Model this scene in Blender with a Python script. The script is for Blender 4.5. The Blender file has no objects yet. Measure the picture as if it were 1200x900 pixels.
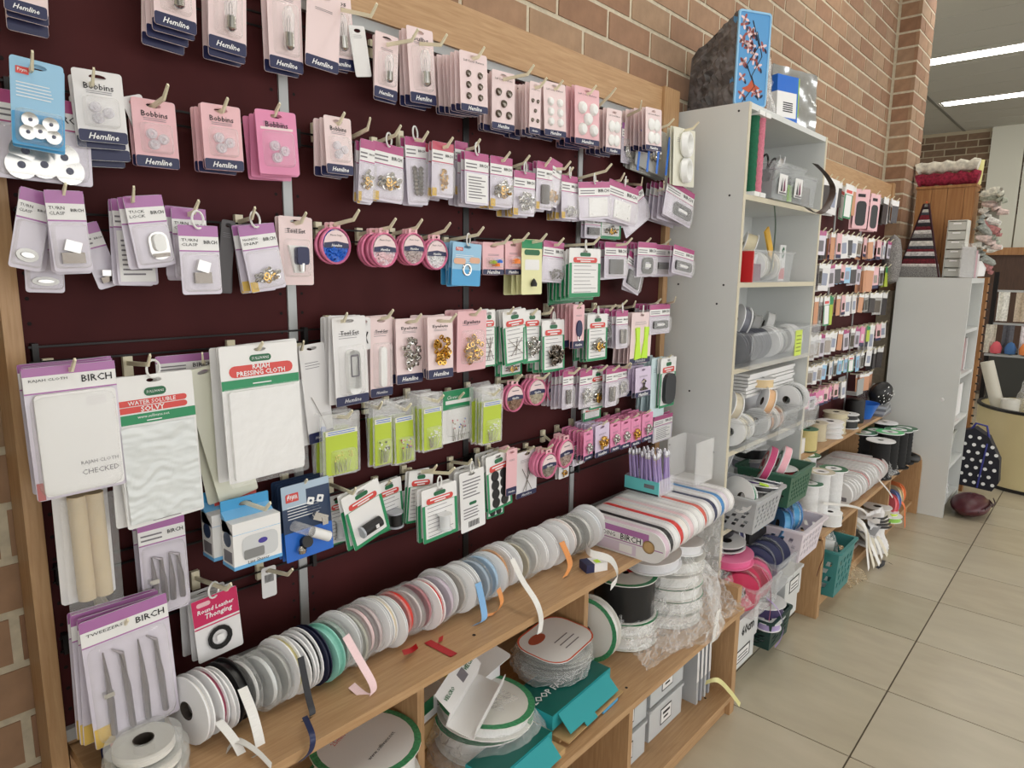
import bpy, math, random
from mathutils import Vector, Matrix
from mathutils.geometry import tessellate_polygon
random.seed(7)
SC = bpy.context.scene
COL = SC.collection
# ------------------------------------------------------------------ camera (solved from the photo's vanishing points)
FPX, YAW, PIT, ROLL, CAMH = 792.184, math.radians(48.199), math.radians(9.5193), math.radians(-0.695), 1.466
_fw = Vector((math.sin(YAW)*math.cos(PIT), math.cos(YAW)*math.cos(PIT), -math.sin(PIT)))
_r = Vector((math.cos(YAW), -math.sin(YAW), 0)); _d = _fw.cross(_r)
_c, _s = math.cos(ROLL), math.sin(ROLL)
CR, CD = _c*_r + _s*_d, -_s*_r + _c*_d
cam = bpy.data.objects.new('camera', bpy.data.cameras.new('camera')); COL.objects.link(cam)
cam.matrix_world = Matrix(((CR.x, -CD.x, -_fw.x, 0), (CR.y, -CD.y, -_fw.y, 0), (CR.z, -CD.z, -_fw.z, CAMH), (0, 0, 0, 1)))
cam.data.sensor_fit = 'HORIZONTAL'; cam.data.sensor_width = 36; cam.data.lens = FPX/1200*36
cam.data.clip_start = .02; cam.data.clip_end = 60
SC.camera = cam
# ------------------------------------------------------------------ light
W = bpy.data.worlds.new('daylight'); SC.world = W; W.use_nodes = True
W.node_tree.nodes['Background'].inputs[0].default_value = (1.0, .99, .97, 1)
W.node_tree.nodes['Background'].inputs[1].default_value = 2.1
SC.view_settings.view_transform = 'Standard'; SC.view_settings.look = 'None'
SC.view_settings.exposure = 0.0; SC.view_settings.gamma = 1; SC.view_settings.use_curve_mapping = False
TUBE_POWER = 11.0

def at(x, y, X=None, Y=None, Z=None):
    d = CR*((x-600)/FPX) + CD*((y-450)/FPX) + _fw
    t = X/d.x if X is not None else Y/d.y if Y is not None else (Z-CAMH)/d.z
    p = d*t; p.z += CAMH
    return p
# ------------------------------------------------------------------ materials
def lin(c):
    return tuple((v/255/12.92 if v/255 <= .04045 else ((v/255+.055)/1.055)**2.4) for v in c)
MATS = {}
def mat(name, rgb, rough=.5, metal=0, var=0, scale=20, bump=0, spec=.5, emit=0, stretch=None, alpha=1, trans=0):
    if name in MATS: return MATS[name]
    m = bpy.data.materials.new(name); m.use_nodes = True; MATS[name] = m
    nt = m.node_tree; b = nt.nodes['Principled BSDF']; L = nt.links
    c = lin(rgb)
    b.inputs['Base Color'].default_value = (*c, 1); b.inputs['Roughness'].default_value = rough
    b.inputs['Metallic'].default_value = metal; b.inputs['Specular IOR Level'].default_value = spec
    if trans: b.inputs['Transmission Weight'].default_value = trans; b.inputs['IOR'].default_value = 1.1
    if alpha < 1: b.inputs['Alpha'].default_value = alpha
    if emit:
        b.inputs['Emission Color'].default_value = (*c, 1); b.inputs['Emission Strength'].default_value = emit
    if var or bump:
        tc = nt.nodes.new('ShaderNodeTexCoord'); mp = nt.nodes.new('ShaderNodeMapping')
        if stretch: mp.inputs['Scale'].default_value = stretch
        n = nt.nodes.new('ShaderNodeTexNoise'); n.inputs['Scale'].default_value = scale; n.inputs['Detail'].default_value = 5
        L.new(tc.outputs['Object'], mp.inputs[0]); L.new(mp.outputs[0], n.inputs['Vector'])
        if var:
            r = nt.nodes.new('ShaderNodeValToRGB')
            r.color_ramp.elements[0].position = .3; r.color_ramp.elements[1].position = .7
            r.color_ramp.elements[0].color = (*[v*(1-var) for v in c], 1); r.color_ramp.elements[1].color = (*[min(1, v*(1+var)) for v in c], 1)
            L.new(n.outputs[0], r.inputs[0]); L.new(r.outputs[0], b.inputs['Base Color'])
        if bump:
            bp = nt.nodes.new('ShaderNodeBump'); bp.inputs['Strength'].default_value = bump; bp.inputs['Distance'].default_value = .002
            L.new(n.outputs[0], bp.inputs['Height']); L.new(bp.outputs[0], b.inputs['Normal'])
    return m
def film(name, rgb=(255, 255, 255), gloss=.18, rough=.08, bump=0, scale=60, tint=.0, edge=.45):
    if name in MATS: return MATS[name]
    m = bpy.data.materials.new(name); m.use_nodes = True; MATS[name] = m
    nt = m.node_tree; nt.nodes.clear(); L = nt.links
    o = nt.nodes.new('ShaderNodeOutputMaterial'); mx = nt.nodes.new('ShaderNodeMixShader'); t = nt.nodes.new('ShaderNodeBsdfTransparent')
    p = nt.nodes.new('ShaderNodeBsdfPrincipled'); p.inputs['Base Color'].default_value = (*lin(rgb), 1); p.inputs['Roughness'].default_value = rough
    p.inputs['Specular IOR Level'].default_value = .8
    lw = nt.nodes.new('ShaderNodeLayerWeight'); lw.inputs[0].default_value = .35
    ma = nt.nodes.new('ShaderNodeMath'); ma.operation = 'MULTIPLY_ADD'; ma.inputs[1].default_value = edge; ma.inputs[2].default_value = gloss; ma.use_clamp = True
    L.new(lw.outputs['Facing'], ma.inputs[0]); L.new(ma.outputs[0], mx.inputs[0])
    L.new(t.outputs[0], mx.inputs[1]); L.new(p.outputs[0], mx.inputs[2]); L.new(mx.outputs[0], o.inputs[0])
    t.inputs[0].default_value = (*[1-tint*(1-v) for v in lin(rgb)], 1)
    if bump:
        tc = nt.nodes.new('ShaderNodeTexCoord'); n = nt.nodes.new('ShaderNodeTexNoise'); n.inputs['Scale'].default_value = scale
        n.inputs['Detail'].default_value = 4; bp = nt.nodes.new('ShaderNodeBump'); bp.inputs['Strength'].default_value = bump; bp.inputs['Distance'].default_value = .01
        L.new(tc.outputs['Object'], n.inputs['Vector']); L.new(n.outputs[0], bp.inputs['Height']); L.new(bp.outputs[0], p.inputs['Normal']); L.new(bp.outputs[0], lw.inputs['Normal'])
    return m
def wood(name, a, b2, axis='x', sc=3, rough=.45):
    m = bpy.data.materials.new(name); m.use_nodes = True; MATS[name] = m
    nt = m.node_tree; b = nt.nodes['Principled BSDF']; L = nt.links
    tc = nt.nodes.new('ShaderNodeTexCoord'); mp = nt.nodes.new('ShaderNodeMapping')
    s = [14*sc]*3; s['xyz'.index(axis)] = .9*sc
    mp.inputs['Scale'].default_value = s
    n = nt.nodes.new('ShaderNodeTexNoise'); n.inputs['Scale'].default_value = 4; n.inputs['Detail'].default_value = 8; n.inputs['Distortion'].default_value = .6
    r = nt.nodes.new('ShaderNodeValToRGB'); r.color_ramp.elements[0].position = .35; r.color_ramp.elements[1].position = .7
    r.color_ramp.elements[0].color = (*lin(a), 1); r.color_ramp.elements[1].color = (*lin(b2), 1)
    L.new(tc.outputs['Object'], mp.inputs[0]); L.new(mp.outputs[0], n.inputs['Vector']); L.new(n.outputs[0], r.inputs[0]); L.new(r.outputs[0], b.inputs['Base Color'])
    b.inputs['Roughness'].default_value = rough
    return m
# ------------------------------------------------------------------ mesh building
class MB:
    def __init__(s): s.v = []; s.f = []; s.mi = []; s.m = 0
    def add(s, vs, fs):
        o = len(s.v); s.v += [tuple(v) for v in vs]; s.f += [tuple(i+o for i in f) for f in fs]; s.mi += [s.m]*len(fs)
        return s
    def box(s, c, d, rz=0, M=None):
        x, y, z = [v/2 for v in d]
        vs = [Vector((a*x, b*y, e*z)) for e in (-1, 1) for a, b in ((-1, -1), (1, -1), (1, 1), (-1, 1))]
        R = M or Matrix.Rotation(rz, 3, 'Z')
        return s.add([R@v+Vector(c) for v in vs], [(3, 2, 1, 0), (4, 5, 6, 7), (0, 1, 5, 4), (1, 2, 6, 5), (2, 3, 7, 6), (3, 0, 4, 7)])
    def bbox(s, a, b):
        return s.box([(p+q)/2 for p, q in zip(a, b)], [abs(q-p) for p, q in zip(a, b)])
    def lathe(s, prof, c=(0, 0, 0), axis='z', n=20, cap=True, M=None):
        vs = []; fs = []
        for r, h in prof:
            for k in range(n):
                a = 2*math.pi*k/n; p = (r*math.cos(a), r*math.sin(a), h)
                p = p if axis == 'z' else (p[2], p[0], p[1]) if axis == 'x' else (p[1], p[2], p[0])
                p = Vector(p)
                if M: p = M@p
                vs.append(p+Vector(c))
        for i in range(len(prof)-1):
            for k in range(n): fs.append((i*n+k, i*n+(k+1) % n, (i+1)*n+(k+1) % n, (i+1)*n+k))
        if cap:
            if prof[0][0] > 1e-6: fs.append(tuple(range(n-1, -1, -1)))
            if prof[-1][0] > 1e-6: fs.append(tuple((len(prof)-1)*n+k for k in range(n)))
        return s.add(vs, fs)
    def tube(s, pts, r, n=6, flat=1, cap=True):
        pts = [Vector(p) for p in pts]; vs = []; fs = []
        rr = r if isinstance(r, (list, tuple)) else [r]*len(pts)
        for i, p in enumerate(pts):
            t = (pts[min(i+1, len(pts)-1)]-pts[max(i-1, 0)]).normalized()
            u = Vector((0, 0, 1)).cross(t)
            if u.length < .15: u = Vector((0, 1, 0)).cross(t)
            u.normalize(); w = t.cross(u)
            for k in range(n):
                a = 2*math.pi*(k+.5)/n; vs.append(p+u*rr[i]*flat*math.cos(a)+w*rr[i]*math.sin(a))
        for i in range(len(pts)-1):
            for k in range(n): fs.append((i*n+k, i*n+(k+1) % n, (i+1)*n+(k+1) % n, (i+1)*n+k))
        if cap: fs += [tuple(range(n-1, -1, -1)), tuple((len(pts)-1)*n+k for k in range(n))]
        return s.add(vs, fs)
    def plate(s, outline, y0, y1=None, holes=()):
        """polygon in XZ; front at y0, back at y1"""
        loops = [list(outline)]+[list(h) for h in holes]
        flat = [p for l in loops for p in l]
        tri = tessellate_polygon([[Vector((p[0], p[1], 0)) for p in l] for l in loops])
        n = len(flat); vs = [(p[0], y0, p[1]) for p in flat]; fs = []
        for t in tri:
            a, b, c = [flat[i] for i in t]
            cr = (b[0]-a[0])*(c[1]-a[1])-(b[1]-a[1])*(c[0]-a[0])
            fs.append(tuple(t) if cr > 0 else tuple(t[::-1]))
        if y1 is not None:
            vs += [(p[0], y1, p[1]) for p in flat]; fs += [tuple(i+n for i in f[::-1]) for f in list(fs)]
            o = 0
            for l in loops:
                k = len(l); ar = sum(l[i][0]*l[(i+1) % k][1]-l[(i+1) % k][0]*l[i][1] for i in range(k))
                for i in range(k):
                    a, b = o+i, o+(i+1) % k
                    if (ar > 0) != (l is not loops[0]): fs.append((a, a+n, b+n, b)) if False else fs.append((b, a, a+n, b+n))
                    else: fs.append((a, b, b+n, a+n))
                o += k
        return s.add(vs, fs)
    def grid(s, fn, nu, nv):
        vs = [fn(i/nu, j/nv) for j in range(nv+1) for i in range(nu+1)]
        return s.add(vs, [(j*(nu+1)+i, j*(nu+1)+i+1, (j+1)*(nu+1)+i+1, (j+1)*(nu+1)+i) for j in range(nv) for i in range(nu)])
    def mesh(s, name, smooth=False):
        me = bpy.data.meshes.new(name); me.from_pydata(s.v, [], s.f); me.update()
        if any(s.mi):
            me.polygons.foreach_set('material_index', s.mi)
        if smooth:
            me.polygons.foreach_set('use_smooth', [True]*len(me.polygons)); me.set_sharp_from_angle(angle=math.radians(38))
        return me
def rrect(x0, z0, x1, z1, r, n=3):
    r = min(r, (x1-x0)/2, (z1-z0)/2)
    if r <= 0: return [(x0, z0), (x1, z0), (x1, z1), (x0, z1)]
    o = []
    for cx, cz, a0 in ((x1-r, z0+r, -90), (x1-r, z1-r, 0), (x0+r, z1-r, 90), (x0+r, z0+r, 180)):
        for k in range(n+1):
            a = math.radians(a0+90*k/n); o.append((cx+r*math.cos(a), cz+r*math.sin(a)))
    return o
def disc(cx, cz, rx, rz=None, n=14):
    rz = rz or rx
    return [(cx+rx*math.cos(2*math.pi*k/n), cz+rz*math.sin(2*math.pi*k/n)) for k in range(n)]
def obj(name, me, m, parent=None, loc=(0, 0, 0), rot=(0, 0, 0), scale=(1, 1, 1)):
    if isinstance(me, MB): me = me.mesh(name)
    if m is not None and not me.materials:
        for mm in (m if isinstance(m, (list, tuple)) else [m]): me.materials.append(mm)
    o = bpy.data.objects.new(name, me); COL.objects.link(o)
    o.location = loc; o.rotation_euler = rot; o.scale = scale
    if parent: o.parent = parent
    return o
def tag(o, label, cat, group=None, kind=None):
    o['label'] = label
    if cat: o['category'] = cat
    if group: o['group'] = group
    if kind: o['kind'] = kind
    return o
def struct(name, me, m, label=None, parent=None):
    o = obj(name, me, m, parent)
    if parent is None: o['kind'] = 'structure'
    if label: o['label'] = label; 
    return o
def empty(name, loc, rz=0):
    o = bpy.data.objects.new(name, None); COL.objects.link(o); o.location = loc; o.rotation_euler = (0, 0, rz); o.empty_display_size = .02
    return o
_TX = {}
def text_mesh(s, shear=0, bold=0):
    k = (s, shear, bold)
    if k not in _TX:
        c = bpy.data.curves.new('t', 'FONT'); c.body = s; c.shear = shear; c.resolution_u = 1; c.offset = bold; c.align_x = 'CENTER'
        o = bpy.data.objects.new('t', c); me = bpy.data.meshes.new_from_object(o)
        bpy.data.objects.remove(o); bpy.data.curves.remove(c)
        xs = [v.co.x for v in me.vertices]; ys = [v.co.y for v in me.vertices]
        w = max(xs)-min(xs); cx = (max(xs)+min(xs))/2; cy = (max(ys)+min(ys))/2
        for v in me.vertices: v.co = ((v.co.x-cx)/w, 0, (v.co.y-cy)/w)
        me.name = 'lettering'; _TX[k] = (me, (max(ys)-min(ys))/w, {})
    return _TX[k]
def text(s, parent, m, cx, y, cz, width, maxh=None, shear=0, bold=0, rot=0, rotm=None):
    me, ar, cache = text_mesh(s, shear, bold)
    if m.name not in cache:
        mm = me.copy(); mm.materials.clear(); mm.materials.append(m); cache[m.name] = mm
    h = width*ar; sz = width
    if maxh and h > maxh: szx, szz = width, maxh/ar
    else: szx = szz = sz
    o = obj('lettering', cache[m.name], None, parent, (cx, y, cz), rotm or (0, rot, 0), (szx, 1, szz))
    return o
# ================================================================== materials used all over
M_white = mat('white_card', (228, 226, 226), .4, var=.03, scale=8)
M_pinkcard = mat('pale_pink_card', (236, 214, 214), .4)
M_pink = mat('pink_card', (233, 186, 192), .4)
M_hot = mat('bright_pink_card', (226, 140, 178), .4)
M_navy = mat('navy_print', (34, 38, 78), .4)
M_black = mat('black_plastic', (22, 21, 22), .45)
M_blackmetal = mat('black_metal', (28, 25, 25), .4, metal=.4)
M_cream = mat('cream_plastic', (238, 230, 202), .35)
M_grey = mat('grey_metal', (178, 180, 180), .4, metal=.3)
M_maroon = mat('maroon_panel', (70, 28, 29), .7, spec=.2, var=.14, scale=6, bump=.1)
M_wood = wood('beech_laminate', (172, 134, 94), (190, 154, 114))
M_woody = wood('beech_laminate_upright', (170, 132, 92), (188, 152, 112), 'z')
M_woodd = wood('pine_boards', (146, 98, 54), (172, 124, 76), 'z', 1.2)
M_whitepaint = mat('white_laminate', (212, 214, 212), .42, var=.03, scale=3)
M_chip = mat('bare_edge', (206, 198, 176), .6)
M_mortar = mat('mortar', (196, 186, 164), .9, var=.12, scale=60, bump=.6)
BR = [mat('brick_%d' % i, c, .85, var=.13, scale=22, bump=.5) for i, c in enumerate([(154, 122, 96), (146, 112, 88), (156, 128, 102), (140, 106, 82), (152, 124, 100)])]
M_tile = None
def tile_mat():
    m = mat('floor_tile', (182, 173, 152), .22, spec=.45, var=.07, scale=3.2, stretch=(3, 1, 1))
    return m
M_tile = tile_mat()
M_grout = mat('grout', (92, 82, 66), .9)
M_ceil = mat('ceiling_paint', (186, 184, 174), .8)
M_tube = mat('lamp_diffuser', (255, 252, 244), .5, emit=TUBE_POWER)
M_lam = mat('offwhite_wallboard', (206, 204, 190), .6)
# ================================================================== room shell
PY = 1.17      # front face of the maroon panel
WY = 1.22      # brick wall face
ZC = 3.3; XB = 10.6
fl = struct('floor', MB().bbox((-3, -4.5, -.05), (XB, 5, -.004)), M_grout)
tm = MB().plate(rrect(-.2225, -.2225, .2225, .2225, .002, 1), 0, .008).mesh('tile'); tm.materials.append(M_tile)
tm.transform(Matrix.Rotation(-math.pi/2, 4, 'X'))
tb = [M_tile]+[mat('floor_tile_%d' % i, c, .22, spec=.45, var=.06, scale=3+i, stretch=(3, 1, 1)) for i, c in enumerate([(186, 177, 157), (178, 169, 147), (184, 174, 153)])]
tms = []
for m in tb:
    q = tm.copy(); q.materials.clear(); q.materials.append(m); tms.append(q)
x0t = 1.43*CAMH
for i in range(-6, 20):
    for j in range(-7, 5):
        xx = x0t+.45*i+.225; yy = .459-.45*j-.225 if False else .459+.45*j+.225
        if xx > 10.2: continue
        obj('tile', tms[(i*7+j*3+i*j) % 4], None, fl, (xx, yy, -.0))
# near brick wall: mortar bed plus single bricks where the photo shows them
wl = struct('wall_left', MB().bbox((-3, WY+.0065, 0), (4.9, WY+.2, ZC)), M_mortar)
bm_ = [MB().box((0, 0, 0), (.226, .02, .0735)).mesh('brick') for _ in range(5)]
bh_ = [MB().box((0, 0, 0), (.107, .02, .0735)).mesh('brick') for _ in range(5)]
be_ = [MB().box((0, 0, 0), (.02, .107, .0735)).mesh('brick') for _ in range(5)]
for L_ in (bm_, bh_, be_):
    for k in range(5): L_[k].materials.append(BR[k])
def zc(k): return .022+.0865*k      # course centres; a bed joint falls at z = 2.139
for k in range(0, 38):
    z = zc(k)
    for i in range(-3, 22):
        x = .0636+.24*i+(.12 if k % 2 else 0)+.03
        vis = (x < .42 and z < 1.75) or (z > 1.95 and x > .7)
        if not vis or x-.113 > 4.83: continue
        if x+.113 > 4.852:
            w_ = 4.852-(x-.113); obj('brick', MB().box((0, 0, 0), (w_, .02, .0735)), BR[(i*3+k*5+i*k) % 5], wl, (x-.113+w_/2, WY+.0135, z)); continue
        obj('brick', bm_[(i*3+k*5+i*k) % 5], None, wl, (x, WY+.0135+random.uniform(-.0008, .0008), z))
# pier
PX0, PX1, PYF = 4.857, 5.207, 1.092
pr = struct('wall_pier', MB().bbox((PX0+.006, PYF+.006, 0), (PX1-.006, 1.6, ZC)), M_mortar)
for k in range(16, 38):
    z = zc(k)
    obj('brick', be_[(k*2) % 5], None, pr, (PX0+.0135, PYF+.064, z))
    a, b = ((.0, .24) if k % 2 else (.12, 0))
    obj('brick', bm_[(k+2) % 5], None, pr, (PX0+(.115 if k % 2 else .235), PYF+.0135, z))
    obj('brick', bh_[(k+4) % 5], None, pr, (PX0+(.295 if k % 2 else .055), PYF+.0135, z))
# back wall with its own courses
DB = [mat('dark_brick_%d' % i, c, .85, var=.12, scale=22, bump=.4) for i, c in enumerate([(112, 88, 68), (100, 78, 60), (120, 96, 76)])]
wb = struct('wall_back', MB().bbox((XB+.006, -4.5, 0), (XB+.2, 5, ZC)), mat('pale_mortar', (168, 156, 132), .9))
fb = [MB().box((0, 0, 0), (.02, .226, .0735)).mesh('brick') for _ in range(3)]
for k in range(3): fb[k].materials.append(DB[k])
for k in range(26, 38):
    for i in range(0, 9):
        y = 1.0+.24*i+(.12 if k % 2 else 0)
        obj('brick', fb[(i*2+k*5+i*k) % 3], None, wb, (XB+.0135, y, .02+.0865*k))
# pale wall boards beside the far bricks, with a timber rail and dark panelling below
ya = at(1157, 150, X=XB-.05).y
for i, (p0, p1) in enumerate(((1157, 1197), (1198, 1290))):
    a, b = at(p0, 200, X=XB-.05).y, at(p1, 200, X=XB-.05).y
    o = obj('wall_board', MB().bbox((XB-.05, b+.004, 1.6), (XB, a-.004, ZC)), M_lam); o['kind'] = 'structure'
zr = at(1190, 290, X=XB-.1).z
tr = struct('trim_1', MB().bbox((XB-.11, -2.5, zr-.09), (XB, ya-.02, zr)), M_woodd)
pn = struct('wall_dado', MB().bbox((XB-.06, -2.5, 0), (XB, ya-.02, zr-.09)), mat('dark_panelling', (74, 50, 36), .6, var=.2, scale=8, stretch=(1, 12, 1)))
# ceiling of long planks with recessed lamps
ce = struct('ceiling', MB().bbox((-3, -4.5, ZC+.02), (XB+.9, 5, ZC+.1)), mat('ceiling_joint', (98, 96, 90), .9))
t1 = at(1091, 73, Z=ZC); t2 = at(1102, 123, Z=ZC)
sp = (t2.x-t1.x)
lamps = [(t1.x+sp*i) for i in range(-4, 2)]
pw = sp/4
k = -1
cp = MB().bbox((-pw/2+.006, -4.5, 0), (pw/2-.006, 5, .018)).mesh('plank'); cp.materials.append(M_ceil)
cp1 = MB().bbox((-pw/2+.006, 1.75, 0), (pw/2-.006, 5, .018)).mesh('plank'); cp1.materials.append(M_ceil)
cp2 = MB().bbox((-pw/2+.006, -4.5, 0), (pw/2-.006, t2.y-2.45, .018)).mesh('plank'); cp2.materials.append(M_ceil)
X_ = lamps[0]
i = 0
while X_+pw*i < XB+.2:
    xx = X_+pw*i
    if i % 4 or i > 20: obj('plank', cp, None, ce, (xx, 0, ZC))
    else:
        for y0, y1 in ((-4.5, -.72), (t2.y, 5)):
            mb = MB().bbox((-pw/2+.006, y0, 0), (pw/2-.006, y1, .018)); obj('plank', mb, M_ceil, ce, (xx, 0, ZC))
        for s in (-1, 1):
            obj('plank', MB().bbox((0, -.72, 0), (pw/2-.096, t2.y, .018)), M_ceil, ce, (xx+(.09 if s > 0 else -pw/2+.006), 0, ZC))
    i += 1
cj = obj('ceiling_seam', MB().bbox((5.2, t2.y+.02, ZC-.006), (XB, t2.y+.05, ZC+.002)), mat('ceiling_seam', (120, 118, 110), .8), ce)
for n, xx in enumerate(lamps):
    o = obj('ceiling_lamp', MB().bbox((xx-.105, -.7, ZC+.004), (xx+.105, t2.y-.02, ZC+.02)), mat('lamp_tray', (230, 230, 226), .5))
    tag(o, ['long recessed ceiling lamp above the maroon card panel', 'long recessed ceiling lamp over the ribbon shelf', 'long recessed ceiling lamp over the white cabinet',
        'long recessed ceiling lamp before the brick pier', 'long recessed ceiling lamp just past the brick pier', 'long recessed ceiling lamp in front of the far brick wall'][n], 'lamp', 'recessed ceiling lamps')
    obj('diffuser', MB().bbox((xx-.095, -.69, ZC-.002), (xx+.095, t2.y-.03, ZC+.004)), M_tube, o)
# wall behind the camera end of the shop
struct('wall_behind', MB().bbox((-3.1, -4.5, 0), (-3, 5, .5)).bbox((-3.1, -4.5, 2.7), (-3, 5, ZC)), M_lam)
for i_, y_ in enumerate((-4.5, -2.6, -.7, 1.2, 3.1)): struct('window_%d' % (i_+1), MB().bbox((-3.08, y_, .5), (-3.02, y_+.06, 2.7)), M_grey)
struct('wall_shade_block', MB().bbox((-.6, .8, 0), (.08, WY+.0, ZC)), M_lam)  # added out of view to shade the bricks and panel at the left end
struct('wall_side', MB().bbox((5.2, 4.9, 0), (XB, 5, ZC)), M_lam)
# ================================================================== maroon display panel with its frame
pan = empty('display_board', (.24, PY, .72)); tag(pan, 'maroon backing panel in a beech frame, hung with notions cards', 'display panel')
def pp(name, a, b, m): return obj(name, MB().bbox([p-q for p, q in zip(a, pan.location)], [p-q for p, q in zip(b, pan.location)]), m, pan)
seams = [.249, .679, 1.137, 1.58, 2.045]
for a, b in zip(seams[:-1], seams[1:]): pp('panel', (a+.002, PY, .735), (b-.002, PY+.02, 1.935), M_maroon)
for x in (.679, 1.58): pp('metal_strip', (x-.009, PY-.004, .735), (x+.009, PY, 1.935), M_grey)
pp('seam_strip', (1.137-.009, PY-.003, .735), (1.137+.009, PY, 1.935), M_black)
pp('trim_strip', (.249, PY-.012, .722), (2.05, PY, .742), M_grey)
pp('trim_strip', (.249, PY-.012, 1.925), (2.045, PY, 1.945), M_grey)
pp('top_beam', (.2, PY-.02, 1.945), (1.975, WY-.002, 2.037), M_wood)
pp('end_post', (1.975, PY-.03, 1.86), (2.07, WY-.002, 2.04), M_woody)
pp('post', (.226, PY-.02, .5), (.249, WY-.002, 2.0), M_woody)
pp('post', (2.045, PY-.015, .72), (2.075, WY-.002, 1.93), M_woody)
mb = MB()
for x in (.679, 1.137, 1.58):
    for s in (-1, 1):
        for k in range(32): mb.plate(disc(x+s*.022-pan.location.x, .77+.036*k-pan.location.z, .0032, n=6), -.0012)
for k in range(32): mb.plate(disc(.262-pan.location.x, .77+.036*k-pan.location.z, .0032, n=6), -.0012)
o = obj('peg_holes', mb, mat('hole_dark', (24, 14, 14), .9), pan); o['kind'] = 'stuff'
RAILS = [1.885, 1.70, 1.53, 1.338, 1.165, 1.0, .885]
for z in RAILS:
    for dz in (.011, -.011): pp('wire_rail', (.255, PY-.012, z+dz-.0016), (2.04, PY-.009, z+dz+.0016), M_blackmetal)
    for x in (.263, .70, 1.155, 1.6): pp('rail_bracket', (x-.004, PY-.014, z-.016), (x+.004, PY, z+.016), M_black)
# ================================================================== furniture
def part(root, name, a, b, m):
    L = root.location
    return obj(name, MB().bbox([p-q for p, q in zip(a, L)], [p-q for p, q in zip(b, L)]), m, root)
# ---- low beech shelving under the panel
Z1, Z2 = .71, .40
wu = empty('shelf_unit', (1.1, .98, 0)); tag(wu, 'long low beech shelf unit under the maroon panel, holding ribbon spools', 'shelf unit')
part(wu, 'shelf', (.255, .888, Z1-.018), (2.06, PY-.001, Z1), M_wood)
part(wu, 'shelf', (.255, .792, Z2-.018), (2.03, PY-.001, Z2), M_wood)
part(wu, 'shelf', (.255, .812, .062), (2.03, PY-.001, .08), M_wood)
part(wu, 'kickboard', (.255, .835, 0), (2.03, .85, .062), M_wood)
part(wu, 'back_panel', (.255, PY, 0), (2.06, PY+.012, .722), M_wood)
part(wu, 'end_panel', (2.03, .818, 0), (2.062, PY-.001, .455), M_woody)
for x, y in ((.812, .975), (1.385, .97)): part(wu, 'divider', (x, y, Z2), (x+.018, PY-.001, Z1-.018), M_woody)
for x in (.74, 1.362): part(wu, 'divider', (x, .805, .08), (x+.018, PY-.001, Z2-.018), M_woody)
for x, y, z in ((.93, .93, Z1), (1.37, .92, Z1), (1.40, .84, Z2), (1.95, .87, .08)):
    obj('screw_hole', MB().lathe([(.004, 0), (.004, .0006)], n=8), mat('hole_dark', (24, 14, 14), .9), wu, (x-1.1, y-.98, z))
# ---- tall white cabinet
CX0, CX1, CYF, CYB, CZT = 2.10, 2.835, .92, 1.2, 1.985
cb = empty('cabinet', (2.46, 1.06, 0)); tag(cb, 'tall open white cabinet crammed with ribbon reels in tubs and baskets', 'cabinet')
part(cb, 'side_panel', (CX0, CYF, 0), (CX0+.018, CYB, CZT), M_whitepaint); part(cb, 'side_panel', (CX1-.018, CYF, 0), (CX1, CYB, CZT), M_whitepaint)
part(cb, 'top_panel', (CX0+.018, CYF, CZT-.018), (CX1-.018, CYB, CZT), M_whitepaint)
part(cb, 'back_panel', (CX0+.018, CYB-.012, .05), (2.47, CYB-.004, CZT-.018), M_whitepaint); part(cb, 'back_panel', (2.474, CYB-.012, .05), (CX1-.018, CYB-.004, CZT-.018), M_whitepaint)
SHZ = [1.712, 1.437, 1.155, .875, .597, .31, .06]
for z in SHZ:
    s_ = part(cb, 'shelf', (CX0+.018, CYF+.002, z-.016), (CX1-.018, CYB-.012, z), M_whitepaint)
    obj('edge_strip', MB().bbox((CX0+.018-2.46, CYF-.0005-1.06, z-.016), (CX1-.018-2.46, CYF+.002-1.06, z)), M_chip, s_)
for x in (CX0, CX1-.018): part(cb, 'edge_strip', (x+.0005, CYF-.0015, 0), (x+.0175, CYF, CZT), M_chip)
part(cb, 'kickboard', (CX0+.018, CYF+.02, 0), (CX1-.018, CYF+.035, .044), M_whitepaint)
for q in ((855, 229), (848, 334), (795, 333), (790, 429), (808, 458), (836, 530), (785, 521), (840, 356), (866, 130), (807, 126)):
    p = at(q[0], q[1], X=CX0)
    obj('screw', MB().lathe([(.0035, 0), (.0035, -.001)], axis='x', n=8), M_black, cb, (p.x-2.46-.0003, p.y-1.06, p.z))
# ---- second beech unit beyond the cabinet
w2 = empty('stepped_shelf_unit', (3.8, 1.0, 0)); tag(w2, 'stepped beech shelf unit past the white cabinet, loaded with white elastic rolls', 'shelf unit')
part(w2, 'end_panel', (2.90, .82, 0), (2.933, 1.16, .36), M_woody)
part(w2, 'shelf', (2.90, .83, .352), (4.69, 1.16, .37), M_wood); part(w2, 'shelf', (2.90, 1.0, .612), (4.69, 1.165, .63), M_wood)
part(w2, 'shelf', (2.933, .83, .06), (4.69, 1.16, .078), M_wood); part(w2, 'kickboard', (2.933, .85, 0), (4.69, .865, .06), M_wood)
for x in (3.47, 4.1): part(w2, 'divider', (x, .84, .078), (x+.018, 1.16, .352), M_woody)
for x in (3.2, 4.05): part(w2, 'divider', (x, 1.005, .37), (x+.018, 1.16, .612), M_woody)
ol = [(0, 0), (.37, 0), (.37, .38), (.05, .38), (.018, .37), (.003, .34), (0, .3)]
e = MB().plate([(p[0], p[1]) for p in ol], 0, .02).mesh('end_panel'); e.transform(Matrix.Rotation(math.pi/2, 4, 'Z'))
obj('end_panel', e, M_woody, w2, (4.71-3.8, .80-1.0, 0))
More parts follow.
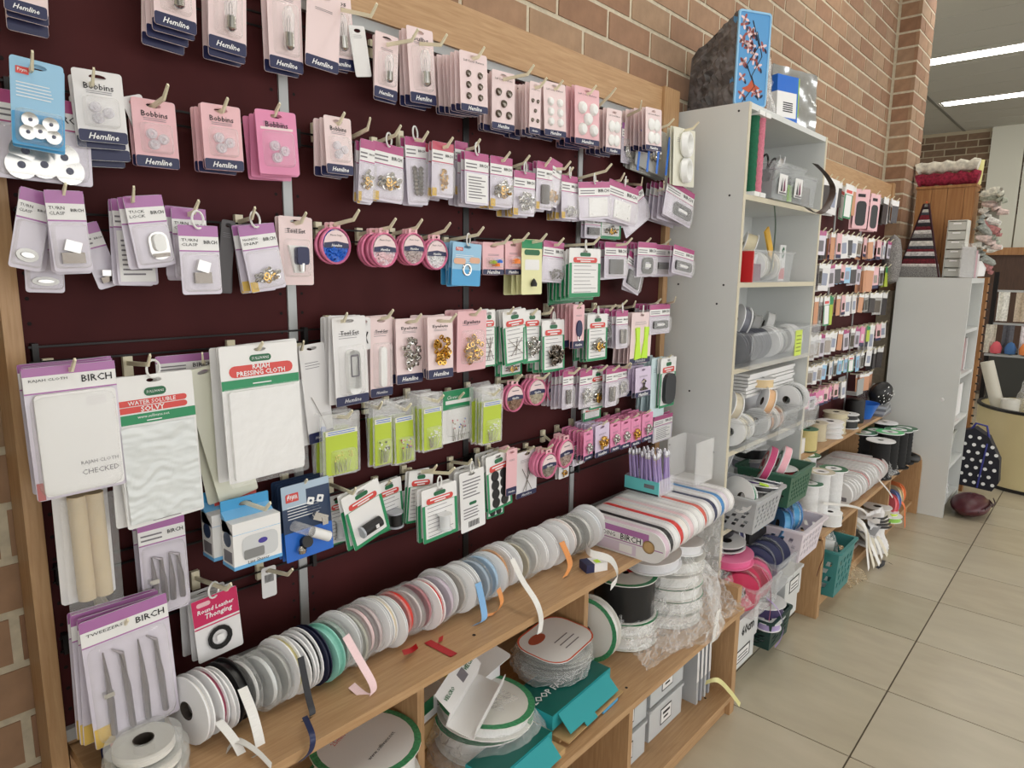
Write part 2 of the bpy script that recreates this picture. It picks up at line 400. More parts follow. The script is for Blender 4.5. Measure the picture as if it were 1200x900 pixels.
# ---- second display panel behind it
p2 = empty('display_board', (3.85, PY, .63)); tag(p2, 'dark maroon hook panel past the white cabinet, packed with small packets', 'display panel')
for i in range(4): part(p2, 'panel', (2.86+.49*i, PY, .63), (2.86+.49*i+.486, PY+.02, 1.93), M_maroon)
part(p2, 'top_beam', (2.84, PY-.02, 1.925), (4.80, WY-.002, 2.02), M_wood); part(p2, 'end_post', (4.80, PY-.03, 1.84), (4.852, WY-.002, 2.03), M_woody)
for x in (3.32, 3.82, 4.3): part(p2, 'metal_strip', (x-.009, PY-.004, .63), (x+.009, PY, 1.925), M_grey)
# ---- white cabinet at the far end
c2 = empty('low_cabinet', (4.97, .85, 0)); tag(c2, 'plain white cabinet beside the brick pier with a cloth tree on top', 'cabinet')
DX0, DX1, DY0, DY1, DZ = 4.718, 5.2, .663, 1.05, 1.455
part(c2, 'side_panel', (DX0, DY0, 0), (DX0+.02, DY1, DZ), M_whitepaint); part(c2, 'side_panel', (DX1-.02, DY0, 0), (DX1, DY1, DZ), M_whitepaint)
part(c2, 'top_panel', (DX0+.02, DY0, DZ-.03), (DX1-.02, DY1, DZ), M_whitepaint); part(c2, 'back_panel', (DX0+.02, DY1-.012, 0), (DX1-.02, DY1, DZ-.03), M_whitepaint)
for z in (.07, .30, .57, .86, 1.13): part(c2, 'shelf', (DX0+.02, DY0+.005, z), (DX1-.02, DY1-.012, z+.02), M_whitepaint)
p = at(1104, 468.5, X=DX0); obj('screw_cap', MB().lathe([(.012, 0), (.01, -.003), (0, -.004)], axis='x', n=12), M_white, c2, (p.x-4.97, p.y-.85, p.z))
# ================================================================== hanging cards: print layers, blisters and contents
M_lilac = mat('lilac_bag', (214, 207, 220), .16, spec=.7, var=.05, scale=30)
M_purple = mat('purple_header', (172, 112, 168), .25)
M_magenta = mat('magenta_header', (178, 84, 132), .25)
M_paper = mat('white_paper', (236, 235, 234), .45)
M_yellow = mat('mustard_corner', (222, 186, 96), .4)
M_ink = mat('black_ink', (30, 28, 32), .6)
M_inkg = mat('grey_ink', (120, 116, 122), .6)
M_wink = mat('white_ink', (240, 240, 240), .5)
M_red = mat('red_banner', (214, 74, 68), .4)
M_green = mat('green_border', (38, 140, 92), .4)
M_dgreen = mat('dark_green_print', (24, 100, 62), .4)
M_lime = mat('lime_card', (186, 206, 66), .3)
M_prym = mat('light_blue_card', (150, 196, 226), .35)
M_prymd = mat('dark_blue_card', (44, 62, 92), .35)
M_sky = mat('sky_blue_card', (70, 160, 214), .35)
M_teal = mat('teal_card', (36, 150, 156), .4)
M_mint = mat('mint_card', (110, 206, 206), .4)
M_chrome = mat('chrome', (206, 204, 200), .18, metal=1)
M_dmetal = mat('dark_nickel', (122, 114, 106), .2, metal=1)
M_gold = mat('brass', (216, 174, 92), .22, metal=1)
M_cond = mat('white_plastic', (238, 238, 236), .3)
M_blue = mat('blue_plastic', (44, 110, 206), .3)
M_orange = mat('orange_plastic', (236, 128, 40), .35)
M_olive = mat('olive_plastic', (160, 176, 60), .35)
M_limehot = mat('fluoro_lime', (196, 240, 60), .4)
M_kraft = mat('kraft_paper', (190, 156, 108), .7, var=.08)
M_beige = mat('beige_cloth', (206, 186, 150), .8, var=.05, scale=40)
M_mauve = mat('lavender_plastic', (178, 158, 208), .35)
M_pinkp = mat('pink_plastic', (232, 130, 168), .25)
M_redp = mat('red_plastic', (200, 36, 40), .35)
F_clear = film('clear_blister', gloss=.07, rough=.06)
F_bag = film('clear_bag', gloss=.12, rough=.1, bump=.5, scale=45)
F_crinkle = film('crinkled_cellophane', gloss=.11, rough=.05, bump=1.0, scale=38)

def layer(k): return -(.0006+.00035*k)
class Ctx:
    """one hook's worth of alike cards: meshes are shared between them"""
    def __init__(s): s.c = {}
    def P(s, root, name, key, fn, m, loc=(0, 0, 0), rot=(0, 0, 0), smooth=False, scale=(1, 1, 1)):
        if key not in s.c:
            mb = fn(); me = mb.mesh(name, smooth) if isinstance(mb, MB) else mb
            for mm in (m if isinstance(m, (list, tuple)) else [m]): me.materials.append(mm)
            s.c[key] = me
        return obj(name, s.c[key], None, root, loc, rot, scale)
    def rect(s, root, name, x0, z0, x1, z1, k, m, r=0):
        return s.P(root, name, (name, x0, z0, x1, z1, k), lambda: MB().plate(rrect(x0, z0, x1, z1, r), layer(k)), m)
    def lines(s, root, x0, x1, z0, z1, n, k, m=None, th=.35):
        def fn():
            mb = MB(); d = (z1-z0)/n; rr = random.Random(n)
            for i in range(n):
                z = z1-d*(i+.5); mb.plate(rrect(x0, z-d*th/2, x0+(x1-x0)*rr.uniform(.7, 1), z+d*th/2, 0), layer(k))
            return mb
        return s.P(root, 'print_lines', ('ln', x0, x1, z0, z1, n), fn, m or M_inkg)
    def blister(s, root, x0, z0, x1, z1, d, m=None):
        def fn():
            mb = MB(); i = min((x1-x0), (z1-z0))*.12
            loops = [(0, layer(1)), (i*.15, layer(1)-d*.6), (i*.5, layer(1)-d*.92), (i, layer(1)-d)]
            vs = []; n = 0
            for off, y in loops:
                o = rrect(x0+off, z0+off, x1-off, z1-off, i, 2); n = len(o); vs += [(p[0], y, p[1]) for p in o]
            fs = [(a*n+b, a*n+(b+1) % n, (a+1)*n+(b+1) % n, (a+1)*n+b) for a in range(3) for b in range(n)]
            fs.append(tuple(3*n+b for b in range(n)))
            return mb.add(vs, fs)
        return s.P(root, 'blister', ('bl', x0, z0, x1, z1), fn, m or F_clear, smooth=True)
    def domes(s, root, pts, r, m, name='button', flat=.45):
        for x, z in pts:
            s.P(root, name, ('dome', r, m.name), lambda: MB().lathe([(r, 0), (r*.95, r*flat*.4), (r*.7, r*flat*.8), (.0001, r*flat)], axis='z', n=12), m, (x, layer(1), z), (math.pi/2, 0, 0), True)
    def pile(s, root, cx, cz, w, h, n, r, m, name='eyelets', seed=1):
        def fn():
            mb = MB(); rr = random.Random(seed)
            for i in range(int(n*1.5)):
                a = rr.uniform(0, 6.28); q = rr.random()**.5
                M = Matrix.Rotation(rr.uniform(-.9, .9), 3, 'X')@Matrix.Rotation(rr.uniform(-.9, .9), 3, 'Y')
                mb.lathe([(r*.55, -r*.25), (r, -r*.2), (r, r*.2), (r*.55, r*.25)], (cx+math.cos(a)*q*w/2, layer(2)-r*.9*rr.uniform(.6, 1.6), cz+math.sin(a)*q*h/2), 'y', 8, False, M)
            return mb
        o = s.P(root, name, ('pile', cx, cz, name), fn, m, smooth=True); o['kind'] = 'stuff'; return o
    def ring(s, root, x, z, R, r, m=None, y=-.002, name='hang_ring', tilt=.5):
        return s.P(root, name, ('ring', R, r), lambda: MB().lathe([(R+r*math.cos(a*1.0472), r*math.sin(a*1.0472)) for a in range(7)], n=14, cap=False, axis='y'), m or M_cond, (x, y, z), (0, 0, tilt), True)

def dir_lay(C, root, w, h, n): pass
def c_content(C, root, kind, cx, cz, w, h, seed=0):
    """the thing sold on the card, inside the given box"""
    P = C.P; y = layer(1)
    if kind == 'bobbins':
        r = min(w, h)*.2
        for x, z in ((-.22, .15), (.2, -.02), (-.15, -.26)):
            P(root, 'bobbin', 'bob', lambda: MB().lathe([(r*.3, 0), (r, .0005), (r, .002), (r*.45, .003), (r*.45, .005), (r, .006), (r, .0075), (r*.3, .008)], axis='z', n=14), film('clear_bobbin', (236, 232, 240), gloss=.25, rough=.06), (cx+x*w, y-.001, cz+z*h), (math.pi/2, 0, 0), True)
            C.ring(root, cx+x*w, cz+z*h, r*.93, r*.07, film('clear_bobbin'), y-.008, 'bobbin_rim', 0); C.ring(root, cx+x*w, cz+z*h, r*.4, r*.08, film('clear_bobbin'), y-.0085, 'bobbin_hub', 0)
    elif kind == 'metal_bobbins':
        r = w*.2
        for x, z in ((-.24, .2), (.24, .16), (-.02, -.12), (.3, -.22), (-.3, -.2)):
            P(root, 'bobbin', 'mb', lambda: MB().lathe([(r*.25, .0), (r*.3, .002), (r, .001), (r, .008), (r*.3, .009)], axis='z', n=16), M_chrome, (cx+x*w, y, cz+z*h), (math.pi/2, 0, 0), True)
            P(root, 'bobbin_hole', 'mbh', lambda: MB().plate(disc(0, 0, r*.26), -.0002), M_navy, (cx+x*w, y-.0095, cz+z*h))
    elif kind == 'bulb':
        r = w*.26
        P(root, 'bulb_glass', 'bg', lambda: MB().lathe([(.0001, h*.5), (r*.6, h*.46), (r, h*.3), (r*.95, h*.1), (r*.8, -h*.12)], n=12, cap=False), film('bulb_glass', gloss=.2), (cx, y-r, cz), smooth=True)
        P(root, 'bulb_cap', 'bc', lambda: MB().lathe([(r*.8, -h*.1), (r*.85, -h*.42), (r*.5, -h*.48), (.0001, -h*.5)], n=12), M_chrome, (cx, y-r, cz), smooth=True)
        P(root, 'filament', 'bf', lambda: MB().tube([(-r*.2, 0, -h*.1), (-r*.25, 0, h*.2), (0, 0, h*.28), (r*.25, 0, h*.2), (r*.2, 0, -h*.1)], .0006, 4), M_dmetal, (cx, y-r, cz))
    elif kind == 'domes6' or kind == 'wdomes6':
        m = M_dmetal if kind == 'domes6' else M_cond
        C.domes(root, [(cx+a*w*.25, cz+b*h*.3) for a in (-1, 1) for b in (-1, 0, 1)], min(w, h)*(.1 if m is M_dmetal else .14), m, flat=.8)
    elif kind in ('domes5', 'wdomes5'):
        m = M_dmetal if kind == 'domes5' else M_cond
        C.domes(root, [(cx+a*w*.27, cz+b*h*.3) for a in (-1, 1) for b in (-1, 1)]+[(cx, cz)], min(w, h)*(.14 if m is M_dmetal else .18), m, flat=.8)
    elif kind == 'wdomes4': C.domes(root, [(cx+a*w*.2, cz+b*h*.25) for a in (-1, 1) for b in (-1, 1)], min(w, h)*.24, M_cond)
    elif kind == 'clasp':
        P(root, 'clasp_plate', 'cp', lambda: MB().box((0, 0, -.08*h), (w*.85, .006, h*.4)), M_dmetal, (cx, y-.004, cz-.12*h), smooth=True)
        P(root, 'clasp_hinge', 'ch', lambda: MB().box((0, 0, 0), (w*.6, .01, h*.4), M=Matrix.Rotation(.3, 3, 'Y')), M_chrome, (cx, y-.006, cz+.22*h))
    elif kind == 'oval':
        C.P(root, 'oval_clasp', 'oc', lambda: MB().plate(disc(0, 0, w*.5, h*.3, 18), -.004, 0, [disc(0, 0, w*.33, h*.14, 18)]), M_cond, (cx, y, cz))
        C.P(root, 'clasp_bar', 'ob', lambda: MB().plate(disc(0, 0, w*.3, h*.12, 18), -.006, 0), M_chrome, (cx, y, cz))
    elif kind == 'lock':
        C.P(root, 'lock_case', 'lc', lambda: MB().plate(rrect(-w*.4, -h*.5, w*.4, h*.5, w*.35), -.006, 0), M_gold if seed else M_chrome, (cx, y, cz))
        C.P(root, 'lock_tongue', 'lt', lambda: MB().plate(rrect(-w*.24, -h*.2, w*.24, h*.42, w*.2), -.011, -.006), M_cond, (cx, y, cz))
        C.P(root, 'lock_bar', 'lb', lambda: MB().box((0, -.008, -h*.34), (w*.6, .006, h*.14)), M_dmetal, (cx, y, cz))
    elif kind == 'buckle':
        C.P(root, 'buckle', 'bk', lambda: MB().plate(rrect(-w/2, -h/2, w/2, h/2, h*.3), -.006, 0, [rrect(-w*.3, -h*.22, w*.3, h*.22, h*.1)]), M_black, (cx, y, cz))
        C.P(root, 'buckle_bar', 'bb', lambda: MB().box((0, -.004, 0), (w*.5, .004, h*.22)), M_cond if seed else M_dmetal, (cx, y, cz))
    elif kind == 'black_block':
        C.P(root, 'webbing', 'wb', lambda: MB().plate(rrect(-w/2, -h/2, w/2, h/2, .002), -.005, 0), mat('dark_webbing', (48, 46, 48), .8), (cx, y, cz))
    elif kind == 'brown_block':
        C.P(root, 'braid', 'bd', lambda: MB().plate(rrect(-w/2, -h/2, w/2, h/2, .004), -.006, 0), mat('dark_braid', (62, 50, 44), .8, var=.5, scale=300), (cx, y, cz))
    elif kind == 'white_sheet':
        C.P(root, 'insert_sheet', 'ws', lambda: MB().plate(rrect(-w/2, -h/2, w/2, h/2, .002), -.002, 0), M_paper, (cx, y, cz))
        C.domes(root, [(cx+a*w*.35, cz+b*h*.35) for a in (-1, 1) for b in (-1, 1)], w*.06, M_chrome, 'snap')
    elif kind in ('eyelets', 'geyelets'):
        C.pile(root, cx, cz, w, h, 26, min(w, h)*.13, M_gold if kind[0] == 'g' else M_chrome, seed=seed+3)
    elif kind == 'deyelets': C.pile(root, cx, cz, w, h, 24, min(w, h)*.15, M_dmetal, seed=seed+3)
    elif kind == 'mixed': C.pile(root, cx, cz, w*.6, h*.6, 5, min(w, h)*.17, M_gold, 'brass_pieces', seed+2); C.pile(root, cx, cz+.001, w, h, 16, min(w, h)*.15, M_chrome, 'steel_pieces', seed+7)
    elif kind == 'snaptool':
        C.P(root, 'tool_bar', 'tb', lambda: MB().plate(rrect(-w*.22, -h*.5, w*.22, h*.5, w*.2), -.008, 0), M_cond, (cx, y, cz))
        C.domes(root, [(cx, cz+h*.34), (cx, cz-h*.34)], w*.17, M_chrome, 'press_cap')
    elif kind == 'tool':
        C.P(root, 'tool_body', 'tb', lambda: MB().plate(rrect(-w*.3, -h*.5, w*.3, h*.5, w*.25), -.012, 0), M_cond, (cx, y, cz))
        C.P(root, 'tool_slot', 'ts', lambda: MB().plate(rrect(-w*.2, -h*.1, w*.2, h*.4, w*.05), -.0135, -.012, [rrect(-w*.16, -h*.07, w*.16, h*.36, w*.04)]), M_inkg, (cx, y, cz))
    elif kind == 'punch':
        C.P(root, 'tool_tray', 'tt', lambda: MB().plate([(-w*.5, h*.5), (-w*.2, -h*.5), (w*.25, -h*.5), (w*.5, h*.5)][::-1], -.006, 0), M_cond, (cx, y, cz))
        C.P(root, 'tool_head', 'th', lambda: MB().plate(rrect(-w*.25, -h*.2, w*.38, h*.45, w*.15), -.018, -.006), M_navy, (cx, y, cz))
        C.P(root, 'tool_punch', 'tp', lambda: MB().lathe([(w*.14, -h*.45), (w*.18, -h*.15)], n=10), M_chrome, (cx+w*.05, y-.012, cz))
    elif kind == 'reel':
        C.P(root, 'thread_reel', 're', lambda: MB().lathe([(w*.3, -h*.42), (w*.3, h*.42)], n=16), M_black, (cx, y-w*.2, cz), (0, math.pi/2, 0), True)
        C.P(root, 'reel_end', 'rn', lambda: MB().lathe([(w*.1, -h*.5), (w*.33, -h*.5), (w*.33, -h*.42), (w*.1, -h*.38)], n=16), mat('grey_plastic', (176, 180, 188), .3), (cx, y-w*.2, cz), (0, math.pi/2, 0), True)
        C.P(root, 'price_sticker', 'rs', lambda: MB().box((0, 0, 0), (h*.14, .001, w*.2)), M_paper, (cx+h*.12, y-w*.51, cz))
    elif kind == 'clear_reel':
        C.P(root, 'thread_reel', 're', lambda: MB().lathe([(w*.5, -h*.5), (w*.5, -h*.42), (w*.36, -h*.38), (w*.36, h*.38), (w*.5, h*.42), (w*.5, h*.5)], n=16), mat('pale_thread', (222, 224, 226), .2), (cx, y-w*.4, cz), smooth=True)
    elif kind == 'black_reel':
        C.P(root, 'thread_reel', 're', lambda: MB().lathe([(w*.42, -h*.36), (w*.42, h*.36)], n=16), M_black, (cx, y-w*.4, cz), smooth=True)
        for s in (-.43, .43): C.P(root, 'reel_flange', 'rf', lambda: MB().lathe([(w*.5, -h*.05), (w*.5, h*.05)], n=16), mat('grey_plastic', (176, 180, 188), .3), (cx, y-w*.4, cz+s*h), smooth=True)
    elif kind == 'thimbles':
        for (x, z, m) in ((-.2, .05, M_olive), (.25, .15, M_blue), (.05, -.25, M_orange)):
            C.P(root, 'thimble', ('thm', m.name), lambda: MB().lathe([(w*.22, -h*.2), (w*.2, h*.05), (w*.14, h*.18), (.0001, h*.22)], n=12), m, (cx+x*w, y-w*.18, cz+z*h), smooth=True)
    elif kind == 'thimble1':
        C.P(root, 'thimble', 'thm', lambda: MB().lathe([(w*.3, -h*.3), (w*.28, h*.05), (w*.18, h*.2), (.0001, h*.25)], n=12), M_orange, (cx, y-w*.25, cz+.1*h), smooth=True)
    elif kind == 'black_drop':
        C.P(root, 'finger_guard', 'fg', lambda: MB().lathe([(w*.3, -h*.35), (w*.34, -h*.1), (w*.2, h*.2), (.0001, h*.4)], n=12), M_black, (cx, y-w*.25, cz), smooth=True)
    elif kind == 'pins':
        rr = random.Random(seed+5); hm = [[mat('pin_gold', (226, 214, 90), .3)], [M_cond, M_black], [M_redp, M_blue, M_cond, mat('pin_pink', (232, 140, 160), .3), M_gold], [M_cond]][seed % 4]
        def fn():
            mb = MB(); r2 = random.Random(seed+9)
            for i in range(18):
                x = r2.uniform(-.42, .42)*w; mb.tube([(x, -.002-.003*r2.random(), h*.1*r2.uniform(-1, 1)), (x*.7+r2.uniform(-.1, .1)*w, -.002, -h*.5)], .0005, 3)
            return mb
        o = C.P(root, 'pin_shafts', 'pn', fn, M_chrome, (cx, y, cz)); o['kind'] = 'stuff'
        for j, m in enumerate(hm):
            def fh():
                mb = MB(); r2 = random.Random(seed+20+j)
                for i in range(max(4, 16//len(hm))): mb.lathe([(.0001, -.0022), (.0022, 0), (.0001, .0022)], (r2.uniform(-.42, .42)*w, -.004, h*r2.uniform(.0, .4)), n=6)
                return mb
            o = C.P(root, 'pin_heads', ('ph', j), fh, m, (cx, y, cz), smooth=True); o['kind'] = 'stuff'
    elif kind == 'dots8':
        for a in (-1, 1):
            for b in range(4): C.P(root, 'felt_dot', 'fd', lambda: MB().plate(disc(0, 0, w*.2), -.0015, 0), M_black, (cx+a*w*.24, y, cz+h*(.37-.245*b)))
    elif kind == 'needles':
        for a in (-.5, .45, .1): C.P(root, 'needle', ('nd', a), lambda: MB().tube([(a*w, 0, h*.5), (-a*w*.9, -.001, -h*.5)], .0007, 4), M_dmetal, (cx, y-.001, cz))
    elif kind == 'single_needle':
        C.P(root, 'needle', 'nd', lambda: MB().tube([(-w*.3, 0, h*.5), (w*.1, -.001, 0), (w*.25, -.001, -h*.25)], .0006, 4), M_dmetal, (cx, y-.001, cz))
        C.P(root, 'threader', 'nt', lambda: MB().plate(rrect(-w*.12, -h*.5, w*.12, -h*.22, w*.1), -.003, 0), M_blue, (cx+.1*w, y, cz))
    elif kind == 'coil':
        for k in range(4): C.ring(root, cx, cz, w*(.33+.045*k), w*.03, M_black, y-.002-.0012*(k % 2), 'cord_coil', 0)
        C.P(root, 'price_sticker', 'st', lambda: MB().plate(rrect(-w*.14, -w*.14, w*.14, w*.14, 0), -.0045), M_paper, (cx, y, cz))
    elif kind == 'tweezers':
        for k in range(4):
            x = cx+w*(-.4+.265*k)
            C.P(root, 'tweezers', ('tz', k % 2), lambda: MB().tube([(0, 0, h*.5), (.0015, 0, h*.2), (.002, 0, -h*.1), (.001, 0, -h*.5)] if k % 2 == 0 else [(-.012, 0, h*.5), (0, 0, h*.42), (.002, 0, 0), (.003, 0, -h*.5)], [.0012, .0035, .0055, .005], 6, .9), mat('dull_steel', (150, 142, 146), .35, metal=.85), (x, y-.004, cz))
        C.P(root, 'clamp_band', 'tcb', lambda: MB().box((0, 0, 0), (.014, .011, .007)), M_chrome, (cx-w*.4, y-.004, cz+.0))
    elif kind == 'rings':
        for k in range(3): C.ring(root, cx+(k-1)*w*.1, cz+(k % 2)*h*.05, w*.3, w*.045, M_chrome, y-.003-.002*k, 'metal_ring', .1)
    elif kind == 'wrings':
        for b in (-.25, .25):
            for k in range(3): C.ring(root, cx+k*.004-.004, cz+b*h, min(w*.44, h*.21), w*.05, M_cond, y-.004-.004*k, 'plastic_ring', .2)
    elif kind == 'snap_hook':
        C.P(root, 'snap_hook', 'sh', lambda: MB().tube([(0, 0, -h*.5), (0, 0, 0), (-w*.18, 0, h*.2), (0, 0, h*.45), (w*.18, 0, h*.25), (w*.05, 0, .05*h)], w*.055, 6), M_dmetal, (cx, y-.003, cz), smooth=True)
        C.P(root, 'hook_base', 'hb', lambda: MB().tube([(-w*.35, 0, -h*.5), (0, 0, -h*.25), (w*.35, 0, -h*.5), (-w*.35, 0, -h*.5)], w*.05, 6), M_dmetal, (cx, y-.003, cz), smooth=True)
    elif kind == 'beads':
        for k in (-1, 1):
            C.P(root, 'bead_strand', 'bs', lambda: MB().lathe([(.0001, -h*.5)]+[(w*(.1+.06*(i % 2)), -h*.45+h*.9*i/14) for i in range(15)]+[(.0001, h*.5)], n=7), M_dmetal, (cx+k*w*.18, y-.004, cz), (0, .05*k, 0), True)
    elif kind == 'cross':
        for k in (-1, 1): C.P(root, 'wire_clip', ('xc', k), lambda: MB().tube([(-w*.3*k, 0, h*.4), (w*.3*k, 0, -h*.4)], .0012, 5), M_black, (cx, y-.002, cz))
    elif kind == 'guard':
        C.P(root, 'oval_seal', 'os', lambda: MB().plate(disc(0, 0, w*.4, h*.45, 16), -.004, 0), M_navy, (cx, y, cz))
        C.P(root, 'seal_loop', 'ol', lambda: MB().plate(disc(0, 0, w*.25, h*.18, 12), -.003, 0, [disc(0, 0, w*.16, h*.1, 12)]), M_chrome, (cx, y, cz-.5*h))
    elif kind == 'zip_lime':
        for k in (-1, 1): C.P(root, 'zip_pull', 'zp', lambda: MB().plate([(-w*.18, -h*.5), (w*.18, -h*.5), (w*.1, h*.1), (w*.12, h*.5), (-w*.12, h*.5), (-w*.08, h*.1)], -.004, 0), M_limehot, (cx+k*w*.24, y, cz), (0, .08*k, 0))
    elif kind == 'black_file':
        C.P(root, 'black_case', 'bc', lambda: MB().plate(rrect(-w*.38, -h*.5, w*.38, h*.5, w*.3), -.012, 0), mat('charcoal_plastic', (44, 46, 50), .35), (cx, y, cz))

def t_(root, s, m, cx, cz, w, k=3, maxh=None, **kw): return text(s, root, m, cx, layer(k), cz, w, maxh, **kw)
def slot(w, h):   # hang hole
    return disc(0, -.0085, min(.011, w*.22), .0035, 10)
# ---- card designs: board outline, then printed parts; front=False keeps only what shows from the side of a stack
def k_hem(C, r, w, h, front, o):
    b = min(.02, h*.17)
    C.rect(r, 'foot_band', -w/2+.0004, -h+.0004, w/2-.0004, -h+b, 1, M_navy, .003)
    if not front: return
    t_(r, 'Hemline', M_wink, 0, -h+b*.5, w*.62, 3, b*.7, shear=.35, bold=.02)
    if o.get('title'): t_(r, o['title'], M_ink, 0, -.021, w*.6, 2, .008, bold=.01)
    C.lines(r, -w*.26, w*.26, -.031, -.026, 2, 2, th=.28)
    if o.get('item'):
        z0, z1 = -h+b+.004, -.034
        if o.get('blister', 1): C.blister(r, -w*.36, z0, w*.36, z1, .012)
        c_content(C, r, o['item'], 0, (z0+z1)/2, w*.62, (z1-z0)*.85, o.get('seed', 0))
def k_hemdots(C, r, w, h, front, o):
    b = min(.014, h*.14)
    C.rect(r, 'foot_band', -w/2+.0004, -h+.0004, w/2-.0004, -h+b, 1, M_navy, .003)
    if not front: return
    t_(r, 'Hemline', M_wink, 0, -h+b*.5, w*.5, 3, b*.6, shear=.35, bold=.02)
    t_(r, 'Self Cover Buttons', M_ink, 0, -.017, w*.75, 2, .004)
    c_content(C, r, o['item'], 0, -h*.55, w*.85, h*.62)
def k_birch(C, r, w, h, front, o):
    hm = o.get('head', M_purple); hh = o.get('hh', min(.017, h*.16)); hw = min(.022, h*.2)
    C.rect(r, 'header', -w/2+.0003, -hh, w/2-.0003, -.0003, 1, hm)
    C.rect(r, 'title_strip', -w/2+.0003, -hh-hw, w/2-.0003, -hh, 1, M_paper)
    C.rect(r, 'header_line', -w/2+.0003, -hh-hw-.002, w/2-.0003, -hh-hw, 1, hm)
    if o.get('corner'): C.rect(r, 'corner_mark', -w/2+.001, -h+.001, -w/2+w*.22, -h+h*.16, 2, M_yellow)
    if not front: return
    t_(r, 'BIRCH', M_ink, w*.28, -hh-hw*.4, w*.34, 3, hw*.45, bold=.01)
    if o.get('title'):
        tt = o['title'].split('|')
        for i, s in enumerate(tt): t_(r, s, M_ink, -w*.24, -hh-hw*(.28+.32*i), w*.4, 3, hw*.2)
    else: C.lines(r, -w*.45, w*.0, -hh-hw*.85, -hh-hw*.2, 2, 2)
    if o.get('back'):
        C.rect(r, 'paper_insert', -w*.44, -h*.96, w*.44, -hh-hw-.006, 2, M_paper); C.lines(r, -w*.36, w*.36, -h*.9, -h*.45, 8, 3)
        return
    z0, z1 = -h+.004, -hh-hw-.004
    if o.get('item'):
        ih = o.get('ih', .7); iw = o.get('iw', .7); oz = o.get('oz', 0)
        c_content(C, r, o['item'], o.get('ox', 0)*w, (z0+z1)/2+oz*(z1-z0), w*iw, (z1-z0)*ih, o.get('seed', 0))
    if w > .035: C.blister(r, -w*.46, z0, w*.46, z1, .012, F_clear)
def k_sull(C, r, w, h, front, o):
    hd = h*.3
    C.P(r, 'green_frame', 'gf', lambda: MB().plate(rrect(-w/2+.0003, -h+.0003, w/2-.0003, -hd, .002), layer(1), None, [rrect(-w*.42, -h+w*.08, w*.42, -hd-.001, .001)]), M_green)
    if not front: return
    C.rect(r, 'brand_oval', -w*.17, -hd*.55, w*.17, -hd*.3, 2, M_dgreen, .01)
    C.rect(r, 'red_banner', -w*.38, -hd*.98, w*.38, -hd*.62, 2, M_red, .006)
    C.P(r, 'banner_print', 'bp', lambda: MB().plate(rrect(-w*.28, -hd*.78, w*.28, -hd*.7, 0), layer(3)).plate(rrect(-w*.16, -hd*.92, w*.16, -hd*.85, 0), layer(3)), M_wink)
    if o.get('paper', 1): C.lines(r, -w*.36, w*.36, -h*.93, -hd*1.08, 8, 2, th=.12)
    if o.get('item'): c_content(C, r, o['item'], 0, -h*o.get('iz', .68), w*o.get('iw', .6), h*o.get('ih', .4), o.get('seed', 0))
def k_plainback(C, r, w, h, front, o):
    if not front: return
    C.lines(r, -w*.38, w*.38, -h*.45, -h*.12, 6, 1); C.lines(r, -w*.38, w*.38, -h*.8, -h*.6, 4, 1)
    C.rect(r, 'brand_oval', -w*.15, -h*.57, w*.15, -h*.52, 2, M_dgreen, .01)
    C.P(r, 'barcode', 'bc', lambda: [mb := MB(), [mb.plate(rrect(-w*.2+i*w*.05, -h*.94, -w*.2+i*w*.05+w*.025, -h*.84, 0), layer(2)) for i in range(9)]][0], M_ink)
def k_pins(C, r, w, h, front, o):
    hd = h*.26
    C.rect(r, 'lime_insert', -w*.42, -h*.97, w*.42, -hd, 1, M_lime)
    if not front: return
    C.rect(r, 'insert_print', -w*.42, -hd*1.3, w*.42, -hd, 2, mat('pin_print', (228, 228, 214), .4)); C.lines(r, -w*.36, w*.36, -hd*1.28, -hd*1.03, 2, 3, M_blue)
    C.blister(r, -w*.3, -h*.95, w*.36, -h*.58, .01); c_content(C, r, 'pins', 0.02*w, -h*.76, w*.6, h*.36, o.get('seed', 0))
def k_blank(C, r, w, h, front, o):
    if not front: return
    if o.get('title'): t_(r, o['title'], M_ink, 0, -h*.12-.01, w*.55, 2, .01, bold=.01)
    if not o.get('plain'): C.lines(r, -w*.33, w*.33, -h*.25, -h*.17, 3, 1, th=.2)
    if o.get('navyfoot'):
        C.rect(r, 'foot_band', -w/2+.0004, -h+.0004, w/2-.0004, -h+h*.11, 1, M_navy, .003); t_(r, 'Hemline', M_wink, 0, -h+h*.055, w*.5, 3, h*.06, shear=.35)
    if o.get('item'):
        if o.get('blister', 1): C.blister(r, -w*.38, -h*.88, w*.38, -h*.32, .012)
        c_content(C, r, o['item'], 0, -h*o.get('iz', .62), w*o.get('iw', .55), h*o.get('ih', .45), o.get('seed', 0))
def k_prymblue(C, r, w, h, front, o):
    C.rect(r, 'lower_print', -w/2+.0004, -h+.0004, w/2-.0004, -h*.62, 1, o.get('low', M_sky), .002)
    if not front: return
    C.rect(r, 'brand_patch', -w*.4, -h*.19, -w*.16, -h*.11, 2, M_red); t_(r, 'Prym', M_wink, -w*.28, -h*.15, w*.18, 3, bold=.02)
    C.lines(r, -w*.4, w*.3, -h*.46, -h*.27, 5, 2, M_wink, .28)
    if o.get('item'): C.blister(r, -w*.44, -h*.97, w*.44, -h*.58, .014); c_content(C, r, o['item'], o.get('ox', 0)*w, -h*.78, w*.8, h*.36)
KIND = dict(hem=k_hem, hemdots=k_hemdots, birch=k_birch, sull=k_sull, back=k_plainback, pins=k_pins, blank=k_blank, prym=k_prymblue)
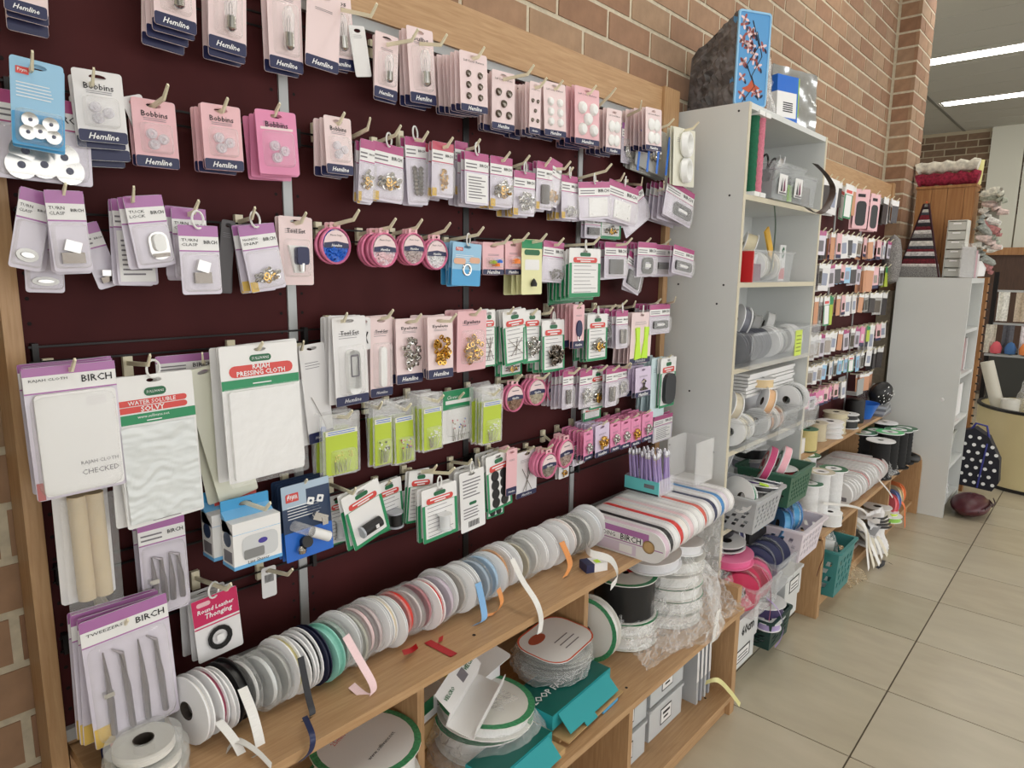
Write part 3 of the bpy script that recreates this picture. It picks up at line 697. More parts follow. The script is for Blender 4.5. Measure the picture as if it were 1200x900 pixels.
# ---- hooks
def hook(x, z, yf, tip=None, desc='', base=None):
    yb = PY-.006
    if tip: e = Vector(tip)
    else: e = Vector((x, yf-.03, z+.022))
    o = empty('display_hook', (x, yb, z-.012)) if False else None
    ln = max(.02, yb-e.y); b1 = Vector((0, 0, 0)); kx = e.x-x; rise = e.z-(z-.006)
    m1 = Vector((kx*.8, -(ln-.018), rise-.016)); 
    mb = MB().tube([(0, 0, 0), tuple(m1*.5), tuple(m1), (kx, -ln, rise)], [.0052, .0048, .0045, .0032], 4, .55)
    o = obj('display_hook', mb, M_cream, None, (x, yb, z-.006))
    obj('clip', MB().box((0, 0, 0), (.014, .008, .034)), M_cream, o, (0, -.001, -.004))
    tag(o, desc, 'hook', 'cream plastic display hooks')
    return o
ORD = ['front', 'second', 'third', 'fourth', 'fifth', 'sixth', 'seventh']
ALLD = {}
def stack(kind, box, d, n=1, name='notions_card', board=None, roll=0, yaw=0, tip=None, hk=True, gap=.0105, yf=None, r=.004, holes=True, ringd=False, t=.0009, jit=1, cat='card', hookd=None, sag=0, **o):
    if d in ALLD: raise Exception('dup label '+d)
    ALLD[d] = 1
    x0, y0, x1, y1 = box
    if x0 > 490 and n > 1 and yf is None: n = min(7, n+2)
    if yf is None: gap = max(gap, .0125); yf = max(1.03, PY-.03-gap*n)
    gap = min(gap, (PY-.02-yf)/n)
    ym = (y0+y1)/2; w = at(x1, ym, Y=yf).x-at(x0, ym, Y=yf).x
    c = at((x0+x1)/2, y0, Y=yf); h = c.z-at((x0+x1)/2, y1, Y=yf).z
    C = Ctx(); bm = board or {'hem': M_pinkcard, 'hemdots': M_pinkcard, 'birch': M_lilac, 'sull': M_paper, 'back': M_paper, 'pins': F_bag, 'blank': M_white, 'prym': M_prym}[kind]
    rr = random.Random(int(x0*7+y0)); FR = []
    for i in range(n):
        f = i == 0
        rl = roll if f else roll*.6+rr.uniform(-.05, .05)*jit
        loc = (c.x+(0 if f else rr.uniform(-.004, .004)*jit), yf+gap*i, c.z-(0 if f else rr.uniform(-.002, .004)*jit+sag*i))
        root = C.P(None, name, 'board', lambda: MB().plate(rrect(-w/2, -h, w/2, 0, r), -t/2, t/2, [slot(w, h)] if holes and w > .02 else []), bm, loc, (rr.uniform(-.03, .03), rl, yaw+rr.uniform(-.04, .04)))
        KIND[kind](C, root, w, h, f, o); FR.append(root)
        if f and ringd: C.ring(root, 0, -.004+.012, .013, .0018)
        tag(root, d if n == 1 else (ORD[i]+' card of the stack: '+d), cat, None if f else 'cards behind: '+d)
    if hk:
        tp = at(tip[0], tip[1], X=c.x) if tip else None
        if tp and (tp.y > yf-.002 or tp.y < .85): tp = at(tip[0], tip[1], Y=yf-.03)
        hook(c.x, c.z-.0085+(.02 if ringd else 0), yf, tp, 'cream plastic hook holding '+(hookd or d))
    return FR[0], w, h, C
# ================================================================== the cards on the maroon panel, hook by hook
S = stack
from mathutils import noise as _nz
NZ = _nz.noise
MG = dict(head=M_magenta)
# --- top row
S('hem', (2, -72, 52, 17), 'navy footed cards at the panel top left corner', 3, title='Bulbs', roll=.05, gap=.012, hk=False, sag=.006)
S('hem', (178, -58, 228, 34), 'small lamp bulb cards with three navy feet', 4, name='bulb_card', title='Bulbs', item='bulb', roll=.03, gap=.012, sag=.007, hk=False)
S('hem', (244, -38, 288, 61), 'pink bulb cards with two slim white bulbs', 3, name='bulb_card', title='Bulbs', item='bulb', roll=.04, gap=.012, sag=.006, hk=False)
S('hem', (312, -22, 352, 82), 'pink bulb card hung before the first steel strip', 2, name='bulb_card', title='Bulbs', item='bulb', gap=.014, sag=.004, hk=False)
S('hem', (378, -12, 410, 80), 'twisted bulb card under the long bare hook arm', 2, name='bulb_card', title='Bulbs', item='bulb', roll=-.08, gap=.012, tip=(442, 4))
S('hem', (361, -8, 399, 82), 'pale bulb card leaning left of the twisted one', 1, name='bulb_card', yf=1.1, hk=False, roll=.06)
S('blank', (404, 30, 431, 88), 'cream card fanned out behind the twisted bulb card', 1, yf=1.11, hk=False, roll=-.25, yaw=.3)
S('hem', (476, 33, 507, 121), 'clear bulb card with steel cap below the beam', 3, name='bulb_card', title='Bulbs', item='bulb', roll=-.06, tip=(524, 40), sag=.003)
S('hem', (440, 40, 467, 116), 'narrow bulb card with teal backed card behind it', 2, name='bulb_card', item='bulb', roll=.03, tip=(490, 34))
S('hemdots', (538, 62, 571, 131), 'button card with six small dark metal studs', 5, name='button_card', item='domes6', roll=-.06, tip=(568, 55))
S('hemdots', (577, 84, 603, 152), 'button card with five large dark metal studs', 3, name='button_card', item='domes5', roll=-.03, tip=(626, 76))
S('hemdots', (621, 96, 634, 157), 'thick stack of narrow dark stud button cards', 6, name='button_card', item='domes5', roll=-.03, tip=(641, 91))
S('hemdots', (637, 97, 662, 160), 'card of six small white domed buttons', 3, name='button_card', item='wdomes6', roll=-.05, tip=(660, 94))
S('hemdots', (674, 103, 702, 170), 'pink card of five white domed buttons', 4, name='button_card', board=M_pink, item='wdomes5', roll=-.05, tip=(699, 100))
S('hemdots', (711, 128, 729, 180), 'card of four big white domed buttons', 4, name='button_card', item='wdomes4', roll=-.05, tip=(722, 103))
S('hemdots', (757, 127, 775, 177), 'white button card at the end of the top row', 6, name='button_card', item='wdomes4', roll=-.05, tip=(752, 118))
S('birch', (729, 146, 748, 193), 'grey ring packet behind the last white button cards', 1, item='rings', yf=1.12, hk=False)
S('blank', (748, 150, 790, 204), 'blue striped ring packets near the white cabinet', 5, name='ring_packet', item='rings', board=mat('clear_sleeve', (200, 200, 196), .2), roll=.12, tip=(790, 139), iz=.55, iw=.4, yf=1.1, gap=.009, blister=0)
for k in range(4):
    b_ = 752+k*11
    q = at(b_, 152+k*3, Y=1.075-.008*k); q2 = at(b_-4, 200+k*2, Y=1.075-.008*k)
    o = obj('blue_strip_card', MB().plate(rrect(-.005, q2.z-q.z, .005, 0, .001), -.0006, .0006), M_blue, None, q, (0, .12, 0)); tag(o, 'narrow bright blue card among the ring packets', 'card', 'narrow blue cards')
S('blank', (790, 151, 815, 219), 'card of white curtain rings against the white cabinet', 3, name='ring_card', item='wrings', board=mat('cream_card', (226, 224, 208), .4), roll=-.04, tip=(819, 143), yf=1.04, iz=.5, ih=.9, iw=.9, blister=0)
# --- second row, left: bobbins
S('birch', (-12, 112, 104, 213), 'big white blister pack of steel bobbins', 2, name='bobbin_pack', item='metal_bobbins', iw=.8, ih=.7, oz=-.15, head=M_magenta, roll=.03, gap=.012, hk=False)
S('prym', (12, 71, 74, 173), 'light blue card with five steel bobbins', 2, name='bobbin_card', item='metal_bobbins', roll=.06, yf=1.06, tip=(38, 60))
S('hem', (84, 83, 142, 166), 'white bobbin card above fanned navy feet', 4, name='bobbin_card', board=M_white, title='Bobbins', item='bobbins', roll=-.03, sag=.007, gap=.01, tip=(110, 80), jit=2)
S('hem', (140, 112, 166, 170), 'grey edged bobbin card swung out to the right', 1, name='bobbin_card', board=M_white, yf=1.12, hk=False, roll=-.35)
S('hem', (153, 117, 205, 196), 'salmon bobbin card with a long bare hook', 2, name='bobbin_card', board=M_pink, title='Bobbins', item='bobbins', roll=-.02, tip=(197, 99))
S('hem', (235, 123, 281, 199), 'salmon bobbin card from a fan of four', 4, name='bobbin_card', board=M_pink, title='Bobbins', item='bobbins', roll=-.03, tip=(267, 115))
v_ = S('blank', (299, 130, 346, 204), 'bright pink bobbin card before the steel strip', 4, name='bobbin_card', board=M_hot, title='Bobbins', item='bobbins', roll=-.05, tip=(328, 121), sag=.002)
def f_1(r_, w, h, C):
    C.rect(r_, 'white_patch', -w*.4, -h*.3, w*.4, -h*.26, 1, M_pinkcard)
f_1(*v_)
S('hem', (379, 137, 411, 204), 'pale bobbin card just right of the steel strip', 4, name='bobbin_card', title='Bobbins', item='bobbins', roll=-.02, tip=(404, 132))
hook(at(418, 158, Y=1.13).x, at(418, 158, Y=1.13).z, 1.07, at(434, 138, Y=1.04), 'empty cream plastic hook beside the pale bobbin cards')
# --- second row, middle and right: jewellery clasps
S('birch', (437, 169, 473, 237), 'white ring hung packet with two silver magnets', 2, name='clasp_packet', item='mixed', corner=1, roll=.06, ringd=True, tip=(470, 147), ih=.6, **MG)
S('birch', (422, 164, 440, 237), 'yellow cornered packet left of the ring hung one', 3, name='clasp_packet', item='mixed', corner=1, roll=.06, hk=False, yf=1.1, **MG)
S('birch', (474, 161, 498, 240), 'packet with dark bead strands', 2, name='bead_packet', item='beads', roll=-.04, tip=(502, 154), ringd=True, **MG)
S('birch', (506, 167, 532, 231), 'packet with stacked brass bead caps', 2, name='bead_packet', item='geyelets', corner=1, tip=(531, 161), iw=.35, head=mat('rose_header', (196, 90, 110), .3))
S('birch', (533, 166, 548, 229), 'narrow packet with yellow corner beside the barcode card', 2, name='bead_packet', item='deyelets', corner=1, hk=False, yf=1.11, **MG)
S('birch', (545, 179, 572, 240), 'barcode side of a clasp packet on a white ring', 3, name='clasp_packet', back=1, ringd=True, tip=(563, 163), **MG)
S('birch', (575, 184, 600, 243), 'packet with two round silver cups', 3, name='clasp_packet', item='mixed', corner=1, tip=(598, 178), **MG)
S('birch', (603, 201, 627, 253), 'packet of silver hooks on a thin white ring', 3, name='clasp_packet', item='eyelets', corner=1, ringd=True, tip=(621, 182), **MG)
S('birch', (629, 190, 648, 246), 'packet with a brown braid block', 3, name='braid_packet', item='brown_block', corner=1, iw=.45, tip=(646, 185), **MG)
S('birch', (644, 188, 660, 243), 'tilted packet with brass coils', 1, name='clasp_packet', item='geyelets', roll=.22, oz=-.2, ih=.4, yf=1.08, tip=(669, 189), **MG)
S('birch', (658, 206, 677, 257), 'packet with a nest of fine silver chain', 3, name='chain_packet', item='eyelets', corner=1, ringd=True, oz=-.25, ih=.4, tip=(672, 196), **MG)
S('birch', (679, 213, 714, 257), 'wide packet with shiny white snap sheet', 4, name='snap_packet', item='white_sheet', roll=-.1, ringd=True, tip=(717, 192), iw=.6, ih=.9, ox=.1, **MG)
S('birch', (714, 216, 750, 262), 'wide packet with pale snap sheet leaning right', 4, name='snap_packet', item='white_sheet', roll=.1, ringd=True, tip=(732, 203), iw=.55, ih=.8, **MG)
S('birch', (722, 226, 752, 272), 'clear packet corner poking out below the snap sheets', 1, name='snap_packet', yf=1.12, hk=False, roll=-.5, **MG)
hook(at(745, 205, Y=1.13).x, at(745, 212, Y=1.13).z, 1.08, at(753, 208, Y=1.03), 'bare cream hook between snap packets and buckle packets')
S('birch', (783, 218, 815, 261), 'tilted packets of black plastic buckles over the cabinet edge', 4, name='buckle_packet', item='buckle', roll=.2, seed=1, iw=.62, ih=.6, ox=.12, gap=.014, tip=(778, 213), **MG)
S('birch', (686, 254, 704, 279), 'small dark packet hanging below the snap sheets', 2, name='small_packet', item='black_block', yf=1.1, hk=False, **MG)
S('sull', (704, 252, 728, 280), 'green framed packet hanging below the snap sheets', 2, name='small_packet', item='mixed', yf=1.1, hk=False)
# --- third row
S('birch', (24, 223, 62, 318), 'clasp packet swung out toward the left post', 2, name='clasp_packet', title='TURN|CLASP', item='oval', roll=.22, yf=1.08, hk=False, oz=-.25, ih=.5)
S('birch', (51, 223, 97, 318), 'turn clasp packet with a dark metal plate', 3, name='clasp_packet', title='TURN|CLASP', item='clasp', roll=-.04, oz=-.15, ih=.6, tip=(77, 215), yf=1.06)
S('birch', (26, 262, 72, 343), 'clasp packet with a white oval below the swung one', 1, name='clasp_packet', item='oval', roll=.04, yf=1.11, hk=False, oz=-.28, ih=.4)
S('birch', (84, 262, 114, 340), 'clasp packet corner swung to the right', 1, name='clasp_packet', item='clasp', roll=-.3, yf=1.12, hk=False, oz=-.25, ih=.4)
S('birch', (143, 229, 190, 313), 'tuck lock packet with a big silver lock', 2, name='lock_packet', title='TUCK|LOCK', item='lock', roll=-.14, oz=-.05, ox=.12, iw=.65, tip=(157, 219), yf=1.06)
S('birch', (130, 234, 178, 334), 'printed back of a lock packet', 2, name='lock_packet', back=1, roll=-.01, yf=1.1, hk=False)
S('birch', (208, 264, 255, 345), 'clasp packet on white ring with engraved clasp', 1, name='clasp_packet', title='TURN|CLASP', item='clasp', roll=-.01, ringd=True, tip=(233, 235), yf=1.05, iw=.5)
S('birch', (200, 244, 241, 327), 'clasp packets queued behind the ring hung clasp', 4, name='clasp_packet', title='TURN|CLASP', item='clasp', yf=1.08, hk=False)
S('birch', (278, 263, 321, 341), 'magnetic snap packet leaning right of the clasps', 3, name='snap_packet', title='MAGNETIC|SNAP', item='mixed', corner=1, roll=-.16, ringd=True, tip=(299, 243), oz=-.2, ih=.45)
S('blank', (260, 258, 276, 342), 'dark edged card left of the magnetic snaps', 2, name='snap_packet', board=mat('charcoal_card', (74, 70, 72), .4), roll=.12, yf=1.12, hk=False)
S('blank', (326, 254, 366, 334), 'pink tool set card with a navy punch', 2, name='tool_card', board=M_pinkcard, title='Tool Set', item='punch', tip=(359, 249), iw=.55, ih=.4, roll=.01)
def round_pack(cx, cy, rw, rh, d, fill, n, tip, hookit=True):
    yf = PY-.035-.012*n
    c = at(cx, cy, Y=yf); R = (at(cx+rw, cy, Y=yf).x-at(cx-rw, cy, Y=yf).x)/2; Rz = (at(cx, cy-rh, Y=yf).z-at(cx, cy+rh, Y=yf).z)/2; R = (R+Rz)/2
    C = Ctx()
    for i in range(n):
        f = i == 0
        root = C.P(None, 'round_case', 'case', lambda: MB().lathe([(R*.5, .0), (R*.96, .0), (R, -.003), (R, -.008), (R*.93, -.010), (R*.9, -.008), (R*.88, -.003), (R*.5, -.003)], axis='y', n=24), M_pinkp, (c.x+random.uniform(-.003, .003)*i, yf+.012*i, c.z), (0, 0, random.uniform(-.05, .1)), True)
        C.P(root, 'hang_tab', 'tab', lambda: MB().plate(rrect(-R*.35, R*.85, R*.35, R*1.25, .003), -.006, -.004, [disc(0, R*1.08, R*.18, R*.08, 8)]), M_pink)
        if f:
            C.P(root, 'contents', 'fil', lambda: MB().plate([p for p in disc(0, 0, R*.88, n=24)], -.0045), mat('fill_'+d, fill, .4, var=.5, scale=260))
            C.P(root, 'paper_label', 'lab', lambda: MB().plate([(R*.84*math.cos(a), R*.84*math.sin(a)) for a in [math.radians(-8+k*19.6) for k in range(11)]], -.0085), M_pinkcard)
            C.P(root, 'navy_band', 'bnd', lambda: MB().plate([(-R*.83, -.12*R), (R*.83, -.12*R), (R*.8, .14*R), (0, .24*R), (-R*.8, .14*R)], -.009), M_navy)
            text('Hemline', root, M_wink, 0, -.0095, .02*R, R*.7, shear=.35, bold=.02); text('Plastic Snaps', root, M_ink, 0, -.0095, .55*R, R*.8, .004) if 'snaps' in d else C.P(root, 'print_line', 'pl', lambda: MB().plate(rrect(-R*.35, R*.5, R*.35, R*.56, 0), -.0095), M_inkg)
            C.pile(root, 0, -.45*R, R*1.2, R*.6, 22, R*.14, mat('bits_'+d, fill, .4), 'snap_pieces', 4)
        tag(root, ORD[i]+' of the stack: '+d, 'case', None if f else 'round cases behind: '+d)
    if hookit: hook(c.x, c.z+R*1.12, yf, at(tip[0], tip[1], X=c.x) if tip else None, 'cream plastic hook holding '+d)
round_pack(391, 288, 20, 20, 'pink round case of bright blue snaps', (38, 104, 206), 2, (421, 246))
round_pack(448, 293, 15, 22, 'pink round case of pale pink snaps', (238, 206, 212), 4, (464, 256))
round_pack(482, 292, 14, 20, 'pink round case of grey snaps', (196, 182, 180), 3, (495, 257))
round_pack(509, 298, 13, 19, 'pink round case of white snaps', (240, 240, 242), 2, (528, 261))
v_ = S('prym', (531, 285, 565, 335), 'bright blue cards showing hands and ring', 2, name='thimble_card', low=M_sky, tip=(567, 266), roll=.04, ringd=True)
def f_2(r_, w, h, C):
    C.rect(r_, 'hand_print', -w*.46, -h*.5, -w*.05, -h*.36, 3, mat('skin_print', (226, 176, 146), .4), .01); C.rect(r_, 'hand_print', w*.08, -h*.46, w*.46, -h*.32, 3, MATS['skin_print'], .01)
    C.ring(r_, 0, -h*.62, w*.13, w*.03, M_chrome, layer(3), 'printed_ring', 0)
f_2(*v_)
S('hem', (566, 284, 590, 322), 'pink card with blue olive and orange thimbles', 2, name='thimble_card', item='thimbles', board=M_pink, tip=(598, 276))
S('hem', (592, 283, 611, 322), 'pink card with a single orange thimble', 2, name='thimble_card', item='thimble1', board=M_pink, tip=(620, 273))
v_ = S('blank', (611, 281, 636, 345), 'pale yellow card with black finger guard', 3, name='guard_card', board=mat('pale_yellow_card', (232, 230, 178), .4), item='black_drop', iz=.78, ih=.2, iw=.3, tip=(641, 274), blister=0)
def f_3(r_, w, h, C):
    C.rect(r_, 'green_header', -w*.5+.0003, -h*.16, w*.5-.0003, -.0003, 2, M_green); C.rect(r_, 'green_oval', -w*.38, -h*.28, w*.38, -h*.18, 2, M_dgreen, .01); C.rect(r_, 'white_patch', -w*.35, -h*.55, w*.35, -h*.36, 2, M_paper, .003)
f_3(*v_)
q = at(625, 283, Y=1.105)
S('birch', (638, 283, 661, 331), 'lilac packet of grey flower snaps', 3, name='snap_packet', item='deyelets', oz=-.2, ih=.4, ox=.15, tip=(661, 279), roll=.06, **MG)
S('blank', (648, 312, 664, 349), 'clear bag bottom hanging under the flower snaps', 2, name='small_bag', board=F_bag, yf=1.12, hk=False)
S('sull', (668, 291, 704, 348), 'green framed card of white hooks on two rings', 5, name='hook_card', ringd=True, tip=(703, 278), item=None, sag=.003)
S('birch', (709, 284, 735, 326), 'packet with a black webbing square', 2, name='webbing_packet', item='black_block', tip=(741, 279), iw=.6, ih=.75, **MG)
S('birch', (737, 300, 757, 343), 'dark packet tilted below the webbing square', 2, name='webbing_packet', item='black_block', yf=1.1, hk=False, roll=.35, **MG)
S('birch', (748, 284, 770, 324), 'packet with a black and white ring buckle', 3, name='buckle_packet', item='buckle', seed=1, tip=(763, 279), iw=.55, ih=.85, **MG)
S('birch', (768, 287, 792, 323), 'packet with a grey webbing block', 2, name='webbing_packet', item='black_block', tip=(786, 280), iw=.7, ih=.4, **MG)
S('birch', (790, 290, 814, 323), 'packet with a chunky black slider by the cabinet', 2, name='buckle_packet', item='buckle', seed=1, roll=.12, yf=1.04, hk=False, iw=.75, ih=.6, **MG)
# --- fourth row
S('blank', (389, 371, 428, 475), 'tall white card with a white snap pliers tool', 4, name='tool_card', title='Tool Set', item='tool', navyfoot=1, roll=-.03, tip=(407, 367), iw=.6, ih=.5)
S('blank', (433, 371, 460, 465), 'pink card with a white press bar', 2, name='tool_card', board=M_pinkcard, title='Tool Set', item='snaptool', navyfoot=1, tip=(461, 363), iw=.6, ih=.5)
S('blank', (421, 372, 434, 410), 'small cream card with black wire cross', 1, name='clip_card', item='cross', blister=0, yf=1.1, hk=False)
S('hem', (464, 373, 494, 449), 'card of silver eyelets and curled rings', 3, name='eyelet_card', title='Eyelets', item='eyelets', board=M_pinkcard, tip=(494, 368), blister=0)
S('hem', (501, 371, 530, 443), 'pale card of brass eyelets', 3, name='eyelet_card', title='Eyelets', item='geyelets', board=M_pinkcard, tip=(535, 368), blister=0, seed=3)
S('blank', (537, 364, 570, 434), 'bright pink card of gold eyelets', 2, name='eyelet_card', title='Eyelets', board=M_pink, item='geyelets', iz=.65, tip=(564, 361), seed=5)
S('sull', (566, 363, 580, 429), 'green framed cards left of the needle card', 3, name='notions_card', hk=False, yf=1.1, item='needles')
S('sull', (589, 363, 616, 427), 'green framed card with a long needle', 2, name='needle_card', item='needles', roll=-.08, tip=(602, 360), ih=.3)
S('sull', (613, 364, 634, 425), 'green framed card with silver pins', 2, name='pin_card', item='eyelets', ih=.35, tip=(630, 362))
S('sull', (636, 375, 661, 435), 'green framed card with dark safety pins', 3, name='pin_card', item='deyelets', ringd=True, tip=(648, 360), ih=.35)
S('sull', (586, 415, 612, 440), 'green edged packets dangling under the needle cards', 3, name='small_packet', yf=1.12, hk=False, item='mixed')
S('hem', (672, 357, 685, 408), 'pink card with a navy oval seal', 5, name='seal_card', item='guard', board=M_pink, tip=(682, 355), blister=0, gap=.007)
S('sull', (689, 368, 712, 422), 'green framed card with brass and silver bells', 3, name='bell_card', item='mixed', ih=.3, ringd=True, tip=(699, 356))
S('birch', (708, 362, 720, 398), 'narrow packet with dark snaps', 2, name='snap_packet', item='deyelets', tip=(722, 357), **MG)
S('birch', (722, 364, 736, 408), 'dark clip packets on a white ring', 4, name='clip_packet', item='beads', ringd=True, tip=(735, 352), **MG)
S('blank', (741, 366, 765, 425), 'card with two fluorescent lime zip pulls', 3, name='zip_card', board=M_pinkcard, item='zip_lime', navyfoot=1, ringd=True, tip=(745, 353), iw=.8, ih=.62, iz=.6, blister=0)
S('birch', (762, 357, 785, 391), 'packet with two black and white toggles', 3, name='toggle_packet', item='buckle', seed=1, iw=.7, ih=.5, tip=(775, 350), **MG)
hook(at(780, 358, Y=1.13).x, at(780, 358, Y=1.13).z, 1.08, at(792, 348, Y=1.03), 'bare cream hook past the toggle packets')
# --- fifth row: pins
S('pins', (377, 484, 422, 557), 'clear bag of yellow headed pins on lime card', 4, name='pin_packet', seed=0, tip=(413, 481), gap=.012, yaw=.02)
S('pins', (437, 470, 460, 547), 'clear bag of black and white headed pins', 3, name='pin_packet', seed=1, tip=(448, 471), gap=.012)
S('pins', (460, 468, 485, 543), 'clear bag of multicoloured headed pins', 3, name='pin_packet', seed=2, tip=(482, 473), gap=.012)
S('pins', (494, 460, 519, 528), 'clear bag of white headed pins', 3, name='pin_packet', seed=3, tip=(520, 463), gap=.012)
v_ = S('blank', (519, 456, 555, 517), 'clear packet with green header and red pins', 1, name='pin_packet', board=M_paper, item='pins', seed=2, iz=.75, tip=(544, 460))
def f_4(r_, w, h, C):
    C.rect(r_, 'green_header', -w*.5+.0003, -h*.36, w*.5-.0003, -.0003, 2, M_green); text('Clover', r_, M_wink, -w*.2, layer(4), -h*.13, w*.35, shear=.2); C.rect(r_, 'pale_strip', -w*.42, -h*.26, w*.42, -h*.19, 3, M_paper)
    C.rect(r_, 'price_sticker', w*.12, -h*.86, w*.38, -h*.7, 12, M_paper)
f_4(*v_)
q = at(537, 462, Y=PY-.045)
S('pins', (565, 452, 590, 520), 'clear bag of pearl headed pins', 3, name='pin_packet', seed=3, tip=(586, 456), gap=.012)
round_pack(601, 466, 11, 16, 'pink round case of mixed colour pins', (150, 120, 100), 2, None)
round_pack(627, 459, 11, 15, 'pink round case of pale pins left of the chains', (190, 180, 160), 3, (644, 437))
round_pack(647, 456, 10, 13, 'pink round case of pale pins touching the chains', (190, 180, 160), 2, None)
S('birch', (660, 434, 672, 479), 'narrow packets of dark chain in a thick queue', 5, name='chain_packet', item='beads', tip=(680, 431), **MG)
S('birch', (680, 434, 694, 478), 'packet of looped silver chain', 4, name='chain_packet', item='eyelets', tip=(693, 430), **MG)
S('sull', (693, 433, 709, 479), 'green framed card of silver lobster clasps', 2, name='clasp_card', item='mixed', ih=.4, tip=(712, 428))
S('sull', (684, 477, 704, 492), 'green edged card hanging below the lobster clasps', 2, name='small_card', yf=1.11, hk=False)
S('birch', (711, 431, 724, 476), 'packet with bundled dark bead chain', 4, name='chain_packet', item='beads', tip=(726, 428), **MG)
S('birch', (722, 430, 735, 465), 'short packet with silver links', 2, name='chain_packet', item='eyelets', tip=(739, 425), **MG)
S('hem', (745, 430, 763, 464), 'lavender card with a dark swivel hook', 4, name='swivel_card', item='snap_hook', board=mat('lavender_card', (214, 198, 222), .35), tip=(740, 426), blister=0, gap=.012)
S('blank', (764, 419, 780, 487), 'cyan edged card of a slim file', 3, name='file_card', board=mat('pale_aqua_card', (206, 226, 230), .3), tip=(775, 419))
S('sull', (775, 419, 793, 476), 'card with a black rounded case over the cabinet edge', 2, name='file_card', item='black_file', ih=.62, iz=.62, iw=.9, paper=0, tip=(787, 416), yf=1.06)
S('birch', (767, 486, 788, 516), 'white card with a ring drawing beside lavender needles', 3, name='ring_card', back=1, hk=False, yf=1.1, **MG)
# --- sixth row: sewing reels, dots, needles
v_ = S('prym', (329, 564, 385, 652), 'dark blue card with a clear presser foot case', 4, name='foot_card', board=M_prymd, low=M_blue, roll=-.03, tip=(360, 562), gap=.012, jit=.5)
def f_p(r_, w, h, C):
    C.rect(r_, 'pale_top', -w/2+.0005, -h*.3, w/2-.0005, -.0005, 1, mat('powder_blue', (176, 196, 214), .4))
    C.rect(r_, 'brand_patch', -w*.42, -h*.22, -w*.16, -h*.12, 3, M_red); text('Prym', r_, M_wink, -w*.29, layer(5), -h*.17, w*.2, bold=.02)
    C.rect(r_, 'dark_corner', -w*.0, -h*.42, w/2-.0005, -h*.1, 2, M_prymd)
    for x in (.08, .28): C.P(r_, 'printed_bobbin', ('pb', x), lambda: MB().plate(rrect(-w*.07, -w*.07, w*.07, w*.07, .002), layer(4), None, [disc(0, 0, w*.03)]), M_wink, (x*w, 0, -h*.27), (0, .3, 0))
    C.P(r_, 'clear_tube', 'ct', lambda: MB().tube([(-w*.36, 0, -h*.5), (-w*.3, 0, -h*.53), (w*.36, 0, -h*.8)], w*.1, 10), F_clear, (0, -.012, 0), smooth=True)
    C.P(r_, 'tube_label', 'tl', lambda: MB().tube([(w*.0, 0, -h*.655), (w*.34, 0, -h*.79)], w*.103, 10, cap=False), M_paper, (0, -.012, 0), smooth=True)
    C.P(r_, 'presser_foot', 'pf', lambda: MB().box((w*.2, -.01, -h*.5), (w*.3, .008, h*.1), M=Matrix.Rotation(.5, 3, 'Y')).box((w*.28, -.012, -h*.56), (w*.12, .006, h*.1)), M_chrome)
    C.P(r_, 'steel_needle_cup', 'nc', lambda: MB().lathe([(w*.08, -h*.05), (w*.1, 0), (w*.05, h*.05)], n=10), M_chrome, (-w*.22, -.008, -h*.85), smooth=True)
    C.P(r_, 'black_cap', 'bk', lambda: MB().lathe([(w*.11, -h*.04), (w*.11, h*.04)], n=12), M_black, (-w*.12, -.01, -h*.77), (1.2, 0, 0), True)
f_p(*v_)
S('sull', (398, 572, 444, 640), 'tilted green framed card with a fat black reel', 2, name='reel_card', item='reel', iz=.72, iw=.4, ih=.45, roll=-.26, tip=(417, 572), yf=1.06, paper=0)
S('sull', (440, 563, 470, 622), 'green framed card with a small black reel', 2, name='reel_card', item='black_reel', iz=.75, iw=.5, ih=.32, roll=-.08, tip=(458, 563))
S('sull', (385, 580, 404, 637), 'grey reel card peeping left of the tilted one', 1, name='reel_card', item='clear_reel', iw=.7, ih=.4, yf=1.11, hk=False)
S('blank', (470, 574, 484, 600), 'small black ring behind the small reel card', 1, name='ring_card', item='coil', iw=.9, yf=1.12, hk=False, blister=0)
S('sull', (494, 569, 535, 630), 'green framed card with a pale clear reel', 3, name='reel_card', item='clear_reel', iz=.66, iw=.32, ih=.3, roll=-.02, ringd=True, tip=(512, 545), yf=1.06)
S('sull', (480, 551, 508, 610), 'green framed card tilted behind the pale reel', 2, name='reel_card', roll=.12, yf=1.1, tip=(533, 548))
S('back', (538, 551, 567, 620), 'white instruction card with barcode', 2, name='instruction_card', roll=-.03, ringd=True, tip=(553, 538))
S('sull', (569, 531, 598, 597), 'green framed card with eight black felt dots', 2, name='dot_card', item='dots8', iz=.62, iw=.75, ih=.65, roll=-.08, tip=(562, 542), paper=0)
S('sull', (571, 565, 591, 605), 'lower green framed card of black dots behind', 1, name='dot_card', item='dots8', iz=.62, iw=.75, ih=.65, yf=1.11, hk=False, paper=0)
S('blank', (606, 528, 630, 581), 'white card with crossed darning needles', 1, name='needle_card', item='needles', navyfoot=1, blister=0, tip=(626, 523), iw=.5, ih=.5)
S('hem', (594, 526, 606, 580), 'pink needle cards beside the crossed needles', 4, name='needle_card', board=M_pink, yf=1.08, gap=.01, tip=(596, 524))
round_pack(641, 545, 11, 13, 'pink round case of thimble pins over the panel centre', (150, 142, 130), 4, (648, 521))
round_pack(661, 531, 12, 14, 'pink round case of fine pins above the steel strip', (180, 160, 150), 4, (652, 512))
S('birch', (672, 516, 684, 545), 'grey clip packet beside the round pin cases', 2, name='clip_packet', item='deyelets', tip=(683, 508), **MG)
S('blank', (655, 545, 667, 560), 'tiny white card with gold hooks under the pin cases', 2, name='hook_card', yf=1.12, hk=False, item='geyelets', blister=0)
pk = [(684, 505, 695, 539), (698, 497, 714, 534), (715, 495, 727, 528), (728, 492, 739, 525), (740, 489, 751, 522), (753, 484, 765, 516)]
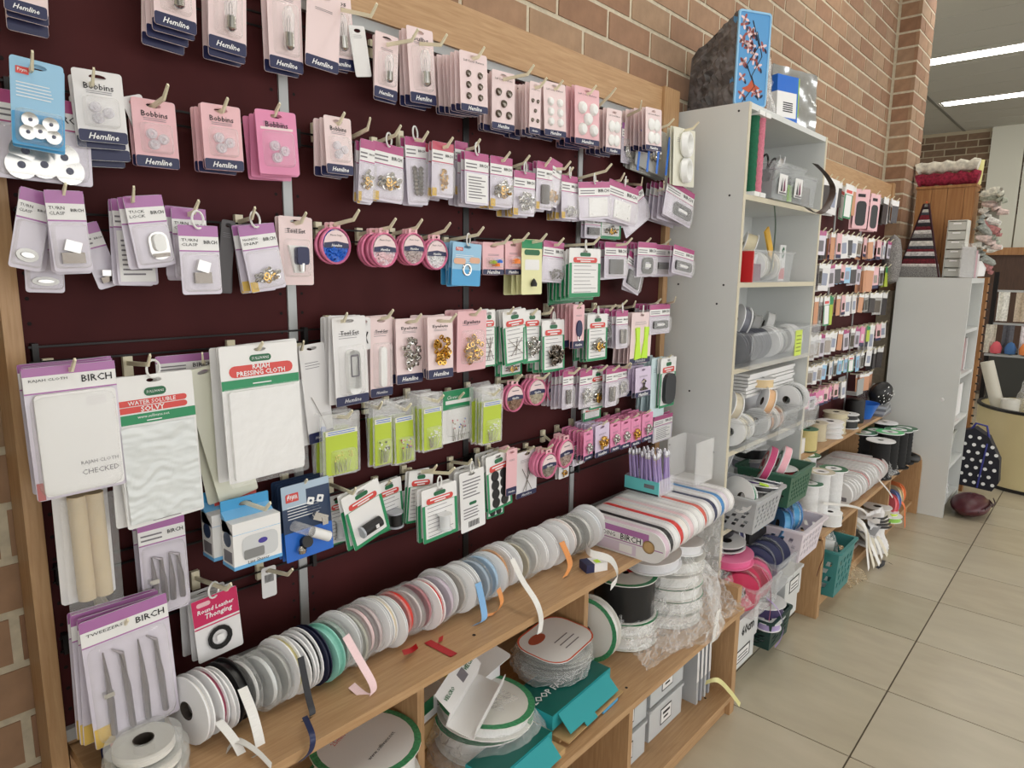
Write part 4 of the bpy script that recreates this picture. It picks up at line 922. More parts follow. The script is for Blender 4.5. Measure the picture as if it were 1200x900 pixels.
pd = ['first pink needle card after the grey clip packet', 'lilac needle card with gold needles', 'pink needle card after the lilac one', 'pink needle card with coloured bead circle', 'pink needle card with a gold star fan', 'pink needle card beside the ring drawing card']
for k, (b_, dd) in enumerate(zip(pk, pd)):
    S('hem', b_, dd, 6, name='needle_card', board=M_hot if k != 1 else mat('lavender_card', (214, 198, 222), .35), item='geyelets' if k in (1, 4) else 'eyelets', gap=.007, roll=-.04, tip=(b_[2]-2, b_[1]-4), blister=0)
# --- large packs at the left
v_ = S('birch', (26, 427, 136, 581), 'large pack of white pressing cloth by the left post', 4, name='cloth_pack', title='RAJAH CLOTH', roll=-.02, tip=(88, 421), gap=.012, yf=1.06, cat='packet', hh=.012)
def f_5(r_, w, h, C):
    C.P(r_, 'folded_cloth', 'cl', lambda: MB().plate(rrect(-w*.42, -h*.97, w*.46, -h*.2, .006), layer(1)-.006, layer(1)), M_paper)
    text('RAJAH CLOTH', r_, M_inkg, w*.2, layer(1)-.0065, -h*.76, w*.42); text('CHECKED', r_, M_inkg, w*.2, layer(1)-.0065, -h*.83, w*.42)
    C.P(r_, 'price_sticker', 'ps', lambda: MB().plate(rrect(w*.12, -h*.32, w*.34, -h*.25, .003), layer(1)-.0065), M_white)
    C.rect(r_, 'corner_mark', -w/2+.001, -h+.001, -w/2+w*.09, -h*.86, 2, mat('rose_corner', (186, 110, 110), .4))
f_5(*v_)
v_ = S('blank', (60, 574, 126, 705), 'clear pack with two beige fabric rolls', 2, plain=1, name='cloth_roll_pack', board=M_white, yf=1.1, hk=False, cat='packet')
def f_6(r_, w, h, C):
    for s_ in (-.12, .2): C.P(r_, 'fabric_roll', ('fr', s_), lambda: MB().lathe([(w*.17, -h*.97), (w*.17, -h*.02)], n=14), M_beige, (s_*w, layer(1)-w*.16, 0), (0, -.02, 0), True)
    C.P(r_, 'clear_bag', 'cbg', lambda: MB().plate(rrect(-w*.5, -h*1.02, w*.5, -h*.0, .004), layer(1)-.035), F_bag)
f_6(*v_)
v_ = S('blank', (133, 438, 226, 612), 'crinkly white soluble film pack with green band', 3, plain=1, name='film_pack', board=M_paper, roll=-.025, ringd=True, tip=(176, 416), gap=.01, yf=1.06, cat='packet')
def f_7(r_, w, h, C):
    C.rect(r_, 'brand_oval', -w*.14, -h*.14, w*.14, -h*.085, 1, M_dgreen, .01); text('SULLIVANS', r_, M_wink, 0, layer(2), -h*.112, w*.22)
    C.rect(r_, 'red_banner', -w*.5, -h*.195, w*.4, -h*.155, 1, M_red, .006); C.rect(r_, 'red_banner', -w*.5, -h*.24, w*.4, -h*.2, 1, M_red, .006)
    text('WATER SOLUBLE', r_, M_wink, -w*.05, layer(3), -h*.175, w*.6, bold=.01); text('SOLVY', r_, M_wink, -w*.05, layer(3), -h*.22, w*.3, bold=.02)
    C.rect(r_, 'green_band', -w*.5, -h*.315, w*.5, -h*.25, 1, M_green); text('www.sullivans.net', r_, M_wink, -w*.05, layer(3), -h*.27, w*.4); C.rect(r_, 'print_line', -w*.14, -h*.303, w*.05, -h*.296, 3, M_wink)
    C.P(r_, 'soluble_film', 'sf', lambda: MB().grid(lambda u, v: (-w*.47+u*w*.94, layer(2)-.002-.0016*max(-1, min(1, 1.6*NZ(Vector((u*2.2, v*15+2.5*NZ(Vector((u*3, v*2, 4))), 0)))+.7*NZ(Vector((u*9, v*24, 2))))), -h*.98+v*h*.65), 24, 60), mat('soluble_film', (222, 226, 226), .22), smooth=True)
    C.lines(r_, -w*.2, w*.3, -h*.99, -h*.975, 1, 8, M_inkg, .3)
f_7(*v_)
S('blank', (212, 430, 262, 594), 'cream film pack swung out behind the white one', 2, plain=1, name='film_pack', board=mat('cream_film', (226, 226, 208), .3), roll=-.2, yf=1.1, hk=False, cat='packet')
v_ = S('blank', (231, 436, 284, 590), 'cream pack with a red bottom edge', 2, plain=1, name='film_pack', board=mat('cream_pack', (226, 218, 200), .4), roll=-.06, ringd=True, tip=(237, 414), cat='packet')
def f_8(r_, w, h, C):
    C.rect(r_, 'red_foot', -w*.5+.0004, -h+.0004, w*.5-.0004, -h*.8, 1, M_red); C.lines(r_, -w*.3, w*.4, -h*.5, -h*.3, 4, 1, M_inkg, .2); C.lines(r_, -w*.3, w*.4, -h*.75, -h*.6, 3, 1, M_inkg, .2)
f_8(*v_)
S('birch', (182, 415, 252, 470), 'purple headed pack tucked behind the soluble film', 1, name='cloth_pack', yf=1.13, hk=False, cat='packet')
v_ = S('blank', (257, 403, 350, 558), 'large pressing cloth pack with red and green header', 3, plain=1, name='cloth_pack', board=M_paper, tip=(308, 401), gap=.012, roll=-.01, yf=1.06, cat='packet')
def f_9(r_, w, h, C):
    C.rect(r_, 'brand_oval', -w*.14, -h*.125, w*.14, -h*.075, 1, M_dgreen, .01); text('SULLIVANS', r_, M_wink, 0, layer(2), -h*.1, w*.22)
    C.rect(r_, 'red_banner', -w*.4, -h*.23, w*.42, -h*.145, 1, M_red, .01)
    text('RAJAH', r_, M_wink, 0, layer(3), -h*.167, w*.22, bold=.02); text('PRESSING CLOTH', r_, M_wink, 0, layer(3), -h*.205, w*.62, bold=.02)
    C.rect(r_, 'green_band', -w*.5+.0004, -h*.315, w*.5-.0004, -h*.245, 1, M_green); C.rect(r_, 'print_line', -w*.12, -h*.288, w*.12, -h*.28, 3, M_wink)
    C.P(r_, 'folded_cloth', 'fc', lambda: MB().plate(rrect(-w*.44, -h*.98, w*.44, -h*.325, .004), layer(1)-.007, layer(1)), M_paper)
    C.P(r_, 'clear_bag', 'cbg', lambda: MB().plate(rrect(-w*.52, -h*1.02, w*.52, -h*.3, .004), layer(1)-.009), F_bag)
f_9(*v_)
S('blank', (349, 403, 380, 520), 'slim white card with needle and blue threader', 2, name='needle_card', board=M_white, item='single_needle', navyfoot=1, blister=0, iz=.75, ih=.45, iw=.8, roll=-.08, tip=(356, 400))
S('birch', (160, 606, 216, 719), 'lilac tweezer packs half hidden behind the blue box', 3, name='tweezer_pack', item='tweezers', yf=1.1, gap=.012, hk=False, cat='packet')
S('birch', (92, 712, 198, 862), 'large lilac pack of four steel tweezers', 4, name='tweezer_pack', title='TWEEZERS', item='tweezers', corner=1, roll=-.03, tip=(150, 726), gap=.013, yf=1.05, ih=.85, iw=.75, cat='packet')
v_ = S('blank', (223, 696, 278, 769), 'red headed packet of black leather cord', 4, plain=1, name='cord_packet', board=M_white, ringd=True, tip=(271, 684), gap=.009, roll=-.05, item='coil', iz=.7, iw=.55, blister=0, cat='packet')
def f_10(r_, w, h, C):
    C.rect(r_, 'red_header', -w*.5+.0004, -h*.42, w*.5-.0004, -.0004, 1, mat('crimson_header', (200, 36, 92), .35)); C.rect(r_, 'brand_oval', -w*.4, -h*.13, -w*.1, -h*.06, 2, M_pink, .01)
    text('Round Leather', r_, M_wink, 0, layer(3), -h*.2, w*.8, shear=.15, bold=.02); text('Thonging', r_, M_wink, 0.05*w, layer(3), -h*.31, w*.6, shear=.15, bold=.02)
    C.rect(r_, 'red_line', -w*.5+.0004, -h*.47, w*.5-.0004, -h*.45, 1, MATS['crimson_header'])
f_10(*v_)
v_ = S('blank', (306, 664, 323, 700), 'small white price tag on a short hook', 1, plain=1, name='price_tag', tip=(343, 667))
def f_11(r_, w, h, C):
    C.P(r_, 'barcode', 'bc', lambda: [mb := MB(), [mb.plate(rrect(-w*.3+i*w*.07, -h*.5, -w*.3+i*w*.07+w*.035, -h*.25, 0), layer(2)) for i in range(9)]][0], M_ink)
f_11(*v_)
v_ = S('blank', (116, 846, 194, 893), 'navy card with red lettering under the tweezer pack', 1, plain=1, name='tape_card', board=M_navy, yf=1.08, hk=False, roll=-.02)
def f_12(r_, w, h, C):
    C.rect(r_, 'red_patch', -w*.36, -h*.4, -w*.0, -h*.1, 1, mat('coral_patch', (214, 108, 96), .4)); text('TIME', r_, M_wink, -w*.18, layer(2), -h*.25, w*.3, bold=.02)
    C.rect(r_, 'white_strip', w*.02, -h*.55, w*.45, -h*.42, 1, M_paper); C.rect(r_, 'white_strip', -w*.3, -h*.8, -w*.1, -h*.66, 1, M_paper)
f_12(*v_)

# --- two blue shaver boxes
for k in range(2):
    x0_, x1_ = .478-.012*k, .563-.012*k; y0_ = 1.035+.047*k; z0_, z1_ = .972+.006*k, 1.052+.006*k
    o = empty('shaver_box', ((x0_+x1_)/2, y0_+.02, z0_)); tag(o, ['light blue and white boxed fabric shaver with price sticker', 'light blue boxed shaver behind the stickered one'][k], 'box')
    hw = (x1_-x0_)/2; hh = z1_-z0_
    obj('carton', MB().bbox((-hw, -.02, 0), (hw, .02, hh)), M_paper, o); obj('hang_flap', MB().plate(rrect(-hw, hh, hw, hh+.03, .002), .018, .02, [disc(0, hh+.018, .012, .004, 10)]), M_sky, o)
    obj('sloped_top', MB().add([(-hw, -.0205, hh-.02), (hw, -.0205, hh-.02), (hw, .018, hh+.012), (-hw, .018, hh+.012), (-hw, .018, hh-.02), (hw, .018, hh-.02)], [(0, 1, 2, 3), (0, 3, 4), (1, 5, 2), (3, 2, 5, 4)]), mat('box_blue', (110, 178, 226), .35), o)
    obj('blue_foot', MB().bbox((-hw-.0004, -.0206, 0), (hw+.0004, .0206, .006)), MATS['box_blue'], o)
    if k == 0:
        obj('window_print', MB().plate(rrect(-hw*.65, .012, hw*.85, hh*.68, .012), -.0208), mat('window_print', (206, 208, 210), .3), o); obj('grey_head', MB().plate(rrect(-hw*.6, .014, hw*.25, hh*.38, .003), -.0212), mat('shaver_grey', (132, 132, 132), .4), o)
        obj('purple_button', MB().plate(disc(hw*.2, hh*.5, hw*.2, hh*.06), -.0212), mat('indigo', (70, 60, 150), .4), o); text('Lint Shaver', o, M_ink, 0, -.0212, hh*.105, hw*.9)
        obj('price_sticker', MB().plate(rrect(-hw*.8, hh*.74, -hw*.2, hh*.92, .003), -.022).mesh('price_sticker'), M_paper, o, (0, .004, .004), (-.6, 0, 0))
    obj('round_print', MB().lathe([(.013, 0), (.013, .0005)], axis='x', n=16), M_prymd, o, (-hw-.0006, 0, hh*.62)); obj('barcode', MB().bbox((-hw-.0006, -.014, .01), (-hw, .014, .03)), M_inkg, o)
    if k == 0: hook(.52, z1_+.018, 1.03, (.52, .985, z1_+.04), 'cream plastic hook holding the blue shaver boxes')
# ================================================================== ribbon spools, boards and tapes on the low shelves
from mathutils import noise
F_flange = film('clear_flange', (240, 242, 240), gloss=.08, rough=.08)
M_flange = mat('white_spool_flange', (242, 242, 243), .35)
M_hole = mat('spool_hole', (60, 52, 46), .8)
def rib(rgb): return mat('ribbon_%02x%02x%02x' % rgb, rgb, .35, var=.06, scale=120, stretch=(1, 8, 8))
_SP = {}
def spool(loc, R, wd, ribbon=(235, 235, 235), flange=None, label='', group=None, rot=(0, 0, 0), fill=.9, name='ribbon_spool', hub=.28, rim=None, print_=None):
    """axis along local x; flanges at both ends, ribbon wound between, a bore through the middle"""
    fm = flange or M_flange; key = (round(R, 3), round(wd, 3), fm.name, ribbon, fill, rim.name if rim else 0)
    if key not in _SP:
        ft = min(.0026, wd*.2)
        a = MB().lathe([(R*hub, -ft/2), (R, -ft/2), (R, ft/2), (R*hub, ft/2), (R*hub, -ft/2)], axis='x', n=28, cap=False)
        w_ = MB().lathe([(R*hub, -wd/2+ft), (R*fill, -wd/2+ft), (R*fill, wd/2-ft), (R*hub, wd/2-ft)], axis='x', n=28, cap=False)
        h_ = MB().lathe([(R*hub, -wd/2), (R*hub*.9, -wd/2), (R*hub*.9, wd/2), (R*hub, wd/2)], axis='x', n=16, cap=False)
        ms = [a.mesh('flange', True), w_.mesh('wound_ribbon', True), h_.mesh('hub', True)]
        ms[0].materials.append(fm); ms[1].materials.append(rib(ribbon)); ms[2].materials.append(M_hole)
        if rim:
            gm = MB().lathe([(R*.86, 0), (R*1.0, 0)], axis='x', n=28, cap=False).mesh('printed_rim', True); gm.materials.append(rim); ms.append(gm)
        _SP[key] = ms
    ms = _SP[key]
    r_ = obj(name, ms[1], None, None, loc, rot); ft = min(.0026, wd*.2)
    for s in (-1, 1):
        f_ = obj('flange', ms[0], None, r_, (s*(wd-ft)/2, 0, 0))
        if len(ms) > 3: obj('printed_rim', ms[3], None, f_, (s*(ft/2+.0004), 0, 0))
    obj('hub', ms[2], None, r_)
    tag(r_, label, 'spool', group)
    return r_
def ribbon(pts, wv, m, label, name='loose_ribbon', n=5, group=None):
    """flat tape along points, wv = half-width vector"""
    P = [Vector(p) for p in pts]; Q = []
    for i in range(len(P)-1):
        p0, p1, p2, p3 = P[max(i-1, 0)], P[i], P[i+1], P[min(i+2, len(P)-1)]
        for k in range(n):
            t = k/n; Q.append(.5*((2*p1)+(p2-p0)*t+(2*p0-5*p1+4*p2-p3)*t*t+(3*p1-p0-3*p2+p3)*t**3))
    Q.append(P[-1]); wv = Vector(wv); mb = MB(); vs = []; o = Q[0].copy()
    for q in Q:
        vs += [q-wv-o, q+wv-o]
    mb.add(vs, [(2*i, 2*i+1, 2*i+3, 2*i+2) for i in range(len(Q)-1)])
    vs2 = []
    for i, q in enumerate(Q):
        t = (Q[min(i+1, len(Q)-1)]-Q[max(i-1, 0)]).normalized(); nn = t.cross(wv).normalized()*.0007
        vs2 += [q-wv-o+nn, q+wv-o+nn]
    mb.add(vs2, [(2*i, 2*i+2, 2*i+3, 2*i+1) for i in range(len(Q)-1)])
    ob = obj(name, mb.mesh(name, True), m, None, o); tag(ob, label, 'ribbon', group); return ob
W8, CL = M_flange, F_flange
# (pixel x, radius, width, ribbon colour, flange, what it looks like)
row = [(228, .056, .020, (228, 226, 222), W8, 'fat white'), (247, .055, .012, (150, 62, 88), W8, 'burgundy and white'), (259, .054, .014, (226, 224, 220), W8, 'white cotton'), (273, .055, .017, (20, 19, 20), mat('black_flange', (26, 25, 26), .5), 'all black'),
       (289, .052, .016, (224, 224, 222), CL, 'clear sided white'), (307, .052, .020, (216, 220, 220), CL, 'clear sided silver white'), (321, .052, .012, (170, 170, 166), CL, 'clear sided grey'), (334, .056, .014, (206, 196, 140), W8, 'white with straw edge'),
       (346, .055, .013, (16, 16, 18), W8, 'black between white flanges'), (357, .056, .013, (18, 18, 22), W8, 'black beside the navy'), (366, .057, .009, (26, 32, 62), mat('navy_flange', (26, 30, 58), .5), 'dark navy'), (378, .054, .018, (140, 206, 190), rib((150, 212, 198)), 'mint green'),
       (391, .054, .014, (150, 170, 162), CL, 'clear sided sage'), (404, .056, .013, (232, 232, 232), W8, 'bright white in front of the sage'), (412, .055, .009, (168, 166, 150), CL, 'olive grey'), (421, .055, .012, (236, 200, 202), CL, 'pale pink'),
       (431, .055, .012, (190, 168, 170), CL, 'dusty rose'), (440, .056, .010, (224, 222, 222), W8, 'white with ink marks'), (448, .054, .010, (240, 206, 120), W8, 'butter yellow'), (456, .054, .010, (232, 230, 228), W8, 'white after the yellow'),
       (467, .054, .018, (206, 48, 36), CL, 'scarlet'), (479, .054, .012, (226, 216, 216), CL, 'clear with white hub'), (489, .054, .012, (170, 40, 70), CL, 'crimson'), (499, .055, .014, (208, 38, 40), W8, 'bright red'),
       (511, .056, .014, (196, 176, 196), CL, 'lilac'), (520, .056, .010, (222, 220, 224), W8, 'white with blue handwriting'), (529, .055, .010, (178, 168, 160), CL, 'taupe'), (537, .056, .013, (236, 236, 236), W8, 'plain white before the blues'), (545, .056, .012, (238, 238, 238), W8, 'plain white touching the blues'),
       (555, .055, .014, (140, 164, 188), CL, 'steel blue'), (565, .056, .014, (146, 190, 228), CL, 'light blue'), (573, .056, .010, (222, 226, 230), W8, 'white after the light blue'), (581, .055, .012, (222, 150, 74), CL, 'orange'), (589, .055, .010, (206, 198, 214), W8, 'white and violet'),
       (597, .055, .012, (232, 230, 228), W8, 'white after the violet'), (604, .054, .010, (190, 178, 150), CL, 'tan'), (615, .057, .020, (216, 214, 212), CL, 'silver grey with printed label'), (627, .056, .016, (238, 238, 238), W8, 'first of the four plain white'), (637, .056, .016, (238, 238, 240), W8, 'second of the four plain white'),
       (648, .056, .016, (236, 238, 240), W8, 'third of the four plain white'), (658, .056, .014, (226, 160, 112), W8, 'apricot'), (667, .055, .014, (190, 186, 178), CL, 'silver wire'), (677, .055, .018, (200, 200, 196), CL, 'loosely wound silver'), (687, .056, .014, (172, 196, 210), W8, 'pale blue labelled'), (695, .057, .014, (226, 224, 206), W8, 'glossy cream')]
lastx = 0
for k, (px_, R, wd, c, fl_, nm) in enumerate(row):
    t_u = (px_-228)/(700-228); X = at(px_, 848-225*t_u-10*math.sin(math.pi*t_u), Y=1.02).x
    white_ = min(c) > 200; c = tuple(min(248, v+10) for v in c) if white_ else c; wd *= .62 if white_ else 1.0; X = max(X, lastx+wd/2+.0015); lastx = X+wd/2
    spool((X, 1.035+random.uniform(-.008, .008), Z1+R+.0005), R, wd, c, fl_, nm+' ribbon spool standing in the shelf row', 'ribbon spools standing on the low shelf', (random.uniform(0, 6), random.uniform(-.05, .02), random.uniform(.16, .30)), fill=.9 if not white_ else .84)
# tails of ribbon
def A(x, y, **k): return at(x, y, **k)
z_ = Z1+.0012
M_rw = rib((230, 228, 224)); M_rk = rib((22, 22, 30)); M_rn = rib((34, 44, 84)); M_rp = rib((238, 206, 208)); M_rr = rib((176, 28, 34)); M_ro = rib((226, 150, 84)); M_rb = rib((120, 170, 216)); M_rlav = rib((190, 170, 216)); M_ry = rib((228, 222, 158))
ribbon([A(256, 845, Y=.99), A(276, 870, Y=.96), A(293, 905, Y=.93)], (.007, 0, 0), M_rw, 'white satin tail trailing off the fat white spool')
ribbon([A(284, 806, Y=.985), A(297, 840, Y=.96), A(306, 880, Y=.94), A(300, 885, Z=z_+.004)], (.008, 0, .0), M_rw, 'white tail dropping from the clear sided spool')
ribbon([A(266, 880, Z=z_+.002), A(278, 868, Z=z_+.014), A(300, 880, Z=z_+.01), A(318, 898, Z=z_+.004)], (.004, .006, .0), M_rw, 'white loop curled on the shelf edge')
ribbon([A(352, 770, Y=.975), A(361, 815, Y=.96), A(366, 838, Y=.95), A(355, 845, Y=.935)], (.006, 0, 0), M_rk, 'black tail draped under the navy spool')
ribbon([A(357, 840, Y=.93), A(366, 862, Y=.88), A(364, 880, Y=.878), A(352, 892, Y=.884)], (.005, 0, 0), M_rn, 'navy tail hanging over the shelf edge')
ribbon([A(405, 745, Y=.975), A(422, 775, Y=.95), A(436, 800, Y=.93), A(437, 812, Y=.92), A(427, 815, Y=.93), A(412, 803, Y=.96)], (.007, 0, .002), M_rp, 'pale pink ribbon loop over the shelf')
ribbon([A(472, 765, Y=.95), A(482, 762, Z=z_+.008), A(489, 757, Z=z_+.012)], (.004, .008, 0), M_rr, 'short crimson tail beside the scarlet spool')
ribbon([A(501, 752, Z=z_), A(532, 768, Z=z_)], (.009, .0, 0), M_rr, 'flat dark red strip lying on the shelf')
ribbon([A(518, 742, Y=.99), A(516, 752, Z=z_+.003)], (.006, 0, 0), rib((208, 38, 40)), 'short red tail under the lilac spool')
ribbon([A(560, 683, Y=.975), A(566, 710, Y=.96), A(567, 726, Y=.95), A(556, 732, Z=z_+.003)], (.009, 0, .0), M_rb, 'light blue tail curling to the shelf')
ribbon([A(584, 690, Y=.97), A(588, 706, Y=.95), A(580, 718, Z=z_+.006), A(566, 722, Z=z_+.004)], (.006, 0, .002), M_ro, 'orange tail looping under its spool')
ribbon([A(600, 655, Y=.975), A(612, 680, Y=.93), A(628, 705, Y=.885), A(634, 725, Y=.878), A(632, 742, Y=.876)], (.008, 0, .0), M_rw, 'long white tail hanging over the shelf by the envelope')
ribbon([A(658, 635, Y=.975), A(668, 660, Y=.965), A(662, 676, Z=z_+.004)], (.010, 0, .0), M_ro, 'apricot tail resting on the shelf')
ribbon([A(687, 640, Y=.97), A(692, 648, Y=.93), A(716, 656, Y=.89), A(724, 675, Y=.87), A(716, 688, Y=.872)], (.002, .0, .009), M_rw, 'white tail curling over the shelf corner')
# little price box by the board row
b_ = at(699, 668, Z=Z1)
o = obj('small_box', MB().bbox((-.03, -.02, 0), (.03, .02, .022)), M_paper, None, (b_.x, b_.y+.01, Z1), (0, 0, -.45)); tag(o, 'small blue and white box lying at the shelf corner', 'box')
obj('blue_end', MB().bbox((-.0305, -.0204, .0004), (-.008, .0204, .0224)), M_navy, o); obj('price_sticker', MB().bbox((.0, -.014, .022), (.014, .004, .0226)), M_limehot, o)
# ---- flat spools at the shelf's left end
for k in range(3):
    p = at(170, 893, Z=Z1+.02)
    o = spool((p.x+random.uniform(-.004, .004), p.y-.01, Z1+.012+.022*k), .058-.006*(k == 2), .02, (226, 222, 214), CL, ['white tape reel lying lowest under the tweezer pack', 'white tape reel lying second under the tweezer pack', 'white tape reel lying on top under the tweezer pack'][k], 'flat white reels at the shelf end', (0, math.pi/2, 0), fill=.8)
# ---- bias binding boards standing in a row
LB, HB, TB = .285, .084, .03
edge = [(214, 190, 204), (30, 28, 30), (230, 230, 230), (206, 46, 40), (232, 226, 220), (226, 196, 200), (234, 234, 232), (228, 228, 226), (204, 90, 74), (236, 236, 236), (34, 40, 78), (230, 230, 232), (60, 130, 190), (214, 204, 214), (232, 230, 230)]
nm = ['front binding board with purple printed label', 'black edged binding board', 'white binding board after the black one', 'red edged binding board', 'ivory binding board after the red one', 'blush binding board', 'first white board past the blush one', 'second white board past the blush one', 'rust edged binding board', 'white board after the rust one', 'navy edged binding board', 'white board between navy and blue', 'bright blue edged binding board', 'mauve edged binding board', 'last white board against the cabinet']
st = rrect(-LB/2, 0, LB/2, HB, HB/2, 6)
sti = rrect(-LB/2+.002, .002, LB/2-.002, HB-.002, HB/2, 6)
for k in range(15):
    C = Ctx(); X = 1.51+.0335*k
    root = obj('binding_board', MB().plate(sti, -TB/2+.004, TB/2-.004).mesh('binding_board', True), rib(edge[k]), None, (X, .945+.0025*k+random.uniform(-.004, .004), Z1+.001), (0, 0, -math.pi/2+random.uniform(-.02, .02)))
    for s in (-1, 1):
        C.P(root, 'card_face', ('cf', s), lambda: MB().plate(st, -TB/2*s, (-TB/2+.004)*s, [disc(LB*.33, HB*.5, .018, n=16)]) if s > 0 else MB().plate(st, TB/2-.004, TB/2), M_white)
    C.P(root, 'core_ring', 'cr', lambda: MB().lathe([(.018, -TB/2-.001), (.014, -TB/2-.001), (.014, TB/2-.006), (.018, TB/2-.006)], axis='y', n=16), M_kraft, (LB*.33, 0, HB*.5), smooth=True)
    if k == 0:
        y_ = -TB/2-.0006
        for (a, b, c, d, m, nme) in ((-LB*.48, HB*.56, LB*.33, HB*.9, M_purple, 'purple_band'), (-LB*.49, HB*.44, LB*.48, HB*.47, M_purple, 'purple_line'), (-LB*.46, HB*.06, LB*.2, HB*.4, mat('lilac_print', (214, 200, 216), .4), 'lilac_field'), (-LB*.48, HB*.5, LB*.27, HB*.7, M_paper, 'white_field')):
            C.P(root, nme, nme, lambda: MB().plate(rrect(a, b, c, d, .002), y_-(.0003 if nme == 'white_field' else 0)), m)
        text('BINDING', root, M_ink, -LB*.14, y_-.0008, HB*.6, LB*.22); text('BIRCH', root, M_ink, LB*.14, y_-.0008, HB*.6, LB*.22, bold=.01)
        C.P(root, 'white_patch', 'wp', lambda: MB().plate(rrect(LB*.02, HB*.1, LB*.16, HB*.36, .002), y_-.0004), M_paper)
    tag(root, nm[k]+' in the row', 'binding board', 'binding boards in a row')
# ---- bucket of lavender needle sticks and the acrylic holder behind it
bx = empty('needle_tub', (1.80, 1.03, Z1+HB+.002)); tag(bx, 'open tub of lavender sticks with an aqua label, on the binding boards', 'tub')
obj('tub_wall', MB().bbox((-.045, -.06, 0), (.045, -.057, .05)), F_clear, bx); obj('tub_wall', MB().bbox((-.045, .057, 0), (.045, .06, .05)), F_clear, bx)
obj('tub_wall', MB().bbox((.042, -.057, 0), (.045, .057, .05)), F_clear, bx); obj('tub_base', MB().bbox((-.045, -.06, 0), (.045, .06, .003)), F_clear, bx)
lb = obj('aqua_label', MB().bbox((-.048, -.06, .003), (-.045, .06, .046)), M_mint, bx); obj('dark_strip', MB().bbox((-.0485, -.06, .003), (-.048, .06, .008)), M_ink, lb); obj('barcode', MB().bbox((-.0487, -.045, .022), (-.048, -.01, .034)), M_inkg, lb)
sm = MB().tube([(0, 0, 0), (0, 0, .112)], .0032, 6).mesh('stick'); sm.materials.append(M_mauve)
cm = MB().lathe([(.0001, .0), (.0045, .002), (.0055, .01), (.003, .02), (.0001, .022)], n=6).mesh('stick_tip'); cm.materials.append(mat('silver_foil', (214, 214, 220), .25, metal=.6, bump=.6, scale=200))
rr = random.Random(4)
for k in range(34):
    px0 = -.036+.0145*(k % 6); py0 = -.05+.0185*(k//6)
    o = obj('needle_stick', sm, None, None, (1.80+px0, 1.03+py0, Z1+HB+.006), (rr.uniform(-.06, .06), -.14+rr.uniform(-.05, .05), 0)); obj('stick_tip', cm, None, o, (0, 0, .112))
    tag(o, 'lavender stick with silver foil tip in the aqua labelled tub', 'stick', 'lavender sticks in the tub')
ah = obj('acrylic_holder', MB().bbox((0, 0, 0), (.12, .004, .14)), F_clear, None, (1.93, .94, Z1+HB+.002)); tag(ah, 'clear acrylic holder standing behind the lavender sticks', 'holder')
for a, b in (((0, .1, 0), (.12, .104, .14)), ((.116, .004, 0), (.12, .1, .14)), ((0, .004, 0), (.116, .1, .004))): obj('holder_wall', MB().bbox(a, b), F_clear, ah)
# curved cream strip poking up by the trim
q = at(702, 608, Y=1.15); o = obj('cream_strip', MB().tube([(0, 0, -.03), (.004, -.004, .0), (.014, -.012, .03), (.02, -.012, .05)], .004, 5, .6), M_cream, None, q); tag(o, 'curved cream plastic strip standing behind the binding boards', 'strip')
# ================================================================== lower shelf: big reels, boxes and cellophane
M_rim = mat('green_rim_print', (66, 146, 100), .45, var=.35, scale=180)
def big_reel(loc, R, wd, label, tape=(228, 228, 226), rot=(0, math.pi/2, 0), group=None, fill=.9, rim=M_rim): return spool(loc, R, wd, tape, mat('card_flange', (226, 224, 218), .5), label, group, rot, fill, 'tape_reel', .12, rim)
def crumple(name, label, c, r, seed, drape=0, nu=40, nv=18, amp=.02, m=None, cat='wrapping', flat=.15):
    """a loose bag of film: a bulging shell with folds, resting on what it wraps"""
    c = Vector(c); rx, ry, rz = r
    def fn(u, v):
        a = u*2*math.pi; p = v*math.pi*.5
        q = Vector((math.cos(a)*math.cos(p), math.sin(a)*math.cos(p), math.sin(p)))
        n1 = noise.noise(q*2.2+Vector((seed, 0, 0))); n2 = noise.noise(q*6+Vector((0, seed, 0))); n3 = noise.noise(q*14+Vector((0, 0, seed)))
        k = 1+amp*(6*n1+5*n2+4*n3)
        f = max(0, math.sin(p))
        return (q.x*rx*k, q.y*ry*k, max(0.0005, q.z*rz*(1+amp*4*n2)+abs(n3)*amp*.3*(1-f)))
    mb = MB().grid(fn, nu, nv)
    o = obj(name, mb.mesh(name, False), m or F_crinkle, None, c); tag(o, label, cat); return o
def sheet(name, label, P, seed, amp=.012, n=26, m=None, cat='wrapping'):
    """crumpled flat film between four corner points"""
    P = [Vector(p) for p in P]; o0 = P[0]
    nn = (P[1]-P[0]).cross(P[3]-P[0]).normalized()
    def fn(u, v):
        q = (P[0]*(1-u)+P[1]*u)*(1-v)+(P[3]*(1-u)+P[2]*u)*v
        k = noise.noise(Vector((u*4+seed, v*4, 0)))*1.2+noise.noise(Vector((u*11, v*11+seed, 3)))*.8+noise.noise(Vector((u*23, v*23, seed)))*.45
        return q-o0+nn*k*amp
    o = obj(name, MB().grid(fn, n, n).mesh(name), m or F_crinkle, None, o0); tag(o, label, cat); return o
zf = Z2+.001
